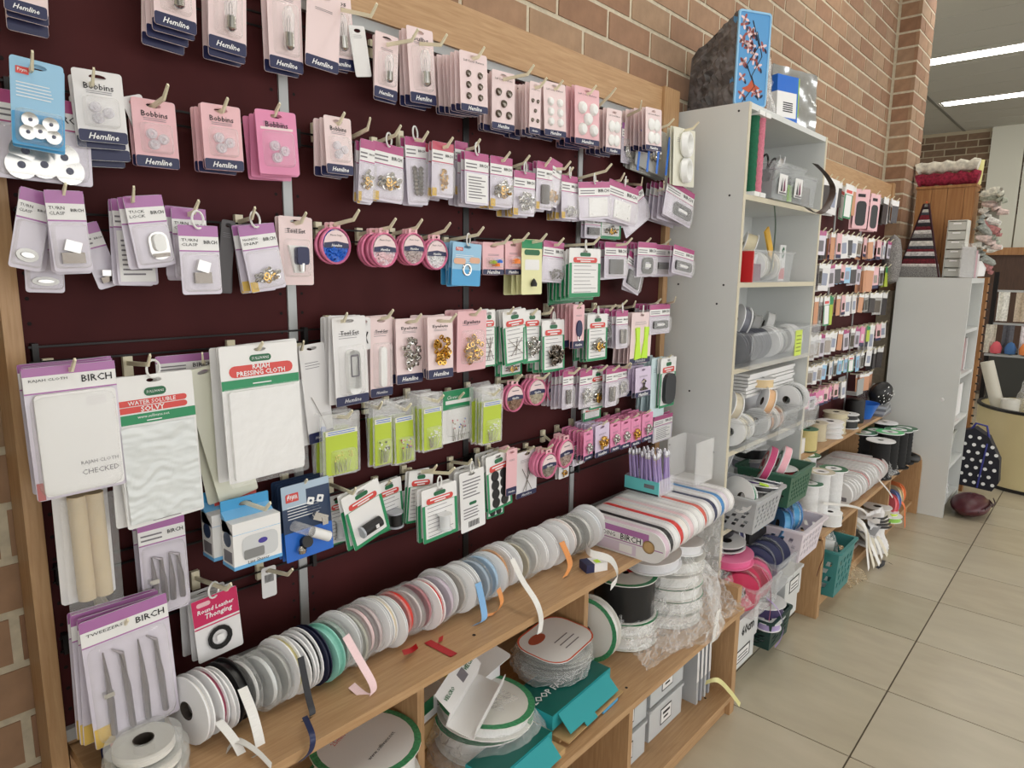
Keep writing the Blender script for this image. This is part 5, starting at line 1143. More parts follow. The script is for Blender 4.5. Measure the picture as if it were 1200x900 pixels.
# left: big green rimmed reels in a bag
big_reel((.69, 1.01, zf+.035), .112, .066, 'big green rimmed tape reel lying lowest under the left shelf', group='big reels'); r_ = big_reel((.70, 1.0, zf+.115), .108, .075, 'big green rimmed tape reel with red size print', group='big reels', rot=(0, math.pi/2+.05, .1))
pl = MB().plate(disc(0, 0, .094, n=28), 0).mesh('paper_label'); pl.materials.append(M_paper)
lo = obj('paper_label', pl, None, r_, (-.0384, 0, 0), (0, 0, -math.pi/2)); lo.rotation_euler = (0, math.pi/2, -math.pi/2)
lo.matrix_local = Matrix.Translation((-.0384, 0, 0))@Matrix.Rotation(-math.pi/2, 4, 'Z')
for s, w, yy, mm in (('25mm x 25m', .08, .05, M_red), ('www.sullivans.net', .09, -.035, M_ink)):
    t0 = text(s, lo, mm, .0, -.0006, yy, w)
    t0.rotation_euler = (0, 0, 0)
lo.matrix_local = Matrix.Translation((-.0384, 0, 0))@Matrix.Rotation(-math.pi/2, 4, 'Z')@Matrix.Rotation(math.radians(-105), 4, 'Y')
crumple('clear_bag', 'clear bag around the big reels under the left shelf', (.695, 1.0, zf), (.137, .137, .10), 3.1, amp=.012)
# middle: reels, opened box and teal cartons
big_reel((1.02, .985, zf+.03), .115, .055, 'green rimmed reel lying under the torn white box', group='big reels'); r_ = big_reel((1.02, .98, zf+.076), .112, .03, 'upper green rimmed reel under the torn white box', group='big reels', rot=(0, math.pi/2+.1, -.2))
crumple('clear_bag', 'clear bag over the reels next to the teal carton', (1.02, .975, zf), (.145, .14, .095), 8.4, amp=.014)
tb = empty('torn_box', (.945, .935, zf+.135)); tb.rotation_euler = (.28, -.05, .42); tag(tb, 'torn white tape box with green lettering on the bagged reels', 'box')
obj('box_wall', MB().bbox((-.09, -.028, 0), (.09, -.026, .032)), M_paper, tb); obj('box_wall', MB().bbox((-.09, .034, 0), (.09, .036, .032)), M_paper, tb); obj('box_base', MB().bbox((-.09, -.028, 0), (.09, .036, .002)), M_paper, tb)
fl2 = obj('box_flap', MB().bbox((-.088, 0, 0), (.088, .05, .0015)), M_paper, tb, (0, .034, .032), (.5, 0, 0))
for s, w, x in (('VELCRO', .05, .055), ('VELCRO', .045, -.055)):
    t0 = text(s, fl2, M_dgreen, x, .025, .003, w, bold=.02); t0.rotation_euler = (-math.pi/2, 0, 0)
obj('barcode', MB().bbox((.0, .012, .0016), (.03, .034, .002)), M_inkg, fl2)
def carton(name, label, c, d, rz, z, m, textlines, flap=True):
    o = empty(name, (c[0], c[1], z)); o.rotation_euler = (0, 0, rz); tag(o, label, 'box')
    x, y, h = d
    obj('carton_body', MB().bbox((-x/2, -y/2, 0), (x/2, y/2, h)), m, o)
    obj('lid_print', MB().bbox((-x/2+.002, -y/2+.002, h), (x/2-.002, y/2-.002, h+.001)), mat('deep_teal', (8, 92, 84), .4), o)
    for s, w, xx, yy in textlines:
        t0 = text(s, o, M_wink, xx, yy, h+.0022, w, bold=.02); t0.rotation_euler = (-math.pi/2, 0, 0)
    if flap:
        f = obj('carton_flap', MB().bbox((-x*.42, -.05, 0), (x*.42, 0, .002)), m, o, (0, -y/2, h*.9), (.75, 0, 0))
        obj('flap_tab', MB().bbox((-x*.2, -.062, 0), (-x*.02, -.05, .002)), m, f)
    return o
carton('teal_carton', 'teal fastener carton with white lettering on the shelf', (1.235, .925), (.255, .125, .035), .05, zf+.024, M_teal, [('LOOP FASTENER', .2, -.02, .0)])
o = obj('kraft_carton', MB().bbox((-.13, -.075, 0), (.13, .07, .01)).bbox((-.13, -.1, .01), (.12, .06, .0125)), M_kraft, None, (1.24, .92, zf), (0, 0, .06)); tag(o, 'flattened brown cardboard under the teal carton', 'cardboard'); obj('teal_tab', MB().bbox((.02, -.101, .0026), (.09, -.09, .0096)), M_sky, o)
o = obj('kraft_carton', MB().bbox((-.11, -.062, 0), (.11, .05, .014)), M_kraft, None, (.985, .865, zf), (0, 0, .05)); tag(o, 'brown cardboard strip under the smaller teal carton', 'cardboard')
carton('teal_carton', 'smaller teal carton beside the bagged reels', (.985, .873), (.2, .08, .03), .05, zf+.0145, M_teal, [], True)
# envelope-like backing cards and clear discs
for k in range(4):
    spool((1.265+.004*k, .99-.004*k, zf+.075+.012*k), .095, .012, (150, 150, 146) if k < 3 else (200, 198, 190), F_flange, ['lowest', 'second', 'third', 'uppermost'][k]+' clear disc reel under the orange edged card', 'clear disc reels on the teal carton', (0, math.pi/2+.05, .3*k), .7)
o = obj('header_card', MB().plate(rrect(-.1, -.075, .1, .075, .05, 5), -.001, .001).mesh('header_card'), M_paper, None, (1.27, .975, zf+.138), (-math.pi/2, 0, 0)); o.rotation_euler = (-math.pi/2+.06, 0, .12); tag(o, 'cream header card with orange rim and brown oval on clear discs', 'card')
obj('orange_rim', MB().plate(rrect(-.1, -.075, .1, .075, .05, 5), -.0012, None, [rrect(-.096, -.071, .096, .071, .047, 5)]), mat('orange_print', (214, 92, 60), .5), o)
obj('brown_oval', MB().plate(disc(-.035, .035, .032, .016, 18), -.0014), mat('rust_print', (176, 84, 60), .5), o)
C_ = Ctx(); C_.lines(o, -.02, .06, -.05, .0, 3, 3, M_inkg, .2)
crumple('clear_bag', 'crinkled bag bulging beneath the orange edged card', (1.275, .99, zf+.062), (.105, .105, .07), 5.5, amp=.02)
o = obj('dots_box', MB().bbox((-.07, -.04, 0), (.07, .04, .05)), M_paper, None, (.93, 1.1, zf+.06), (.0, 0, .2)); tag(o, 'white box with green print behind the torn box', 'box'); obj('green_print', MB().bbox((-.0705, -.041, .02), (-.01, -.04, .051)), M_dgreen, o); text('Dots', o, M_ink, .03, -.0408, .025, .05)
o = obj('lower_box', MB().bbox((-.07, -.045, 0), (.07, .045, .06)), M_kraft, None, (.93, 1.1, zf), (0, 0, .2)); tag(o, 'plain brown box under the white printed box', 'box')
o = obj('yellow_card', MB().plate(rrect(-.1, -.06, .1, .06, .01), -.001, .001).mesh('yellow_card'), M_paper, None, (1.03, 1.05, zf+.15), (-math.pi/2+.2, .0, .15)); tag(o, 'white card with a yellow splash leaning on the boxes', 'card'); obj('yellow_splash', MB().plate(rrect(-.08, -.02, .02, .05, .02), -.0015), mat('yellow_print', (222, 212, 96), .5), o)
o = obj('support_box', MB().bbox((-.06, -.05, 0), (.06, .05, .14)), M_white, None, (1.06, 1.08, zf)); tag(o, 'tall white box behind the clear bags', 'box')
# third bay: black reel between printed flanges
big_reel((1.615, .99, zf+.022), .098, .04, 'white reel with green rim at the foot of the black reel', group='reels in the corner bay', rot=(0, math.pi/2, 0)); big_reel((1.615, .985, zf+.062), .096, .036, 'second white reel below the black reel', group='reels in the corner bay')
r_ = big_reel((1.615, .99, zf+.14), .095, .115, 'glossy black tape reel with a red and green printed flange', tape=(18, 18, 20), fill=.93)
lo = obj('red_label', MB().bbox((-.0008, -.03, -.012), (0, .03, .012)), M_redp, r_, (-.0582, .01, .03), (.5, 0, 0)); lo = obj('green_oval', MB().plate(disc(0, 0, .02, .011, 14), 0).mesh('green_oval'), M_dgreen, r_); lo.matrix_local = Matrix.Translation((-.0584, -.035, .035))@Matrix.Rotation(-math.pi/2, 4, 'Z')
r_ = big_reel((1.442, .99, zf+.093), .09, .03, 'green rimmed white reel leaning on the divider', group='reels in the corner bay', rot=(0, .06, .12))
for k in range(5): big_reel((1.825+random.uniform(-.008, .008), .96, zf+.02+.042*k), .105, .036, ['lowest white reel in the cellophane stack', 'second white reel in the cellophane stack', 'third white reel in the cellophane stack', 'fourth white reel in the cellophane stack', 'top white reel in the cellophane stack'][k], group='white reels in cellophane', rim=M_rim if k in (1, 2) else None)
spool((1.70, .95, zf+.232), .085, .035, (222, 222, 226), None, 'loose white roll under the binding boards', None, (0, math.pi/2-.12, 0)); spool((1.83, .945, zf+.236), .085, .03, (226, 226, 228), None, 'white roll slumped beside the loose one', None, (0, math.pi/2+.1, 0))
crumple('cellophane', 'crinkled cellophane heaped over the white reel stack', (1.78, .93, zf), (.19, .15, .235), 1.7, amp=.024, nu=60, nv=26)
sheet('cellophane', 'cellophane tail spilling over the shelf edge', [(1.48, .83, zf+.012), (1.80, .8, zf+.01), (1.82, .93, zf+.12), (1.50, .96, zf+.1)], 2.2, .02)
sheet('cellophane', 'brownish cellophane flap draped over the unit end', [(1.82, .81, zf+.01), (2.09, .78, zf-.01), (2.07, .95, zf+.13), (1.84, .93, zf+.12)], 6.3, .022)
sheet('cellophane', 'cellophane standing up against the cabinet side', [(1.84, 1.0, zf+.2), (2.085, .9, zf+.12), (2.088, .93, zf+.34), (1.92, 1.08, zf+.28)], 9.1, .014)
ribbon([at(842, 715, Y=.79), at(838, 735, Y=.785), at(836, 752, Y=.785)], (.012, .0, .0), M_rw, 'white paper tail caught in the cellophane')
# bottom shelf: lidded clear boxes
F_tub = film('frosted_tub', (226, 230, 232), gloss=.42, rough=.3)
M_label = M_paper
def lidbox(x, y, z, d, label, inside, txt=None, rz=0, face='-x'):
    w, dp, h = d; o = empty('lidded_box', (x, y, z)); o.rotation_euler = (0, 0, rz); tag(o, label, 'box', 'lidded clear boxes on the bottom shelf')
    mb = MB(); t = .003
    mb.bbox((-w/2, -dp/2, 0), (w/2, dp/2, t)).bbox((-w/2, -dp/2, t), (-w/2+t, dp/2, h)).bbox((w/2-t, -dp/2, t), (w/2, dp/2, h)).bbox((-w/2+t, -dp/2, t), (w/2-t, -dp/2+t, h)).bbox((-w/2+t, dp/2-t, t), (w/2-t, dp/2, h))
    obj('box_body', mb, F_tub, o); obj('lid', MB().plate(rrect(-w/2-.006, -dp/2-.006, w/2+.006, dp/2+.006, .01), -.008, 0).mesh('lid'), F_tub, o, (0, 0, h), (-math.pi/2, 0, 0)).rotation_euler = (math.pi/2, 0, 0)
    obj('contents', MB().bbox((-w/2+.008, -dp/2+.008, .004), (w/2-.01, dp/2-.008, h*.75)), mat('tub_contents_%02x%02x%02x' % inside, inside, .7, var=.3, scale=30), o)
    l = obj('label_sticker', MB().bbox((-.03, -dp/2-.001, h*.25), (.03, -dp/2, h*.68)), M_label, o); obj('label_frame', MB().bbox((-.033, -dp/2-.0006, h*.21), (.033, -dp/2-.0001, h*.72)), M_ink, o)
    if txt: obj('ink_marks', MB().bbox((-.02, -dp/2-.0014, h*.5), (.022, -dp/2-.001, h*.58)).bbox((-.015, -dp/2-.0014, h*.36), (.012, -dp/2-.001, h*.42)), M_ink, l)
    return o
zb = .081
lidbox(1.49, .985, zb, (.2, .2, .105), 'clear lidded box labelled at the bottom by the divider', (178, 184, 190), '10mm')
lidbox(1.49, .985, zb+.114, (.2, .2, .10), 'clear lidded box stacked on the one by the divider', (190, 192, 196), '10mm W')
lidbox(1.73, .995, zb, (.2, .2, .105), 'clear lidded box with brown strips beside the folders', (176, 150, 138), '15m 40')
lidbox(1.73, .995, zb+.114, (.2, .2, .10), 'clear lidded box on top beside the folders', (128, 136, 146), '15m 30')
for k in range(4):
    o = obj('file_folder', MB().bbox((-.006, -.11, 0), (.006, .09, .25)), [F_tub, mat('grey_folder', (166, 170, 178), .4)][k % 2], None, (1.90+.028*k, .985, zb), (0, -.04, 0)); tag(o, 'grey plastic folder standing by the unit end', 'folder', 'plastic folders on the bottom shelf'); 
    obj('folder_label', MB().bbox((-.007, -.1105, .08), (.007, -.11, .2)), M_paper, o)
lidbox(.95, .99, zb, (.22, .2, .17), 'white lidded box half under the middle shelf', (226, 226, 228))
ribbon([at(827, 800, Y=.83), at(841, 797, Y=.80), at(855, 810, Y=.79), at(867, 826, Y=.78)], (.004, .0, .006), M_ry, 'pale yellow tape dangling off the bottom shelf')
# ================================================================== what stands in the tall white cabinet
F_tubc = film('clear_tub', (226, 230, 234), gloss=.07, rough=.1, edge=.24)
def tub(name, label, x, y, z, w, d, h, m, taper=.88, holes=None, group=None, rimw=.008, cat='tub', rz=0, t=.003, rimm=None):
    """open box, walls leaning out to the rim; holes=(cols,rows) pierces front and sides"""
    o = empty(name, (x, y, z)); o.rotation_euler = (0, 0, rz); tag(o, label, cat, group)
    obj('base', MB().bbox((-w*taper/2, -d*taper/2, 0), (w*taper/2, d*taper/2, t)), m, o)
    def wall(L0, L1, hh, hol):
        hs = []
        if hol:
            nc, nr = hol
            for i in range(nc):
                for j in range(nr):
                    cz = hh*(.14+.66*(j+.5)/nr); f = cz/hh; Lh = L0+(L1-L0)*f; cx = -Lh*.42+Lh*.84*(i+.5+(.25 if j % 2 else -.25)*.6)/nc
                    a, b = Lh*.84/nc*.3, hh*.66/nr*.33
                    hs.append([(cx-a, cz-b), (cx+a*.4, cz-b), (cx+a, cz+b), (cx-a*.4, cz+b)])
        return MB().plate([(-L0/2, 0), (L0/2, 0), (L1/2, hh), (-L1/2, hh)], 0, t, hs)
    for s, (L, D) in enumerate(((w, d), (d, w), (w, d), (d, w))):
        lean = math.atan2(D*(1-taper)/2, h); hh = h/math.cos(lean)
        e = obj('side_wall', wall(L*taper, L, hh, holes if (s % 2 == 0 or not holes) else (max(3, int(holes[0]*.9)), holes[1])), m, o)
        e.matrix_local = Matrix.Rotation(s*math.pi/2, 4, 'Z')@Matrix.Translation((0, -D*taper/2, 0))@Matrix.Rotation(lean, 4, 'X')
    q = rimw
    rm = MB().plate(rrect(-w/2-q, -d/2-q, w/2+q, d/2+q, .015), -h-.005, -h+.003, [rrect(-w/2+.003, -d/2+.003, w/2-.003, d/2-.003, .012)]).mesh('rim', True); rm.transform(Matrix.Rotation(-math.pi/2, 4, 'X'))
    obj('rim', rm, rimm or m, o)
    return o
cyc = {}
def fillspools(x0, x1, y, z, R, n, cols, label, group, flange=None, wd=.018, axis='x', tilt=0, print_=None, lean=.2):
    for k in range(n):
        c = cols[k % len(cols)]; x = x0+(x1-x0)*(k+.5)/n
        rot = (random.uniform(0, 6), random.uniform(-lean, lean), random.uniform(-.2, .2)+(0 if axis == 'x' else math.pi/2))
        spool((x, y+random.uniform(-.01, .01), z+R), R*random.uniform(.94, 1), wd, c, flange or (F_flange if k % 3 else None), label, group, rot, .86)
s1, s2, s3, s4, s5, s6, s7 = [z+.001 for z in SHZ]
def flat(x, y, z, R, wd, c, label, flange=None, tx=0, ty=0, group=None, **k): return spool((x, y, z+wd/2), R, wd, c, flange, label, group, (0, math.pi/2+ty, tx), .88, **k)
def facing(x, y, z, R, wd, c, label, flange=None, group=None, lean=.3, yaw=-1.2): return spool((x, y, z), R, wd, c, flange, label, group, (0, lean, yaw), .9)
# shelf 1: thread cones, clear boxes with picture labels
for k, (c, x) in enumerate((((18, 96, 66), 2.195), ((202, 116, 134), 2.243))):
    o = obj('yarn_roll', MB().lathe([(.021, 0)]+[(.020+.0016*(i % 2), .012*i) for i in range(1, 20)]+[(.02, .235)], n=14).mesh('yarn_roll', True), mat('yarn_%d' % k, c, .8, var=.15, scale=150), None, (x, .945, s1+.012)); tag(o, ['dark green yarn roll standing on the top shelf', 'dusty pink yarn roll standing on the top shelf'][k], 'yarn')
    for zz in (-.012, .235): obj('end_cap', MB().box((0, 0, .006), (.042, .06, .014)), M_cond, o, (0, 0, zz))
for k, (x, lab) in enumerate(((2.36, 'clear box with picture label next to the pink yarn'), (2.505, 'clear box with picture label and lime lining'))):
    o = tub('clear_box', lab, x, .965, s1, .132, .13, .115, F_tubc, .93, cat='box', group='clear boxes on the top shelf')
    l = obj('picture_label', MB().bbox((-.035, -.0665, .02), (.035, -.065, .085)), M_paper, o); l.rotation_euler = (.04, 0, 0)
    obj('label_figure', MB().plate([(-.02, .03), (-.004, .03), (-.012, .075)], -.0675), M_ink, l); obj('label_figure', MB().plate([(.002, .028), (.022, .034), (.01, .075), (.004, .06)], -.0675), mat('plum_print', (120, 60, 90), .5), l); obj('label_text', MB().bbox((-.03, -.0678, .022), (.03, -.0672, .027)), M_inkg, l)
    obj('lining', MB().bbox((-.05, -.05, .004), (-.01 if k else .05, .05, .06)), mat('lime_lining', (170, 216, 120), .5) if k else mat('grey_lining', (140, 146, 146), .5), o)
o = tub('clear_box', 'round cornered clear box with dark braid at the shelf end', 2.66, .975, s1, .14, .13, .10, F_tubc, .9, cat='box'); obj('contents', MB().bbox((-.045, -.05, .004), (.045, .05, .07)), mat('grey_braid', (120, 116, 110), .8, var=.4, scale=60), o)
for k in range(3): spool((2.4+.12*k, 1.06, s1+.075), .07, .02, (40, 36, 34), F_flange, 'dark cord reel behind the picture label boxes', 'dark reels on the top shelf', (0, .2, .7+.2*k), .85)
spool((2.56, 1.0, s1+.13), .05, .02, (206, 200, 196), None, 'white reel resting on the lime lined box', None, (0, .3, -1.0), .8)
for k in range(3):
    C = Ctx(); o = C.P(None, 'cord_loop', 'cl', lambda: MB().lathe([(.07+.004*math.cos(a*1.2566), .004*math.sin(a*1.2566)) for a in range(6)], n=26, cap=False, axis='y'), mat('cord_dark', (36, 30, 28), .6), (2.46+.11*k, 1.05+.01*k, s1+.12), (.2, .1*k, .2), True); tag(o, 'thin dark cord loop standing behind the clear boxes', 'cord', 'dark cord loops')
ribbon([at(955, 192, Y=.93), at(968, 205, Y=.9), at(976, 222, Y=.88), at(969, 242, Y=.87), at(958, 250, Y=.88), at(945, 243, Y=.9)], (.002, .012, .004), rib((70, 52, 46)), 'brown ribbon loop hanging off the top shelf')
ribbon([(2.37, .925, s1-.018), (2.368, .915, s1-.1), (2.372, .92, s1-.24)], (.011, .002, 0), rib((28, 66, 48)), 'dark green strap hanging down across the second shelf')
# shelf 2
o = tub('clear_tub', 'clear tub with a red end holding straw spools', 2.34, .98, s2, .36, .16, .10, F_tubc, .94); obj('red_end', MB().bbox((-.184, -.083, .0), (-.178, .08, .1)), M_redp, o); obj('contents', MB().bbox((-.15, -.06, .005), (-.06, .06, .06)), mat('plum_cloth', (110, 60, 84), .8), o)
fillspools(2.31, 2.50, .97, s2+.005, .05, 5, [(222, 208, 160), (226, 220, 196), (214, 196, 140)], 'straw coloured spool inside the red ended tub', 'spools in the red ended tub')
facing(2.27, .95, s2+.055, .042, .014, (226, 226, 224), 'white ring spool seen through the red ended tub', yaw=-1.3)
facing(2.27, 1.05, s2+.12, .075, .05, (214, 200, 152), 'large straw coloured reel leaning behind the tub', F_flange, lean=.25, yaw=-.9)
facing(2.35, 1.0, s2+.12, .05, .04, (222, 212, 180), 'cream reel with open bore above the red ended tub', None, lean=.3, yaw=-1.0)
o = obj('yellow_strip', MB().box((0, 0, 0), (.035, .006, .12)), mat('amber_plastic', (226, 176, 48), .4), None, (2.40, .945, s2+.13), (0, -.6, 0)); tag(o, 'amber yellow strip slanting across the reels', 'strip')
o = obj('sign_card', MB().bbox((-.03, -.002, 0), (.03, .002, .14)), M_paper, None, (2.73, 1.02, s2)); tag(o, 'white sign card with red hatch and letter S', 'card'); text('S', o, M_dgreen, 0, -.003, .11, .028, bold=.04); obj('red_hatch', MB().bbox((-.026, -.0026, .008), (.026, -.002, .05)), mat('red_hatch', (200, 90, 96), .5), o)
# shelf 3: wide tub of grey spools
o = tub('clear_tub', 'wide clear tub of grey spools with a lime note', 2.46, .965, s3, .66, .19, .115, F_tubc, .97)
n_ = obj('lime_note', MB().bbox((.05, -.099, .015), (.115, -.097, .108)), mat('lime_note', (206, 226, 92), .5), o); [obj('ink_line', MB().bbox((.06, -.0996, .03+.014*q_), (.105, -.099, .033+.014*q_)), mat('olive_ink', (110, 120, 40), .6), n_) for q_ in range(5)]
fillspools(2.16, 2.42, .96, s3+.005, .058, 7, [(120, 122, 132), (92, 92, 100), (160, 162, 166), (70, 70, 78)], 'grey ribbon spool packed in the wide clear tub', 'grey spools in the wide tub', rib((96, 98, 108)))
fillspools(2.46, 2.72, .96, s3+.005, .058, 4, [(206, 206, 206), (186, 188, 190)], 'pale spool packed in the wide clear tub', 'pale spools in the wide tub', wd=.03)
facing(2.16, 1.0, s3+.165, .055, .03, (70, 70, 76), 'charcoal spool piled on the wide tub', yaw=-.5); facing(2.25, .97, s3+.145, .06, .03, (104, 106, 116), 'slate spool piled on the wide tub', yaw=-.7); facing(2.40, .98, s3+.125, .045, .03, (150, 150, 150), 'mid grey spool piled on the wide tub', F_flange, yaw=-1.0); facing(2.55, .99, s3+.12, .05, .03, (200, 200, 200), 'clear sided spool piled on the wide tub', F_flange, yaw=-1.0)
o = obj('label_card', MB().bbox((-.1, -.03, 0), (.1, .03, .03)), M_white, None, (2.45, 1.08, s3+.13), (0, .0, -.1)); tag(o, 'white boxed card behind the piled grey spools', 'card')
# shelf 4: paper stack, cream tubs
o = empty('paper_stack', (2.53, 1.06, s4+.15)); tag(o, 'stack of printed white papers on the fourth shelf', 'papers')
for k in range(7): obj('paper_sheet', MB().bbox((-.2+.004*k, -.1+.003*(k % 3), .012*k), (.27+.003*(k % 2), .1, .012*k+.01)), M_paper, o)
for k in range(7): obj('print_line', MB().bbox((-.15+.055*k, -.06, .0835), (-.115+.055*k, -.05, .0842)), M_ink, o)
o = obj('paper_box', MB().bbox((-.2, -.05, 0), (.27, .1, .15)), mat('pale_box', (206, 208, 212), .5), None, (2.53, 1.06, s4)); tag(o, 'pale box under the printed paper stack', 'box')
tub('clear_tub', 'clear tub of cream spools by the cabinet side', 2.235, .945, s4, .2, .16, .10, F_tubc, .9); fillspools(2.16, 2.31, .945, s4+.005, .052, 5, [(226, 214, 184), (232, 226, 208)], 'cream spool in the tub by the cabinet side', 'cream spools in a tub')
facing(2.2, .96, s4+.14, .055, .035, (200, 190, 168), 'beige reel piled over the cream tub', yaw=-.6); facing(2.17, 1.02, s4+.2, .05, .025, (60, 54, 50), 'dark brown reel behind the cream tub', yaw=-.5)
tub('clear_tub', 'clear tub of peach spools in the middle', 2.47, .935, s4, .19, .17, .10, F_tubc, .9); fillspools(2.39, 2.55, .935, s4+.005, .052, 6, [(232, 200, 172), (226, 176, 146), (236, 214, 190)], 'peach spool in the middle tub', 'peach spools in a tub')
facing(2.44, .93, s4+.125, .055, .03, (228, 184, 140), 'tan reel piled over the peach tub', yaw=-.9); flat(2.47, .97, s4+.175, .055, .035, (222, 196, 150), 'sand coloured roll lying on the peach tub')
tub('clear_tub', 'clear tub of dark spools at the shelf end', 2.70, .935, s4, .19, .17, .10, F_tubc, .9); fillspools(2.63, 2.77, .935, s4+.05, .058, 5, [(36, 38, 40), (190, 194, 192), (40, 50, 46)], 'dark spool in the end tub', 'dark spools in a tub')
# shelf 5: perforated baskets
M_gbask = mat('grey_basket', (176, 178, 182), .4); M_grbask = mat('green_basket', (58, 102, 82), .4); M_lbask = mat('lilac_white_basket', (226, 216, 224), .4); M_tbask = mat('teal_basket', (58, 130, 130), .4)
tub('storage_basket', 'light grey perforated basket', 2.25, .925, s5, .235, .215, .125, M_gbask, .84, (6, 5), cat='basket', rimw=.012)
tub('storage_basket', 'dark green perforated basket', 2.60, .935, s5, .235, .21, .13, M_grbask, .86, (7, 5), cat='basket', rimw=.01)
for k in range(3): facing(2.165+.018*k, .88+.02*k, s5+.12, .055, .018, [(40, 130, 90), (226, 226, 226), (206, 120, 90)][k], ['green rimmed reel standing in the grey basket', 'white reel standing in the grey basket', 'coral reel standing in the grey basket'][k], yaw=-.35)
flat(2.29, .86, s5+.115, .05, .02, (30, 30, 34), 'black spool with lime sticker in the grey basket', tx=.3, ty=.2); o = obj('lime_tag', MB().box((0, 0, 0), (.05, .03, .004)), M_limehot, None, (2.27, .85, s5+.146), (.2, .2, .4)); tag(o, 'lime sticker card lying in the grey basket', 'card')
for k in range(3): flat(2.34+.02*k, .92-.02*k, s5+.1+.008*k, .05, .014, [(24, 24, 28), (90, 60, 130), (40, 44, 60)][k], ['black reel lying in the grey basket', 'violet reel lying in the grey basket', 'dark blue reel lying in the grey basket'][k], ty=.3)
flat(2.26, .94, s5+.02, .09, .08, (120, 120, 124), 'thick grey reel filling the grey basket')
facing(2.22, 1.08, s5+.17, .06, .05, (70, 66, 62), 'dark open hubbed reel behind the grey basket', yaw=-.6)
facing(2.36, 1.03, s5+.18, .072, .022, (210, 212, 210), 'white reel with green ring behind the baskets', rim if False else None, yaw=-1.15, lean=.35)
for k, (x, c, c2_) in enumerate(((2.50, (196, 70, 120), 'magenta'), (2.56, (236, 176, 188), 'pale pink'))):
    o = spool((x, .93-.03*k, s5+.155-.005*k), .068, .028, c, M_flange, c2_+' reel with red printed hub over the baskets', None, (0, .35, -1.15), 1.04); obj('printed_ring', MB().lathe([(.035, 0), (.05, 0)], axis='x', n=24, cap=False), M_dgreen if k else M_redp, o, (-.0146, 0, 0)); obj('red_hub', MB().lathe([(.016, 0), (.016, -.002)], axis='x', n=16), mat('wine_hub', (150, 24, 48), .4), o, (-.0146, 0, 0))
flat(2.65, .93, s5+.08, .06, .03, (140, 24, 40), 'dark red roll in the green basket'); flat(2.6, .93, s5+.02, .08, .06, (60, 60, 60), 'charcoal roll at the bottom of the green basket')
flat(2.66, 1.06, s5+.13, .075, .045, (24, 26, 26), 'black roll with white top behind the green basket'); flat(2.66, 1.06, s5+.085, .08, .04, (170, 170, 184), 'grey roll under the black one'); flat(2.66, 1.06, s5+.005, .07, .078, (206, 206, 206), 'white roll lowest behind the green basket')
# shelf 6: pink tub, navy tub, lilac basket
tub('clear_tub', 'clear tub overflowing with pink reels', 2.23, .90, s6, .22, .22, .105, F_tubc, .92)
pk_ = [(228, 104, 146), (206, 44, 90), (236, 160, 180), (220, 60, 100), (240, 190, 200)]
for k in range(6): spool((2.15+.034*k, .86+.012*(k % 3), s6+.075), .066, .018, pk_[k % 5], F_flange if k % 2 else rib(pk_[(k+1) % 5]), ['rose', 'cherry', 'pale pink', 'crimson pink', 'blush', 'deep pink'][k]+' reel standing in the pink tub', 'pink reels in the tub', (0, .15, .5), .92)
spool((2.16, .87, s6+.06), .062, .02, (206, 70, 110), rib((222, 96, 130)), 'flat pink disc showing through the tub front', None, (0, .1, .9), .9)
flat(2.19, .92, s6+.16, .08, .03, (236, 110, 160), 'pink reel lying over the pink tub', rib((238, 130, 172)), ty=-.1); flat(2.2, .94, s6+.205, .065, .02, (36, 34, 38), 'black reel with red centred label above the pink tub', None, ty=-.1); flat(2.24, 1.0, s6+.2, .07, .05, (24, 24, 28), 'thick black reel behind the pink tub', rib((28, 28, 32)))
ribbon([at(893, 668, Y=.83), at(902, 685, Y=.80), at(903, 710, Y=.795), at(901, 728, Y=.80)], (.006, .003, 0), rib((238, 110, 160)), 'pink ribbon end hanging out of the pink tub')
tub('clear_tub', 'clear tub of navy reels', 2.46, .92, s6, .2, .22, .11, F_tubc, .94)
for k in range(5): spool((2.37+.04*k, .9+.01*(k % 2), s6+.085), .07, .022, [(26, 30, 70), (36, 44, 96), (30, 34, 60)][k % 3], F_flange if k % 2 else rib((30, 36, 84)), ['navy', 'royal navy', 'ink blue', 'dark navy', 'midnight'][k]+' reel standing in the navy tub', 'navy reels in the tub', (0, .2, .35), .94)
facing(2.36, 1.0, s6+.17, .065, .03, (34, 34, 80), 'navy reel leaning behind the navy tub', yaw=-.4)
tub('storage_basket', 'lilac white slotted basket of blue ribbon', 2.665, .90, s6+.06, .25, .22, .13, M_lbask, .84, (6, 3), cat='basket', rimw=.014)
o = obj('basket_riser', MB().bbox((-.08, -.07, 0), (.08, .07, .06)), M_paper, None, (2.665, .95, s6)); tag(o, 'low white box under the lilac white basket', 'box')
for k in range(6): facing(2.585+.03*k, .89+.012*(k % 3), s6+.19+.008*(k % 2), .058, .03, [(90, 160, 206), (60, 110, 180), (130, 176, 220), (70, 150, 200), (170, 206, 230), (50, 90, 160)][k], ['sky blue', 'denim blue', 'soft blue', 'cerulean', 'ice blue', 'deep blue'][k]+' ribbon roll heaped in the lilac basket', [rib((90, 150, 206)), F_flange][k % 2], lean=.2, yaw=-.8+.3*(k % 3))
o = obj('blue_bundle', MB().grid(lambda u, v: ((u-.5)*.2, (v-.5)*.16, .02+.03*math.sin(u*3.14)*math.sin(v*3.14)+.012*noise.noise(Vector((u*6, v*6, 1)))), 16, 14).mesh('blue_bundle', True), rib((64, 156, 206)), None, (2.47, .98, s6+.2)); tag(o, 'folded cyan ribbon bundle between the baskets', 'ribbon')
o = obj('blue_bundle_box', MB().bbox((-.09, -.06, 0), (.09, .08, .05)), M_black, None, (2.47, .99, s6+.155)); tag(o, 'black box under the cyan ribbon bundle', 'box')
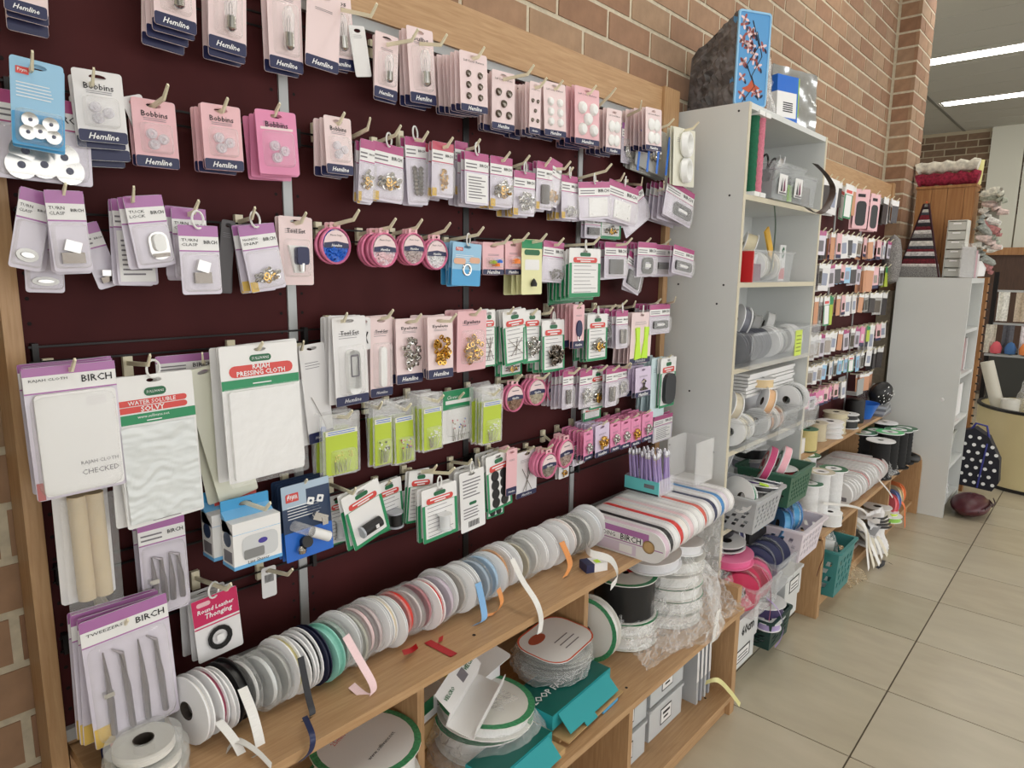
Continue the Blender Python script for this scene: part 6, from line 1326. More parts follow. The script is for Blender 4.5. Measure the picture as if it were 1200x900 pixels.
o = obj('dark_stack', MB().bbox((-.09, -.05, 0), (.09, .09, .18)), mat('dark_cloth', (34, 32, 44), .9), None, (2.47, 1.08, s6)); tag(o, 'dark folded cloth stack at the back of the navy shelf', 'cloth')
# bottom
def whitebox(x, y, z, d, label, txt=None, sticker=False, g='white plastic boxes at the cabinet foot'):
    w, dp, h = d; o = empty('plastic_box', (x, y, z)); tag(o, label, 'box', g)
    m = mat('white_box_plastic', (216, 218, 218), .35)
    obj('box_body', MB().bbox((-w/2, -dp/2, 0), (w/2, dp/2, h)), m, o); obj('lid', MB().bbox((-w/2-.006, -dp/2-.006, h), (w/2+.006, dp/2+.006, h+.012)), m, o)
    for face in (0, 1):
        e = empty('x', (0, 0, 0)) if False else None
    if txt: text(txt, o, M_ink, 0.02, -dp/2-.001, h*.5, w*.5, bold=.03)
    if sticker:
        obj('label_sticker', MB().bbox((-w*.2, -dp/2-.0015, h*.3), (w*.3, -dp/2, h*.75)), M_paper, o); obj('label_frame', MB().bbox((-w*.24, -dp/2-.0008, h*.24), (w*.34, -dp/2-.0001, h*.81)), M_ink, o); [obj('ink_line', MB().bbox((-w*.14, -dp/2-.0021, h*(.4+.14*q_)), (w*.24, -dp/2-.0015, h*(.44+.14*q_))), M_ink, o) for q_ in range(2)]
    return o
whitebox(2.24, .975, s7, (.22, .2, .085), 'lower white box with sticker beside the unit end', sticker=True)
whitebox(2.24, .97, s7+.1, (.22, .21, .10), 'white box marked with a size in black letters', '60cm')
tub('crate', 'dark green slotted crate at the cabinet foot', 2.50, .93, s7, .2, .2, .11, mat('dark_green_crate', (24, 58, 54), .45), .92, (2, 7), cat='crate')
flat(2.50, .9, s7+.1, .08, .05, (66, 56, 96), 'purple roll with white top over the green crate'); flat(2.44, .86, s7+.08, .05, .03, (176, 160, 204), 'lavender roll in the green crate')
flat(2.49, .93, s7+.005, .07, .085, (50, 46, 54), 'dark roll at the bottom of the green crate')
whitebox(2.71, .975, s7, (.18, .2, .085), 'white box under the ruled label box', g=None); whitebox(2.71, .97, s7+.1, (.18, .21, .10), 'white box with a ruled paper label', sticker=True, g=None)
ribbon([at(898, 700, Y=.80), at(912, 715, Y=.785), at(918, 735, Y=.78), at(914, 750, Y=.78), at(908, 758, Y=.785)], (.007, .003, 0), M_rlav, 'lavender ribbon dangling over the green crate')
ribbon([at(962, 628, Y=.80), at(965, 650, Y=.79), at(960, 665, Y=.79), at(957, 675, Y=.795)], (.0035, .002, 0), rib((120, 50, 36)), 'thin rust ribbon hanging beside the lilac basket')
# on top of the cabinet
bg = empty('boxed_case', (2.225, 1.05, CZT+.002)); bg.rotation_euler = (0, 0, -.5); tag(bg, 'blue floral case in a crinkled grey bag on the cabinet', 'case')
M_floral = mat('floral_blue', (84, 150, 204), .5)
FW, FH, FY = .058, .275, -.115
obj('floral_front', MB().plate(rrect(-FW, 0, FW, FH, .008), FY, FY+.03), M_floral, bg)
rr = random.Random(12)
def petal(m, x, z, a, k): obj('printed_petal', PM[k], m, bg, (x, FY-.0006, z), (0, a, 0))
PM = []
for k, c in enumerate(((230, 200, 200), (150, 78, 74), (30, 34, 60))):
    pm = MB().plate(disc(0, 0, .0085, .0042, 8), 0).mesh('printed_petal'); pm.materials.append(mat('petal_%d' % k, c, .6)); PM.append(pm)
for k in range(20):
    x, z = rr.uniform(-.045, .036), rr.uniform(.03, FH-.02)
    for j in range(4): petal(None, x+.008*math.cos(j*1.6+k), z+.008*math.sin(j*1.6+k), -j*1.6-k, 0 if j % 2 == 0 else 1)
    petal(None, x+.012, z-.012, rr.uniform(0, 3), 2)
st_ = [(-.03, .01), (.012, .06), (-.02, .12), (.02, .18), (-.008, .25)]
obj('printed_stem', MB().tube([(x, FY-.0006, z) for x, z in st_], .0016, 4), M_ink, bg); obj('printed_stem', MB().tube([(.03, FY-.0006, .02), (.0, FY-.0006, .09), (.034, FY-.0006, .15), (.01, FY-.0006, .22)], .0014, 4), M_ink, bg)
obj('printed_bird', MB().plate([(-.035, .05), (-.008, .04), (.034, .055), (.012, .066), (.0, .078), (-.012, .06)], FY-.0012), mat('bird_rust', (190, 84, 50), .6), bg)
obj('piping', MB().plate(rrect(-FW-.003, -.0, FW+.003, FH+.003, .01), FY-.002, FY+.004, [rrect(-FW+.003, .004, FW-.003, FH-.003, .006)]), mat('pale_blue_piping', (140, 190, 226), .5), bg)
obj('zip_side', MB().bbox((FW, FY+.006, .012), (FW+.004, FY+.03, FH-.01)), M_navy, bg)
def shell(P, seed, n=18, amp=.014):
    P = [Vector(p) for p in P]; nn = (P[1]-P[0]).cross(P[3]-P[0]).normalized(); mb = MB()
    def fn(u, v):
        q = (P[0]*(1-u)+P[1]*u)*(1-v)+(P[3]*(1-u)+P[2]*u)*v; k = noise.noise(Vector((u*3+seed, v*8, 0)))+noise.noise(Vector((u*12, v*12+seed, 3)))*.8
        return q+nn*k*amp*math.sin(math.pi*min(1, max(0, u)))**.3
    return mb.grid(fn, n, n).mesh('bag_fold')
M_gbag = mat('grey_bag_film', (98, 97, 100), .14, bump=.8, scale=25, var=.45, spec=.8)
for k, P in enumerate(([(-FW-.002, FY+.004, 0), (-.07, .13, 0), (-.06, .13, .2), (-FW-.002, FY+.004, FH)], [(-FW, FY+.004, FH), (FW, FY+.004, FH), (.06, .13, .2), (-.06, .13, .2)], [(FW, FY+.03, 0), (.06, .13, 0), (.06, .13, .2), (FW, FY+.03, FH)])): obj('bag_fold', shell(P, 3.1*k+1), M_gbag, bg)
sheet('clear_wrap', 'clear wrap hanging off the floral case', [(2.25, .925, CZT+.002), (2.38, .95, CZT+.002), (2.36, .98, CZT+.2), (2.25, .94, CZT+.25)], 3.3, .01)
o = obj('foil_pack', MB().grid(lambda u, v: ((u-.5)*.27, .006*noise.noise(Vector((u*5, v*6, 2)))-.004, v*.22), 18, 18).mesh('foil_pack', True), mat('silver_foil_sheet', (216, 218, 220), .15, metal=.85, bump=.4, scale=14), None, (2.65, .985, CZT+.001), (-.06, 0, -.25)); tag(o, 'silver foil pack standing on the cabinet', 'packet')
obj('foil_back', MB().bbox((-.135, .004, 0), (.135, .012, .22)), M_white, o)
o = obj('blue_pack', MB().bbox((-.06, -.012, 0), (.05, .012, .15)), M_blue, None, (2.47, .95, CZT+.002), (-.04, 0, -.3)); tag(o, 'blue packet with a barcode sleeve before the foil pack', 'packet')
obj('paper_sleeve', MB().bbox((-.062, -.014, .012), (.04, .014, .095)), M_paper, o); [obj('barcode_bar', MB().bbox((-.03, -.0148, .03+.007*k), (.02, -.014, .0335+.007*k)), M_ink, o) for k in range(5)]; obj('lime_edge', MB().bbox((.05, -.012, .02), (.056, .012, .148)), mat('lime_edge', (150, 190, 50), .4), o)
# ================================================================== the far hook panel and the stepped unit
FK = {}
M_tan = mat('tan_card', (206, 150, 116), .5); M_silverp = mat('silver_packet', (176, 174, 172), .25, metal=.3, var=.2, scale=90)
def farcard(kind, w, h):
    key = (kind, round(w, 2), round(h, 2))
    if key in FK: return FK[key]
    board = {'pinkhead': M_lilac, 'white': M_white, 'silver': M_silverp, 'green': M_paper, 'pinknavy': M_pink, 'insole': M_pink, 'tan': M_tan, 'dark': mat('dark_packet', (58, 52, 54), .35, var=.3, scale=60), 'hot': M_hot, 'yellow': M_lime, 'blue': M_prym}[kind]
    me = MB().plate(rrect(-w/2, -h, w/2, 0, .003, 2), -.0008, .0008).mesh('packet'); me.materials.append(board); parts = []
    def add(n, x0, z0, x1, z1, m, k=1, r=0):
        q = MB().plate(rrect(x0, z0, x1, z1, r), -.0008-.0005*k).mesh(n); q.materials.append(m); parts.append((n, q))
    if kind == 'pinkhead': add('header', -w/2, -h*.2, w/2, 0, M_magenta); add('contents', -w*.3, -h*.85, w*.3, -h*.4, M_inkg, 2, .004)
    elif kind == 'silver': add('header', -w/2, -h*.22, w/2, 0, M_paper); add('contents', -w*.35, -h*.9, w*.35, -h*.35, M_dmetal, 2, .004)
    elif kind == 'green': add('green_frame', -w/2, -h, w/2, -h*.3, M_green); add('white_field', -w*.38, -h*.95, w*.38, -h*.32, M_paper, 2); add('red_banner', -w*.36, -h*.26, w*.36, -h*.17, M_red, 2, .003)
    elif kind in ('pinknavy', 'hot'): add('foot_band', -w/2, -h, w/2, -h*.85, M_navy); add('contents', -w*.28, -h*.75, w*.28, -h*.4, M_dmetal if kind == 'pinknavy' else M_pinkcard, 2, .004)
    elif kind == 'insole': add('insole', -w*.34, -h*.93, w*.34, -h*.3, M_black, 2, .02); add('lettering_block', -w*.3, -h*.2, w*.2, -h*.12, M_ink, 2)
    elif kind in ('white', 'blue'): add('contents', -w*.3, -h*.8, w*.3, -h*.35, mat('pale_blue_bits', (150, 156, 176), .5), 2, .004); add('header', -w/2, -h*.15, w/2, 0, M_paper)
    elif kind == 'tan': add('header', -w/2, -h*.18, w/2, 0, M_paper)
    elif kind == 'dark': add('header', -w/2, -h*.25, w/2, 0, M_paper)
    else: add('header', -w/2, -h*.3, w/2, 0, M_green)
    FK[key] = (me, parts); return FK[key]
KD = {'pinkhead': 'lilac packet with magenta header', 'white': 'white packet with pale contents', 'silver': 'silvery packet with white header', 'green': 'green framed white card', 'pinknavy': 'pink card with navy foot', 'insole': 'pink card with a black shoe insole', 'tan': 'tan packet with white header', 'dark': 'dark packet with white header', 'hot': 'bright pink needle card', 'yellow': 'lime packet with green header', 'blue': 'light blue packet with pale contents'}
RN = ['topmost', 'second', 'third', 'fourth', 'fifth', 'sixth', 'lowest']
PO = ['first', 'second', 'third', 'fourth', 'fifth', 'sixth', 'seventh', 'eighth', 'ninth', 'tenth', 'eleventh', 'twelfth', 'thirteenth', 'fourteenth', 'fifteenth', 'sixteenth']
def farhook(x, z, ln, row, pos): 
    key = ('fh', round(ln, 2))
    if key not in FK:
        q = MB().tube([(0, 0, 0), (0, -ln*.85, .004), (0, -ln, .022)], [.005, .0045, .0035], 4, .6).mesh('display_hook'); q.materials.append(M_cream); FK[key] = q
    o = obj('display_hook', FK[key], None, None, (x, PY-.004, z)); tag(o, 'cream hook, %s from the pier, %s far panel row' % (PO[pos], row), 'hook', 'hooks of the far panel, %s row' % row)
rows = [(1.905, .105, [('dark', 3.38, .09, .14), ('white', 3.47, .09, .16), ('dark', 3.56, .06, .12), ('green', 3.70, .08, .165), ('tan', 3.80, .07, .14), ('insole', 3.93, .09, .2), ('insole', 4.20, .09, .2), ('dark', 4.42, .07, .15), ('silver', 4.52, .06, .14), ('dark', 4.64, .06, .13)]),
        (1.665, .10, [('pinkhead', 3.36, .06, .13), ('dark', 3.44, .06, .15), ('tan', 3.53, .055, .15), ('pinknavy', 3.62, .055, .14), ('white', 3.71, .055, .14), ('dark', 3.80, .05, .12), ('white', 3.89, .055, .13), ('silver', 3.98, .055, .12), ('pinknavy', 4.08, .055, .12), ('tan', 4.18, .05, .13), ('white', 4.28, .055, .12), ('pinknavy', 4.38, .055, .13), ('white', 4.49, .055, .12), ('pinkhead', 4.6, .05, .12), ('pinknavy', 4.7, .05, .12)]),
        (1.515, .10, [('silver', 3.38, .06, .12), ('white', 3.46, .07, .15), ('pinkhead', 3.55, .07, .13), ('dark', 3.64, .06, .11), ('pinknavy', 3.73, .055, .11), ('blue', 3.82, .055, .11), ('dark', 3.92, .055, .11), ('pinkhead', 4.02, .05, .12), ('tan', 4.12, .06, .17), ('tan', 4.24, .06, .18), ('pinknavy', 4.36, .055, .15), ('silver', 4.48, .05, .13), ('yellow', 4.6, .05, .14)]),
        (1.36, .10, [('tan', 3.37, .05, .16), ('silver', 3.44, .05, .15), ('green', 3.52, .05, .17), ('yellow', 3.60, .055, .17), ('tan', 3.70, .05, .12), ('pinknavy', 3.79, .05, .12), ('white', 3.88, .055, .13), ('white', 3.98, .05, .12), ('tan', 4.10, .05, .12), ('silver', 4.22, .07, .12), ('dark', 4.34, .09, .13), ('silver', 4.48, .08, .15), ('dark', 4.62, .06, .16)]),
        (1.175, .10, [('silver', 3.36, .06, .14), ('silver', 3.43, .06, .13), ('pinkhead', 3.51, .06, .13), ('silver', 3.60, .055, .13), ('white', 3.70, .055, .12), ('tan', 3.79, .05, .12), ('pinkhead', 3.90, .06, .13), ('silver', 4.0, .06, .13), ('pinkhead', 4.1, .06, .13), ('hot', 4.22, .05, .13), ('yellow', 4.32, .05, .11), ('white', 4.42, .06, .19), ('pinknavy', 4.53, .05, .12), ('white', 4.64, .05, .11)]),
        (1.025, .10, [('silver', 3.36, .05, .1), ('white', 3.43, .05, .1), ('silver', 3.50, .05, .1), ('blue', 3.58, .05, .1), ('white', 3.66, .05, .1), ('silver', 3.74, .05, .1), ('blue', 3.83, .05, .1), ('blue', 3.92, .05, .11), ('green', 4.03, .055, .11), ('blue', 4.14, .05, .12), ('silver', 4.26, .06, .11), ('white', 4.38, .05, .1), ('dark', 4.52, .06, .15), ('dark', 4.64, .06, .15)]),
        (.885, .09, [('hot', 3.38, .05, .1), ('pinkhead', 3.45, .05, .1), ('hot', 3.52, .05, .1), ('hot', 3.60, .05, .1), ('pinknavy', 3.68, .05, .1), ('hot', 3.76, .05, .1), ('pinknavy', 3.85, .05, .1), ('white', 3.95, .05, .1), ('tan', 4.35, .08, .12), ('tan', 4.5, .08, .12)])]
rr = random.Random(3)
for ri, (z, ln, cards) in enumerate(rows):
    for ci, (kd, x, w, h) in enumerate(cards):
        ps = len(cards)-1-ci; farhook(x, z-.006, ln, RN[ri], ps)
        if ri: h *= .86
        me, parts = farcard(kd, w, h)
        for j in range(3 if w < .07 and ci % 2 else 2):
            o = obj('packet', me, None, None, (x+rr.uniform(-.008, .008), PY-ln+.012+.026*j+rr.uniform(-.004, .004), z+.002-.003*j), (0, rr.uniform(-.1, .1), rr.uniform(-.42, .08)-(.35 if kd == 'insole' else 0)))
            for n, q in parts: obj(n, q, None, o)
            tag(o, '%s %s, %s hook from the pier, %s row' % (['front', 'middle', 'rear'][j], KD[kd], PO[ps], RN[ri]), 'packet', KD[kd]+'s, %s row' % RN[ri])
# ---- stepped unit, upper shelf
zu, zm = .631, .371
o = spool((3.30, 1.05, zu+.055), .05, .105, (206, 190, 128), mat('green_top', (46, 110, 74), .4), 'glossy straw gold lace roll with green top', None, (0, math.pi/2, 0), .96)
o = obj('lace_stack', MB().bbox((-.06, -.05, 0), (.06, .05, .07)), M_white, None, (3.23, 1.09, zu)); tag(o, 'folded white lace behind the gold roll', 'lace')
for k in range(3): flat(3.68, 1.06, zu+.028*k, .068, .026, (216, 214, 214), ['lowest white lace reel on the upper step', 'middle white lace reel on the upper step', 'upper white lace reel on the upper step'][k], group='white lace reels on the upper step')
flat(3.80, 1.07, zu+.0, .06, .08, (210, 200, 170), 'cream cord reel standing on the upper step', mat('cream_flange', (206, 198, 176), .4)); flat(3.80, 1.07, zu+.082, .065, .03, (206, 196, 166), 'cream cord reel stacked on the other', MATS['cream_flange']); flat(3.56, 1.09, zu, .055, .09, (196, 186, 158), 'tan cord reel behind the white lace reels', MATS['cream_flange'])
flat(3.98, 1.06, zu, .062, .045, (26, 26, 28), 'black elastic reel with white top', M_flange); flat(3.98, 1.06, zu+.047, .06, .03, (30, 30, 32), 'second black elastic reel with white top', M_flange)
o = obj('black_roll', MB().lathe([(.05, 0), (.052, .01), (.052, .13), (.045, .135), (.0001, .135)], n=18).mesh('black_roll', True), M_black, None, (4.15, 1.07, zu)); tag(o, 'plain black elastic roll on the upper step', 'roll')
o = obj('blue_bowl', MB().lathe([(.05, 0), (.085, .09), (.09, .092), (.085, .085), (.05, .006), (.0001, .006)], n=22).mesh('blue_bowl', True), M_blue, None, (4.31, 1.07, zu)); tag(o, 'bright blue plastic bowl on the upper step', 'bowl')
dk = obj('dotted_pouch', MB().lathe([(.0001, -.05), (.045, -.042), (.072, -.015), (.078, .01), (.06, .04), (.0001, .055)], n=20, axis='y').mesh('dotted_pouch', True), M_black, None, (4.50, 1.02, zu+.125), (.3, 0, -.5)); tag(dk, 'round black pouch with white dots', 'pouch')
for k in range(22):
    a, b = k*2.4, .012+.0026*k; obj('white_dot', MB().lathe([(.0055, 0), (.0001, -.001)], axis='y', n=8), M_wink, dk, (b*math.cos(a), -.046+.5*max(0, b-.03)**1.0*.9, b*math.sin(a)))
for k in range(4): tag(obj('slim_case', MB().bbox((-.1, -.05, 0), (.1, .06, .014)), mat('grey_case_%d' % (k % 2), [(120, 122, 128), (176, 178, 184)][k % 2], .3), None, (4.51+.005*k, 1.03, zu+.0148*k+.0005), (0, 0, .05*k)), 'flat grey plastic case stacked under the dotted pouch', 'case', 'flat grey cases')
o = obj('clear_lid', MB().bbox((-.09, -.06, 0), (.09, .06, .1)), F_tubc, None, (4.58, 1.09, zu+.062)); tag(o, 'clear plastic lid resting behind the dotted pouch', 'tray')  # this clear block is a plastic lid
o = obj('grey_wire_basket', MB().bbox((-.06, -.05, 0), (.06, .05, .004)), M_grey, None, (4.1, 1.09, zu+.17)); tag(o, 'small grey tray above the black rolls', 'tray'); [obj('tray_side', MB().bbox((-.06, s*.05-.002, 0), (.06, s*.05+.002, .09)), M_grey, o) for s in (-1, 1)]
# ---- middle step: lace columns and white elastic boards
def column(x, y, h, R, m, label, top, n=9, lean=0):
    pr = [(R*1.0, 0)]
    for i in range(n): pr += [(R*.97, h*(i+.15)/n), (R*1.0, h*(i+.5)/n), (R*.97, h*(i+.85)/n)]
    pr += [(R*.95, h)]
    o = obj('elastic_column', MB().lathe(pr, n=18).mesh('elastic_column', True), m, None, (x, y, zm+.004), (0, lean, 0)); tag(o, label, 'roll')
    obj('bottom_flange', MB().lathe([(R*1.35, -.004), (R*1.35, 0)], n=22), M_black, o); t = obj('top_flange', MB().lathe([(R*.3, .004), (R*1.4, .004), (R*1.4, 0), (R*.3, 0)], (0, 0, h), n=22, cap=False), M_flange, o)
    obj('printed_ring', MB().lathe([(R*.8, .0045), (R*1.38, .0045)], (0, 0, h), n=22, cap=False), top, t); return o
M_lace = mat('white_elastic', (222, 222, 222), .7, var=.05, scale=120); dgt = mat('green_top', (46, 110, 74), .4); crt = mat('cream_flange', (206, 198, 176), .4)
column(2.985, .92, .19, .04, M_lace, 'white elastic column beside the unit end', dgt); column(3.06, .90, .23, .042, M_lace, 'white elastic column with a cream top', crt); column(3.185, .885, .22, .044, M_lace, 'white elastic column with a green top', dgt)
column(3.10, 1.02, .25, .044, M_lace, 'tall white elastic column at the back with cream top', crt); column(3.23, 1.02, .25, .044, M_lace, 'tall white elastic column at the back with green top', dgt)
o = spool((3.085, .855, zm+.03), .052, .055, (226, 226, 226), M_flange, 'short white elastic roll in front of the columns', None, (0, math.pi/2, 0), .98)
for k in range(16):
    X = 3.36+.042*k; C = Ctx(); red = k in (6, 11, 14)
    root = obj('elastic_board', MB().plate(rrect(-.15, 0, .15, .115, .055, 5), -.013, .013).mesh('elastic_board', True), M_lace if not red else rib((196, 110, 110)), None, (X, .985, zm+.001), (0, random.uniform(-.04, .04), -math.pi/2+random.uniform(-.05, .05)))
    C.P(root, 'card_face', 'cf', lambda: MB().plate(rrect(-.155, -.0, .155, .12, .06, 5), -.017, -.013), M_white)
    C.P(root, 'stripe', 'st', lambda: MB().plate(rrect(-.13, .03, .13, .05, .004), -.0175), M_inkg)
    tag(root, ('red edged' if red else 'plain')+' white elastic board, %s from the elastic columns' % PO[k], 'elastic board', 'red edged elastic boards' if red else 'plain white elastic boards')
cc = mat('black_elastic', (20, 20, 22), .8)
for k, (x, y) in enumerate(((4.02, .89), (4.10, 1.0), (4.16, .88), (4.27, .98), (4.32, .87), (4.42, .97), (4.45, .87))):
    column(x, y, .2+.012*(k % 3), .052, cc, ['black elastic column next to the white boards', 'black elastic column at the back by the boards', 'black elastic column with a bright green top', 'black elastic column behind the green topped one', 'black elastic column third along the front', 'black elastic column at the back by the end panel', 'black elastic column at the end of the front'][k], [M_flange, dgt, mat('bright_green_top', (90, 190, 120), .4), dgt, dgt, M_flange, dgt][k])
ribbon([at(1028, 560, Y=.84), at(1040, 574, Y=.82), at(1046, 583, Y=.81)], (.006, .0, .002), M_rw, 'white elastic tail hanging off the middle step'); ribbon([at(965, 590, Y=.85), at(990, 592, Y=.83), at(1008, 596, Y=.82), at(1016, 602, Y=.815)], (.002, .0, .005), M_rw, 'cream elastic tail lying across the step edge')
sheet('cellophane', 'crinkled cellophane beside the black columns', [(3.98, .84, zm+.002), (4.2, .82, zm+.002), (4.2, .86, zm+.09), (4.0, .88, zm+.1)], 4.0, .014)
o = obj('black_coil', MB().lathe([(.05+.02*math.cos(a), .02*math.sin(a)) for a in [k*.9 for k in range(8)]], n=22, cap=False).mesh('black_coil', True), M_black, None, (4.45, .80, zm+.015), (.15, 0, 0)); o.location.y = .855; o.location.x = 4.56; tag(o, 'black elastic coil at the end of the middle step', 'coil')
# ---- under the step: teal basket, packets, colourful reels
tub('storage_basket', 'teal slotted basket on the floor by the unit end', 3.09, .87, .001+.078, .24, .2, .21, M_tbask, .86, (4, 4), cat='basket', rimw=.012)
for k in range(3): tag(obj('wire_rack', MB().bbox((-.05, -.004, 0), (.05, .004, .22)), M_cond, None, (3.04+.035*k, .88+.02*k, .085), (0, .1, -.9)), 'white plastic rack standing in the teal basket', 'rack', 'white racks in the teal basket')
crumple('clear_bag', 'crumpled clear bag stuffed in the teal basket', (3.13, .88, .19), (.07, .06, .14), 2.6, amp=.03)
sheet('cellophane', 'gold tinted cellophane spilling to the floor', [(3.3, .80, .004), (3.46, .77, .004), (3.46, .9, .22), (3.26, .9, .26)], 7.7, .03, m=film('gold_film', (226, 206, 170), gloss=.2, rough=.08, bump=1, scale=40))
for k in range(6): ribbon([(3.55+.03*k, .90, .28-.02*k), (3.55+.035*k, .82, .24-.03*k), (3.56+.04*k, .80, .12), (3.53+.05*k, .775-.012*(k % 3), .03)], (.012, .0, .006), rib((212, 204, 184)) if k % 2 else M_rw, 'cream elastic strand tumbling out from under the step', group='cream elastic strands')
for k in range(3): tag(obj('fabric_fold', MB().grid(lambda u, v: ((u-.5)*.26, (v-.5)*.2, .02+.012*noise.noise(Vector((u*5, v*5, k)))), 10, 10).mesh('fabric_fold', True), M_white if k != 1 else mat('grey_foam', (176, 176, 180), .8), None, (3.72+.02*k, .9, .09+.06*k), (.1, .1, .1*k)), 'folded white and grey interfacing under the step', 'fabric', 'folded interfacing')
o = obj('backing_slab', MB().bbox((-.12, -.08, 0), (.12, .08, .02)), M_white, None, (3.72, .95, .08)); tag(o, 'white slab under the folded interfacing', 'board')
sheet('interfacing', 'white bonded sheet hanging to the floor with black hooks', [(3.72, .80, .03), (3.86, .765, .02), (3.98, .84, .22), (3.74, .86, .24)], 3.0, .012, m=M_white, cat='fabric')
for k in range(4): ribbon([(3.70+.05*k, .82, .235-.03*k), (3.78+.05*k, .79, .22-.03*k), (3.86+.04*k, .785, .215-.03*k)], (.0, .0, .007), M_rk, 'black tape strip over the bonded sheet', group='black tape strips')
ribbon([(3.62, .76, .012), (3.64, .74, .03), (3.68, .745, .035), (3.72, .735, .02), (3.73, .72, .01)], (.0, .008, .002), M_rk, 'black tape curl on the tiles')
for k, (c, l) in enumerate((((226, 110, 120), 'coral'), ((120, 140, 190), 'periwinkle'), ((214, 196, 160), 'sand'), ((236, 140, 90), 'tangerine'))): facing(4.24+.05*k, .88, .155+.01*k, .075, .03, c, l+' reel under the far end of the step', rib(c), yaw=-.5)
flat(4.2, .85, .085, .07, .03, (150, 206, 90), 'lime green reel on the bottom shelf'); flat(4.2, .85, .118, .05, .02, (200, 226, 80), 'yellow green reel stacked on the lime one')
ribbon([(4.28, .84, .19), (4.30, .80, .16), (4.31, .79, .09), (4.32, .785, .02)], (.012, 0, .003), rib((240, 120, 60)), 'bright orange ribbon hanging to the floor')
flat(4.05, .88, .085, .07, .06, (206, 200, 186), 'beige tape roll under the step'); flat(4.05, .88, .147, .075, .05, (196, 190, 176), 'beige tape roll stacked under the step')
# ================================================================== beyond: things on and past the low cabinet
# pine board cupboard top with rolled rugs
pb = empty('pine_chest', (5.05, .90, DZ+.001)); tag(pb, 'knotty pine chest standing on the white cabinet', 'chest')
ys = [1.06, .975, .89, .80, .745]
for a, b in zip(ys[:-1], ys[1:]): obj('pine_plank', MB().bbox((-.012, b-.90+.001, 0), (.012, a-.90-.001, .55)), M_woodd, pb)
obj('chest_body', MB().bbox((.012, -.155, 0), (.14, .16, .55)), M_woodd, pb); obj('chest_lid', MB().bbox((-.02, -.16, .55), (.15, .165, .565)), M_woodd, pb)
for y, z, r in ((.845, .33, .012), (.832, .35, .02), (.865, .36, .009)): obj('knot', MB().lathe([(r, 0), (r*.4, -.001)], axis='x', n=12), mat('knot_brown', (84, 44, 20), .6), pb, (-.0125, y-.90, z-.05))
def rugroll(y0, y1, z, r, m, label, x=5.08):
    n = 14; pts = [(0, (y0-y1)*(.5-k/n), .006*math.sin(k*2.1)) for k in range(n+1)]
    o = obj('rug_roll', MB().tube(pts, [r*(.86+.1*math.sin(k*1.9)) for k in range(n+1)], 12).mesh('rug_roll', True), m, None, (x, (y0+y1)/2, z)); tag(o, label, 'rug'); return o
zt = DZ+.567
rugroll(.74, 1.07, zt+.042, .045, mat('crimson_tuft', (136, 32, 56), .95, var=.5, scale=70, bump=1), 'crimson tufted rug roll on the pine chest')
rugroll(.75, 1.08, zt+.118, .04, mat('cream_leaf_cloth', (206, 202, 188), .9, var=.3, scale=40, bump=.6), 'cream leaf patterned roll on the crimson one', 5.09)
o = obj('yellow_cup', MB().lathe([(.03, .0), (.036, .01), (.042, .15), (.038, .15), (.0001, .02)], n=18).mesh('yellow_cup', True), mat('pale_yellow_plastic', (214, 206, 130), .4), None, (5.165, .775, zt+.001)); tag(o, 'pale yellow cup standing behind the rolled rugs', 'cup')
# cloth tree of stitched strips
tr_ = empty('cloth_tree', (4.82, .955, DZ+.002)); tag(tr_, 'triangular cloth tree of red black and white strips', 'cloth tree')
H = .44; NB = 19; rr = random.Random(8)
cl = [((126, 124, 122), .75, 260), ((206, 200, 196), .3, 90), ((96, 26, 36), .5, 120), ((40, 40, 44), .7, 200), ((196, 190, 190), .4, 70), ((110, 28, 40), .4, 90), ((64, 66, 74), .6, 150), ((200, 196, 190), .3, 60), ((40, 30, 34), .6, 160)]
zz = [0]
for k in range(NB): zz.append(zz[-1]+(2.6 if k == 0 else rr.uniform(.6, 1.25)))
zz = [v*H/zz[-1] for v in zz]
for k in range(NB):
    z0, z1 = zz[k], zz[k+1]; w0, w1 = .104*(1-z0/H)+.005, .104*(1-z1/H)+.005; c, v, sc_ = cl[k % 9]
    mb = MB(); d0, d1 = w0*.5, w1*.5; zm_ = (z0+z1)/2; wm, dm = (w0+w1)/2, (d0+d1)/2+.004
    mb.add([(-d0, -w0, z0), (d0, -w0, z0), (d0, w0, z0), (-d0, w0, z0), (-dm, -wm, zm_), (dm, -wm, zm_), (dm, wm, zm_), (-dm, wm, zm_), (-d1, -w1, z1-.001), (d1, -w1, z1-.001), (d1, w1, z1-.001), (-d1, w1, z1-.001)], [(0, 1, 5, 4), (1, 2, 6, 5), (2, 3, 7, 6), (3, 0, 4, 7), (4, 5, 9, 8), (5, 6, 10, 9), (6, 7, 11, 10), (7, 4, 8, 11), (8, 9, 10, 11), (3, 2, 1, 0)])
    obj('cloth_strip', mb, mat('strip_%d' % (k % 9), c, .9, var=v, scale=sc_, bump=.5), tr_)
for s in (-1, 1): obj('dark_edging', MB().tube([(-.03, s*.112, 0), (0, s*.012, H)], .006, 5), mat('edging_wine', (52, 16, 24), .8), tr_)
obj('red_bauble', MB().lathe([(.0001, 0), (.008, .006), (.0001, .016)], n=10), mat('bauble', (206, 90, 50), .4), tr_, (0, 0, H))
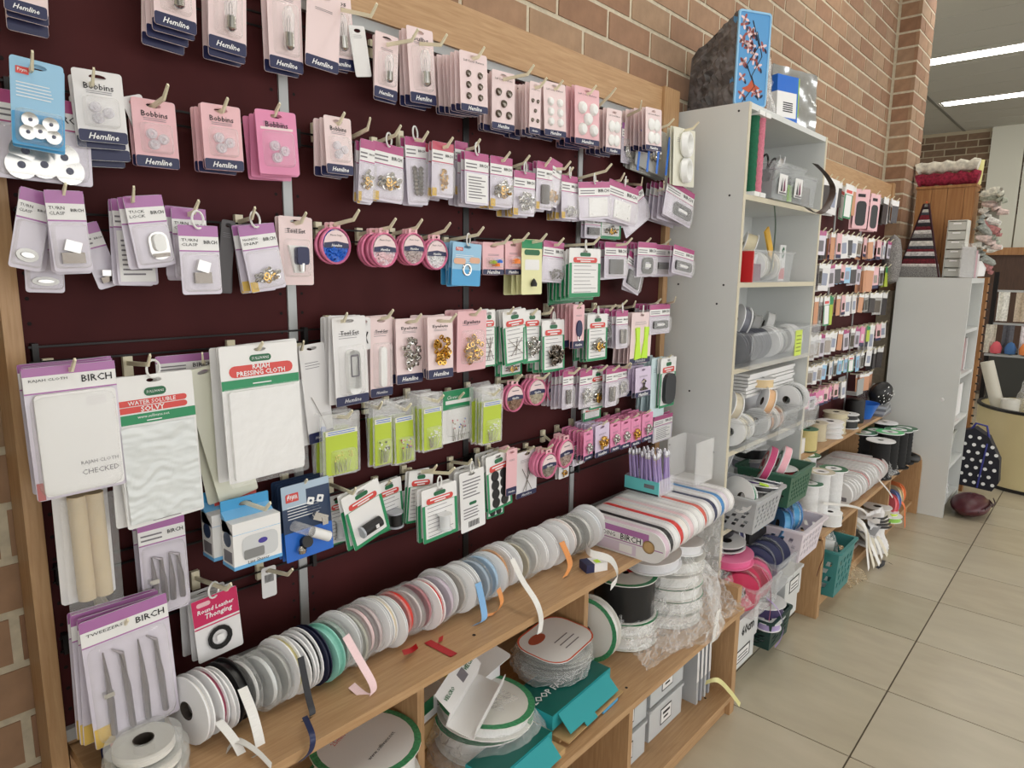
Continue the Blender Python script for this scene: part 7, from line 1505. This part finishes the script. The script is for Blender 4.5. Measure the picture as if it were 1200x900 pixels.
# plastic drawers and packets
od = empty('drawer_tower', (4.93, .79, DZ+.002)); tag(od, 'clear plastic drawer tower beside the cloth tree', 'drawers')
F_dr = film('milky_plastic', (236, 236, 228), gloss=.6, rough=.25)
obj('tower_shell', MB().bbox((.055, -.05, 0), (.06, .05, .34)).bbox((-.06, -.05, 0), (.055, -.046, .34)).bbox((-.06, .046, 0), (.055, .05, .34)).bbox((-.06, -.046, .335), (.055, .046, .34)), F_dr, od)
for k in range(6): d_ = obj('drawer', MB().bbox((-.062, -.044, .006+.055*k), (.05, .044, .054+.055*k)), F_dr, od); obj('drawer_lip', MB().bbox((-.066, -.02, .04+.055*k), (-.062, .02, .048+.055*k)), M_cond, d_)
for k in range(4): tag(obj('clear_packet', MB().bbox((-.004, -.035, 0), (.004, .035, .2-.02*k)), [F_bag, M_silverp, mat('pink_packet', (216, 180, 190), .3), M_white][k], None, (4.80+.03*k, .712-.005*k, DZ+.002), (0, .06, .2)), ['clear packet leaning on the drawer tower', 'silvery packet by the drawer tower', 'pinkish packet by the drawer tower', 'white packet by the drawer tower'][k], 'packet')
o = obj('net_bag', MB().lathe([(.0001, 0), (.04, .02), (.055, .1), (.05, .2), (.035, .27), (.0001, .3)], n=14).mesh('net_bag', True), mat('grey_net', (128, 124, 122), .6, var=.5, scale=140, bump=.8), None, (4.70, 1.085, 1.36)); o.location = (4.66, 1.075, 1.41); tag(o, 'grey net bag hanging by the brick pier', 'bag')
# hooks along the chest edge with hanging fabric bundles
rr = random.Random(21)
HC = [(206, 204, 190), (170, 174, 160), (206, 186, 180), (226, 224, 214), (150, 154, 148), (176, 120, 118)]
for k in range(12):
    y = .725-.012*(k % 3); z = 1.98-.035*k+rr.uniform(-.01, .01); x = 5.04+.03*(k % 4)
    n = 8; L = .16
    o = obj('fabric_bundle', MB().tube([(0, -.01*j+.015*math.sin(j+k), -L*j/n*(.7)) for j in range(n+1)], [.012+.012*math.sin(math.pi*j/n)+.004*rr.random() for j in range(n+1)], 8).mesh('fabric_bundle', True), mat('bundle_%d' % (k % 6), HC[k % 6], .9, var=.4, scale=60), None, (x, y, z), (rr.uniform(-.8, .2), rr.uniform(-.4, .4), 0)); tag(o, ['cream', 'sage', 'rose', 'ivory', 'grey green', 'dusky red'][k % 6]+' printed fabric bundle hung at the chest side', 'fabric', ['cream', 'sage', 'rose', 'ivory', 'grey green', 'dusky red'][k % 6]+' bundles at the chest side')
gp = obj('grey_packet', MB().bbox((-.01, -.03, 0), (.01, .03, .26)), mat('grey_plastic_card', (150, 148, 136), .4), None, (5.17, .655, 1.74)); tag(gp, 'grey card hanging beside the fabric bundles', 'card')
o = obj('white_bag', MB().lathe([(.0001, 0), (.07, .01), (.075, .06), (.05, .1), (.0001, .11)], n=14).mesh('white_bag', True), M_white, None, (5.06, .72, DZ+.002)); tag(o, 'white fabric bag at the corner of the low cabinet', 'bag')
# inside the low cabinet
rr = random.Random(5)
for zz, lab in ((.88, 'glossy magazine pack'), (.59, 'red and white pack')):
    for k in range(4): tag(obj('boxed_pack', MB().bbox((-.04, -.02, 0), (.04, .12, .2)), [M_paper, M_silverp, mat('crimson_pack', (160, 40, 60), .4), M_white][(k+int(zz*10)) % 4], None, (4.80+.1*k, .72, zz+.002), (0, 0, rr.uniform(-.1, .1))), lab+' on the low cabinet shelf', 'packet', lab+'s in the low cabinet')
tub('storage_basket', 'pale grey basket on the low cabinet shelf', 4.95, .80, .322, .3, .2, .16, mat('pale_grey_basket', (186, 188, 180), .4), .85, None, cat='basket')
crumple('clear_bag', 'crumpled clear bag in the foot of the low cabinet', (4.92, .76, .092), (.12, .08, .14), 3.9, amp=.025)
# maroon and dotted bags on the floor
M_mar = mat('maroon_nylon', (78, 30, 40), .35, var=.15, scale=20)
o = obj('maroon_bag', MB().grid(lambda u, v: ((.17*math.cos(u*6.2832)*math.cos((v-.5)*3.1))*(1+.06*noise.noise(Vector((math.cos(u*6.28)*2, math.sin(u*6.28)*2, v*6)))), (.105*math.sin(u*6.2832)*math.cos((v-.5)*3.1)), .062+.062*math.sin((v-.5)*3.1)*(1+.15*noise.noise(Vector((math.cos(u*6.28)*3, math.sin(u*6.28)*3, v*8))))), 28, 14).mesh('maroon_bag', True), M_mar, None, (4.92, .555, .003)); tag(o, 'squashed maroon nylon bag on the floor', 'bag')
for k in range(3): obj('seam_strap', MB().tube([(-.14+.02*k, -.06-.03*k, .06+.02*k), (0, -.1-.012*k, .075+.012*k), (.13, -.06-.02*k, .06+.015*k)], .006, 5, .5), mat('maroon_strap', (54, 20, 28), .5), o)
db = empty('dotted_bag', (5.27, .585, .1)); tag(db, 'navy tote bag with white polka dots hanging by the cabinet', 'bag')
ol = [(-.12, 0), (.1, -.01), (.13, .05), (.12, .2), (.05, .34), (-.03, .39), (-.1, .36), (-.115, .2)]
bm2 = MB().plate(ol, -.05, .05).mesh('bag_body', True); bm2.materials.append(mat('navy_tote', (20, 20, 34), .6))
body = obj('bag_body', bm2, None, db, (0, 0, 0), (0, 0, -math.pi/2))
for j in range(7):
    for i in range(5):
        x, z = -.1+.05*i+(.025 if j % 2 else 0), .03+.05*j
        inside = abs(x) < .118-.1*max(0, z-.2)**.9*1.0 and not (x > .02 and z > .31-.0) and x < .11
        if inside and z < .36: obj('white_dot', MB().plate(disc(0, 0, .0115, n=10), -.051), M_wink, body, (x, 0, z))
obj('bag_trim', MB().tube([(.02, -.055, .0), (.03, -.057, .12), (.045, -.055, .3)], .006, 5), mat('blue_trim', (46, 50, 130), .5), body); obj('bag_strap', MB().tube([(-.06, -.03, .36), (-.03, -.03, .42), (.03, -.03, .41), (.05, -.03, .33)], .007, 5), mat('blue_trim', (46, 50, 130), .5), body)
# timber post with studs, wire rack with hanging lace
po = empty('studded_post', (5.45, .70, 0)); tag(po, 'timber display post with black studs past the cabinet', 'post')
obj('post', MB().bbox((-.03, -.03, 0), (.03, .03, 1.46)), M_woodd, po); [obj('stud', MB().bbox((-.034, -.045, .2+.055*k), (-.02, -.03, .21+.055*k)), M_black, po) for k in range(23)]
rk = empty('wire_rack', (6.4, .50, 0)); tag(rk, 'wire rack hung with lace and trims behind the drum', 'rack')
for z in (1.35, 1.1, .86): obj('rack_bar', MB().bbox((-.01, -.5, z), (.01, .25, z+.015)), M_grey, rk)
for y in (-.5, .24): obj('rack_post', MB().bbox((-.015, y-.015, 0), (.015, y+.015, 1.5)), M_blackmetal, rk)
for k in range(13):
    y = .73-.055*k; c = [(206, 200, 186), (222, 220, 212), (90, 90, 96), (196, 180, 160), (220, 212, 214)][k % 5]; up = k % 2
    o = obj('hanging_trim', MB().grid(lambda u, v: (.012*math.sin(u*9+k), (u-.5)*.07, -v*.22), 6, 8).mesh('hanging_trim', True), mat('trim_%d' % (k % 5), c, .85, var=.25, scale=70), None, (6.37, y, 1.35 if up else 1.1)); tag(o, ['cream', 'white', 'charcoal', 'beige', 'blush'][k % 5]+' lace trim hanging on the wire rack', 'trim', ['cream', 'white', 'charcoal', 'beige', 'blush'][k % 5]+' trims on the wire rack')
for k in range(6): tag(obj('small_bundle', MB().lathe([(.0001, 0), (.035, .01), (.04, .05), (.02, .09), (.0001, .1)], n=10).mesh('small_bundle', True), mat('sb_%d' % k, [(206, 90, 100), (60, 100, 150), (222, 130, 70), (110, 120, 100), (226, 220, 206), (60, 60, 66)][k], .8), None, (6.33, .68-.09*k, .878)), ['rosy', 'blue', 'orange', 'olive', 'ivory', 'dark'][k]+' bundle sitting on the wire rack', 'bundle')
o = obj('rack_shelf', MB().bbox((-.08, -.5, .862), (.0, .25, .876)), M_grey, rk)
o = obj('fabric_bolt', MB().bbox((-.05, -.3, 0), (.05, .3, .05)), mat('aqua_cloth', (170, 200, 206), .8), None, (6.5, .3, 1.515)); o.location = (6.42, .2, 1.5); tag(o, 'pale aqua cloth bolt lying on the rack top', 'fabric')
o = obj('dark_cupboard', MB().bbox((-.2, -.5, 0), (.2, .28, .84)).bbox((-.205, -.11, .05), (-.2, -.1, .8)), mat('charcoal_cupboard', (62, 62, 58), .6), None, (6.95, .48, 0)); tag(o, 'charcoal cupboard behind the wire rack', 'cupboard'); obj('cupboard_top', MB().bbox((-.21, -.51, .84), (.21, .29, .86)), M_black, o)
# cream drum full of rolled film
dr = obj('drum', MB().lathe([(.40, 0), (.41, .01), (.41, .55), (.395, .555), (.395, .03), (.0001, .03)], n=48).mesh('drum', True), mat('cream_vinyl', (208, 194, 150), .35, var=.04, scale=6), None, (6.02, .30, .002)); tag(dr, 'large cream drum holding upright rolls', 'drum')
obj('black_rim', MB().lathe([(.412, .54), (.418, .545), (.418, .56), (.395, .562), (.395, .55)], n=48, cap=False), M_black, dr); obj('black_foot', MB().lathe([(.412, 0), (.416, .0), (.416, .02), (.411, .022)], n=48, cap=False), M_black, dr)
for k, (x, y, ty, tx, r, h, c, l) in enumerate(((5.88, .42, .0, .3, .042, .86, (214, 210, 196), 'white paper roll leaning out of the drum'), (5.84, .30, .0, -.12, .062, .9, (220, 220, 214), 'bagged white film roll in the drum'), (6.05, .15, .0, .1, .055, .9, (214, 214, 208), 'second bagged film roll in the drum'), (5.80, .50, 0, 0, .055, .58, (226, 224, 216), 'short white roll at the drum rim'))):
    o = obj('film_roll', MB().lathe([(r*.5, 0), (r, 0), (r, h), (r*.5, h), (r*.5, h-.03), (.0001, h-.03)], n=18).mesh('film_roll', True), mat('roll_%d' % k, c, .4, bump=.2, scale=20), None, (x, y, .04), (-tx, ty, 0)); tag(o, l, 'roll')
crumple('clear_bag', 'big clear bag over the rolls in the drum', (5.95, .25, .5), (.2, .22, .5), 6.6, amp=.02, nu=36, nv=24)
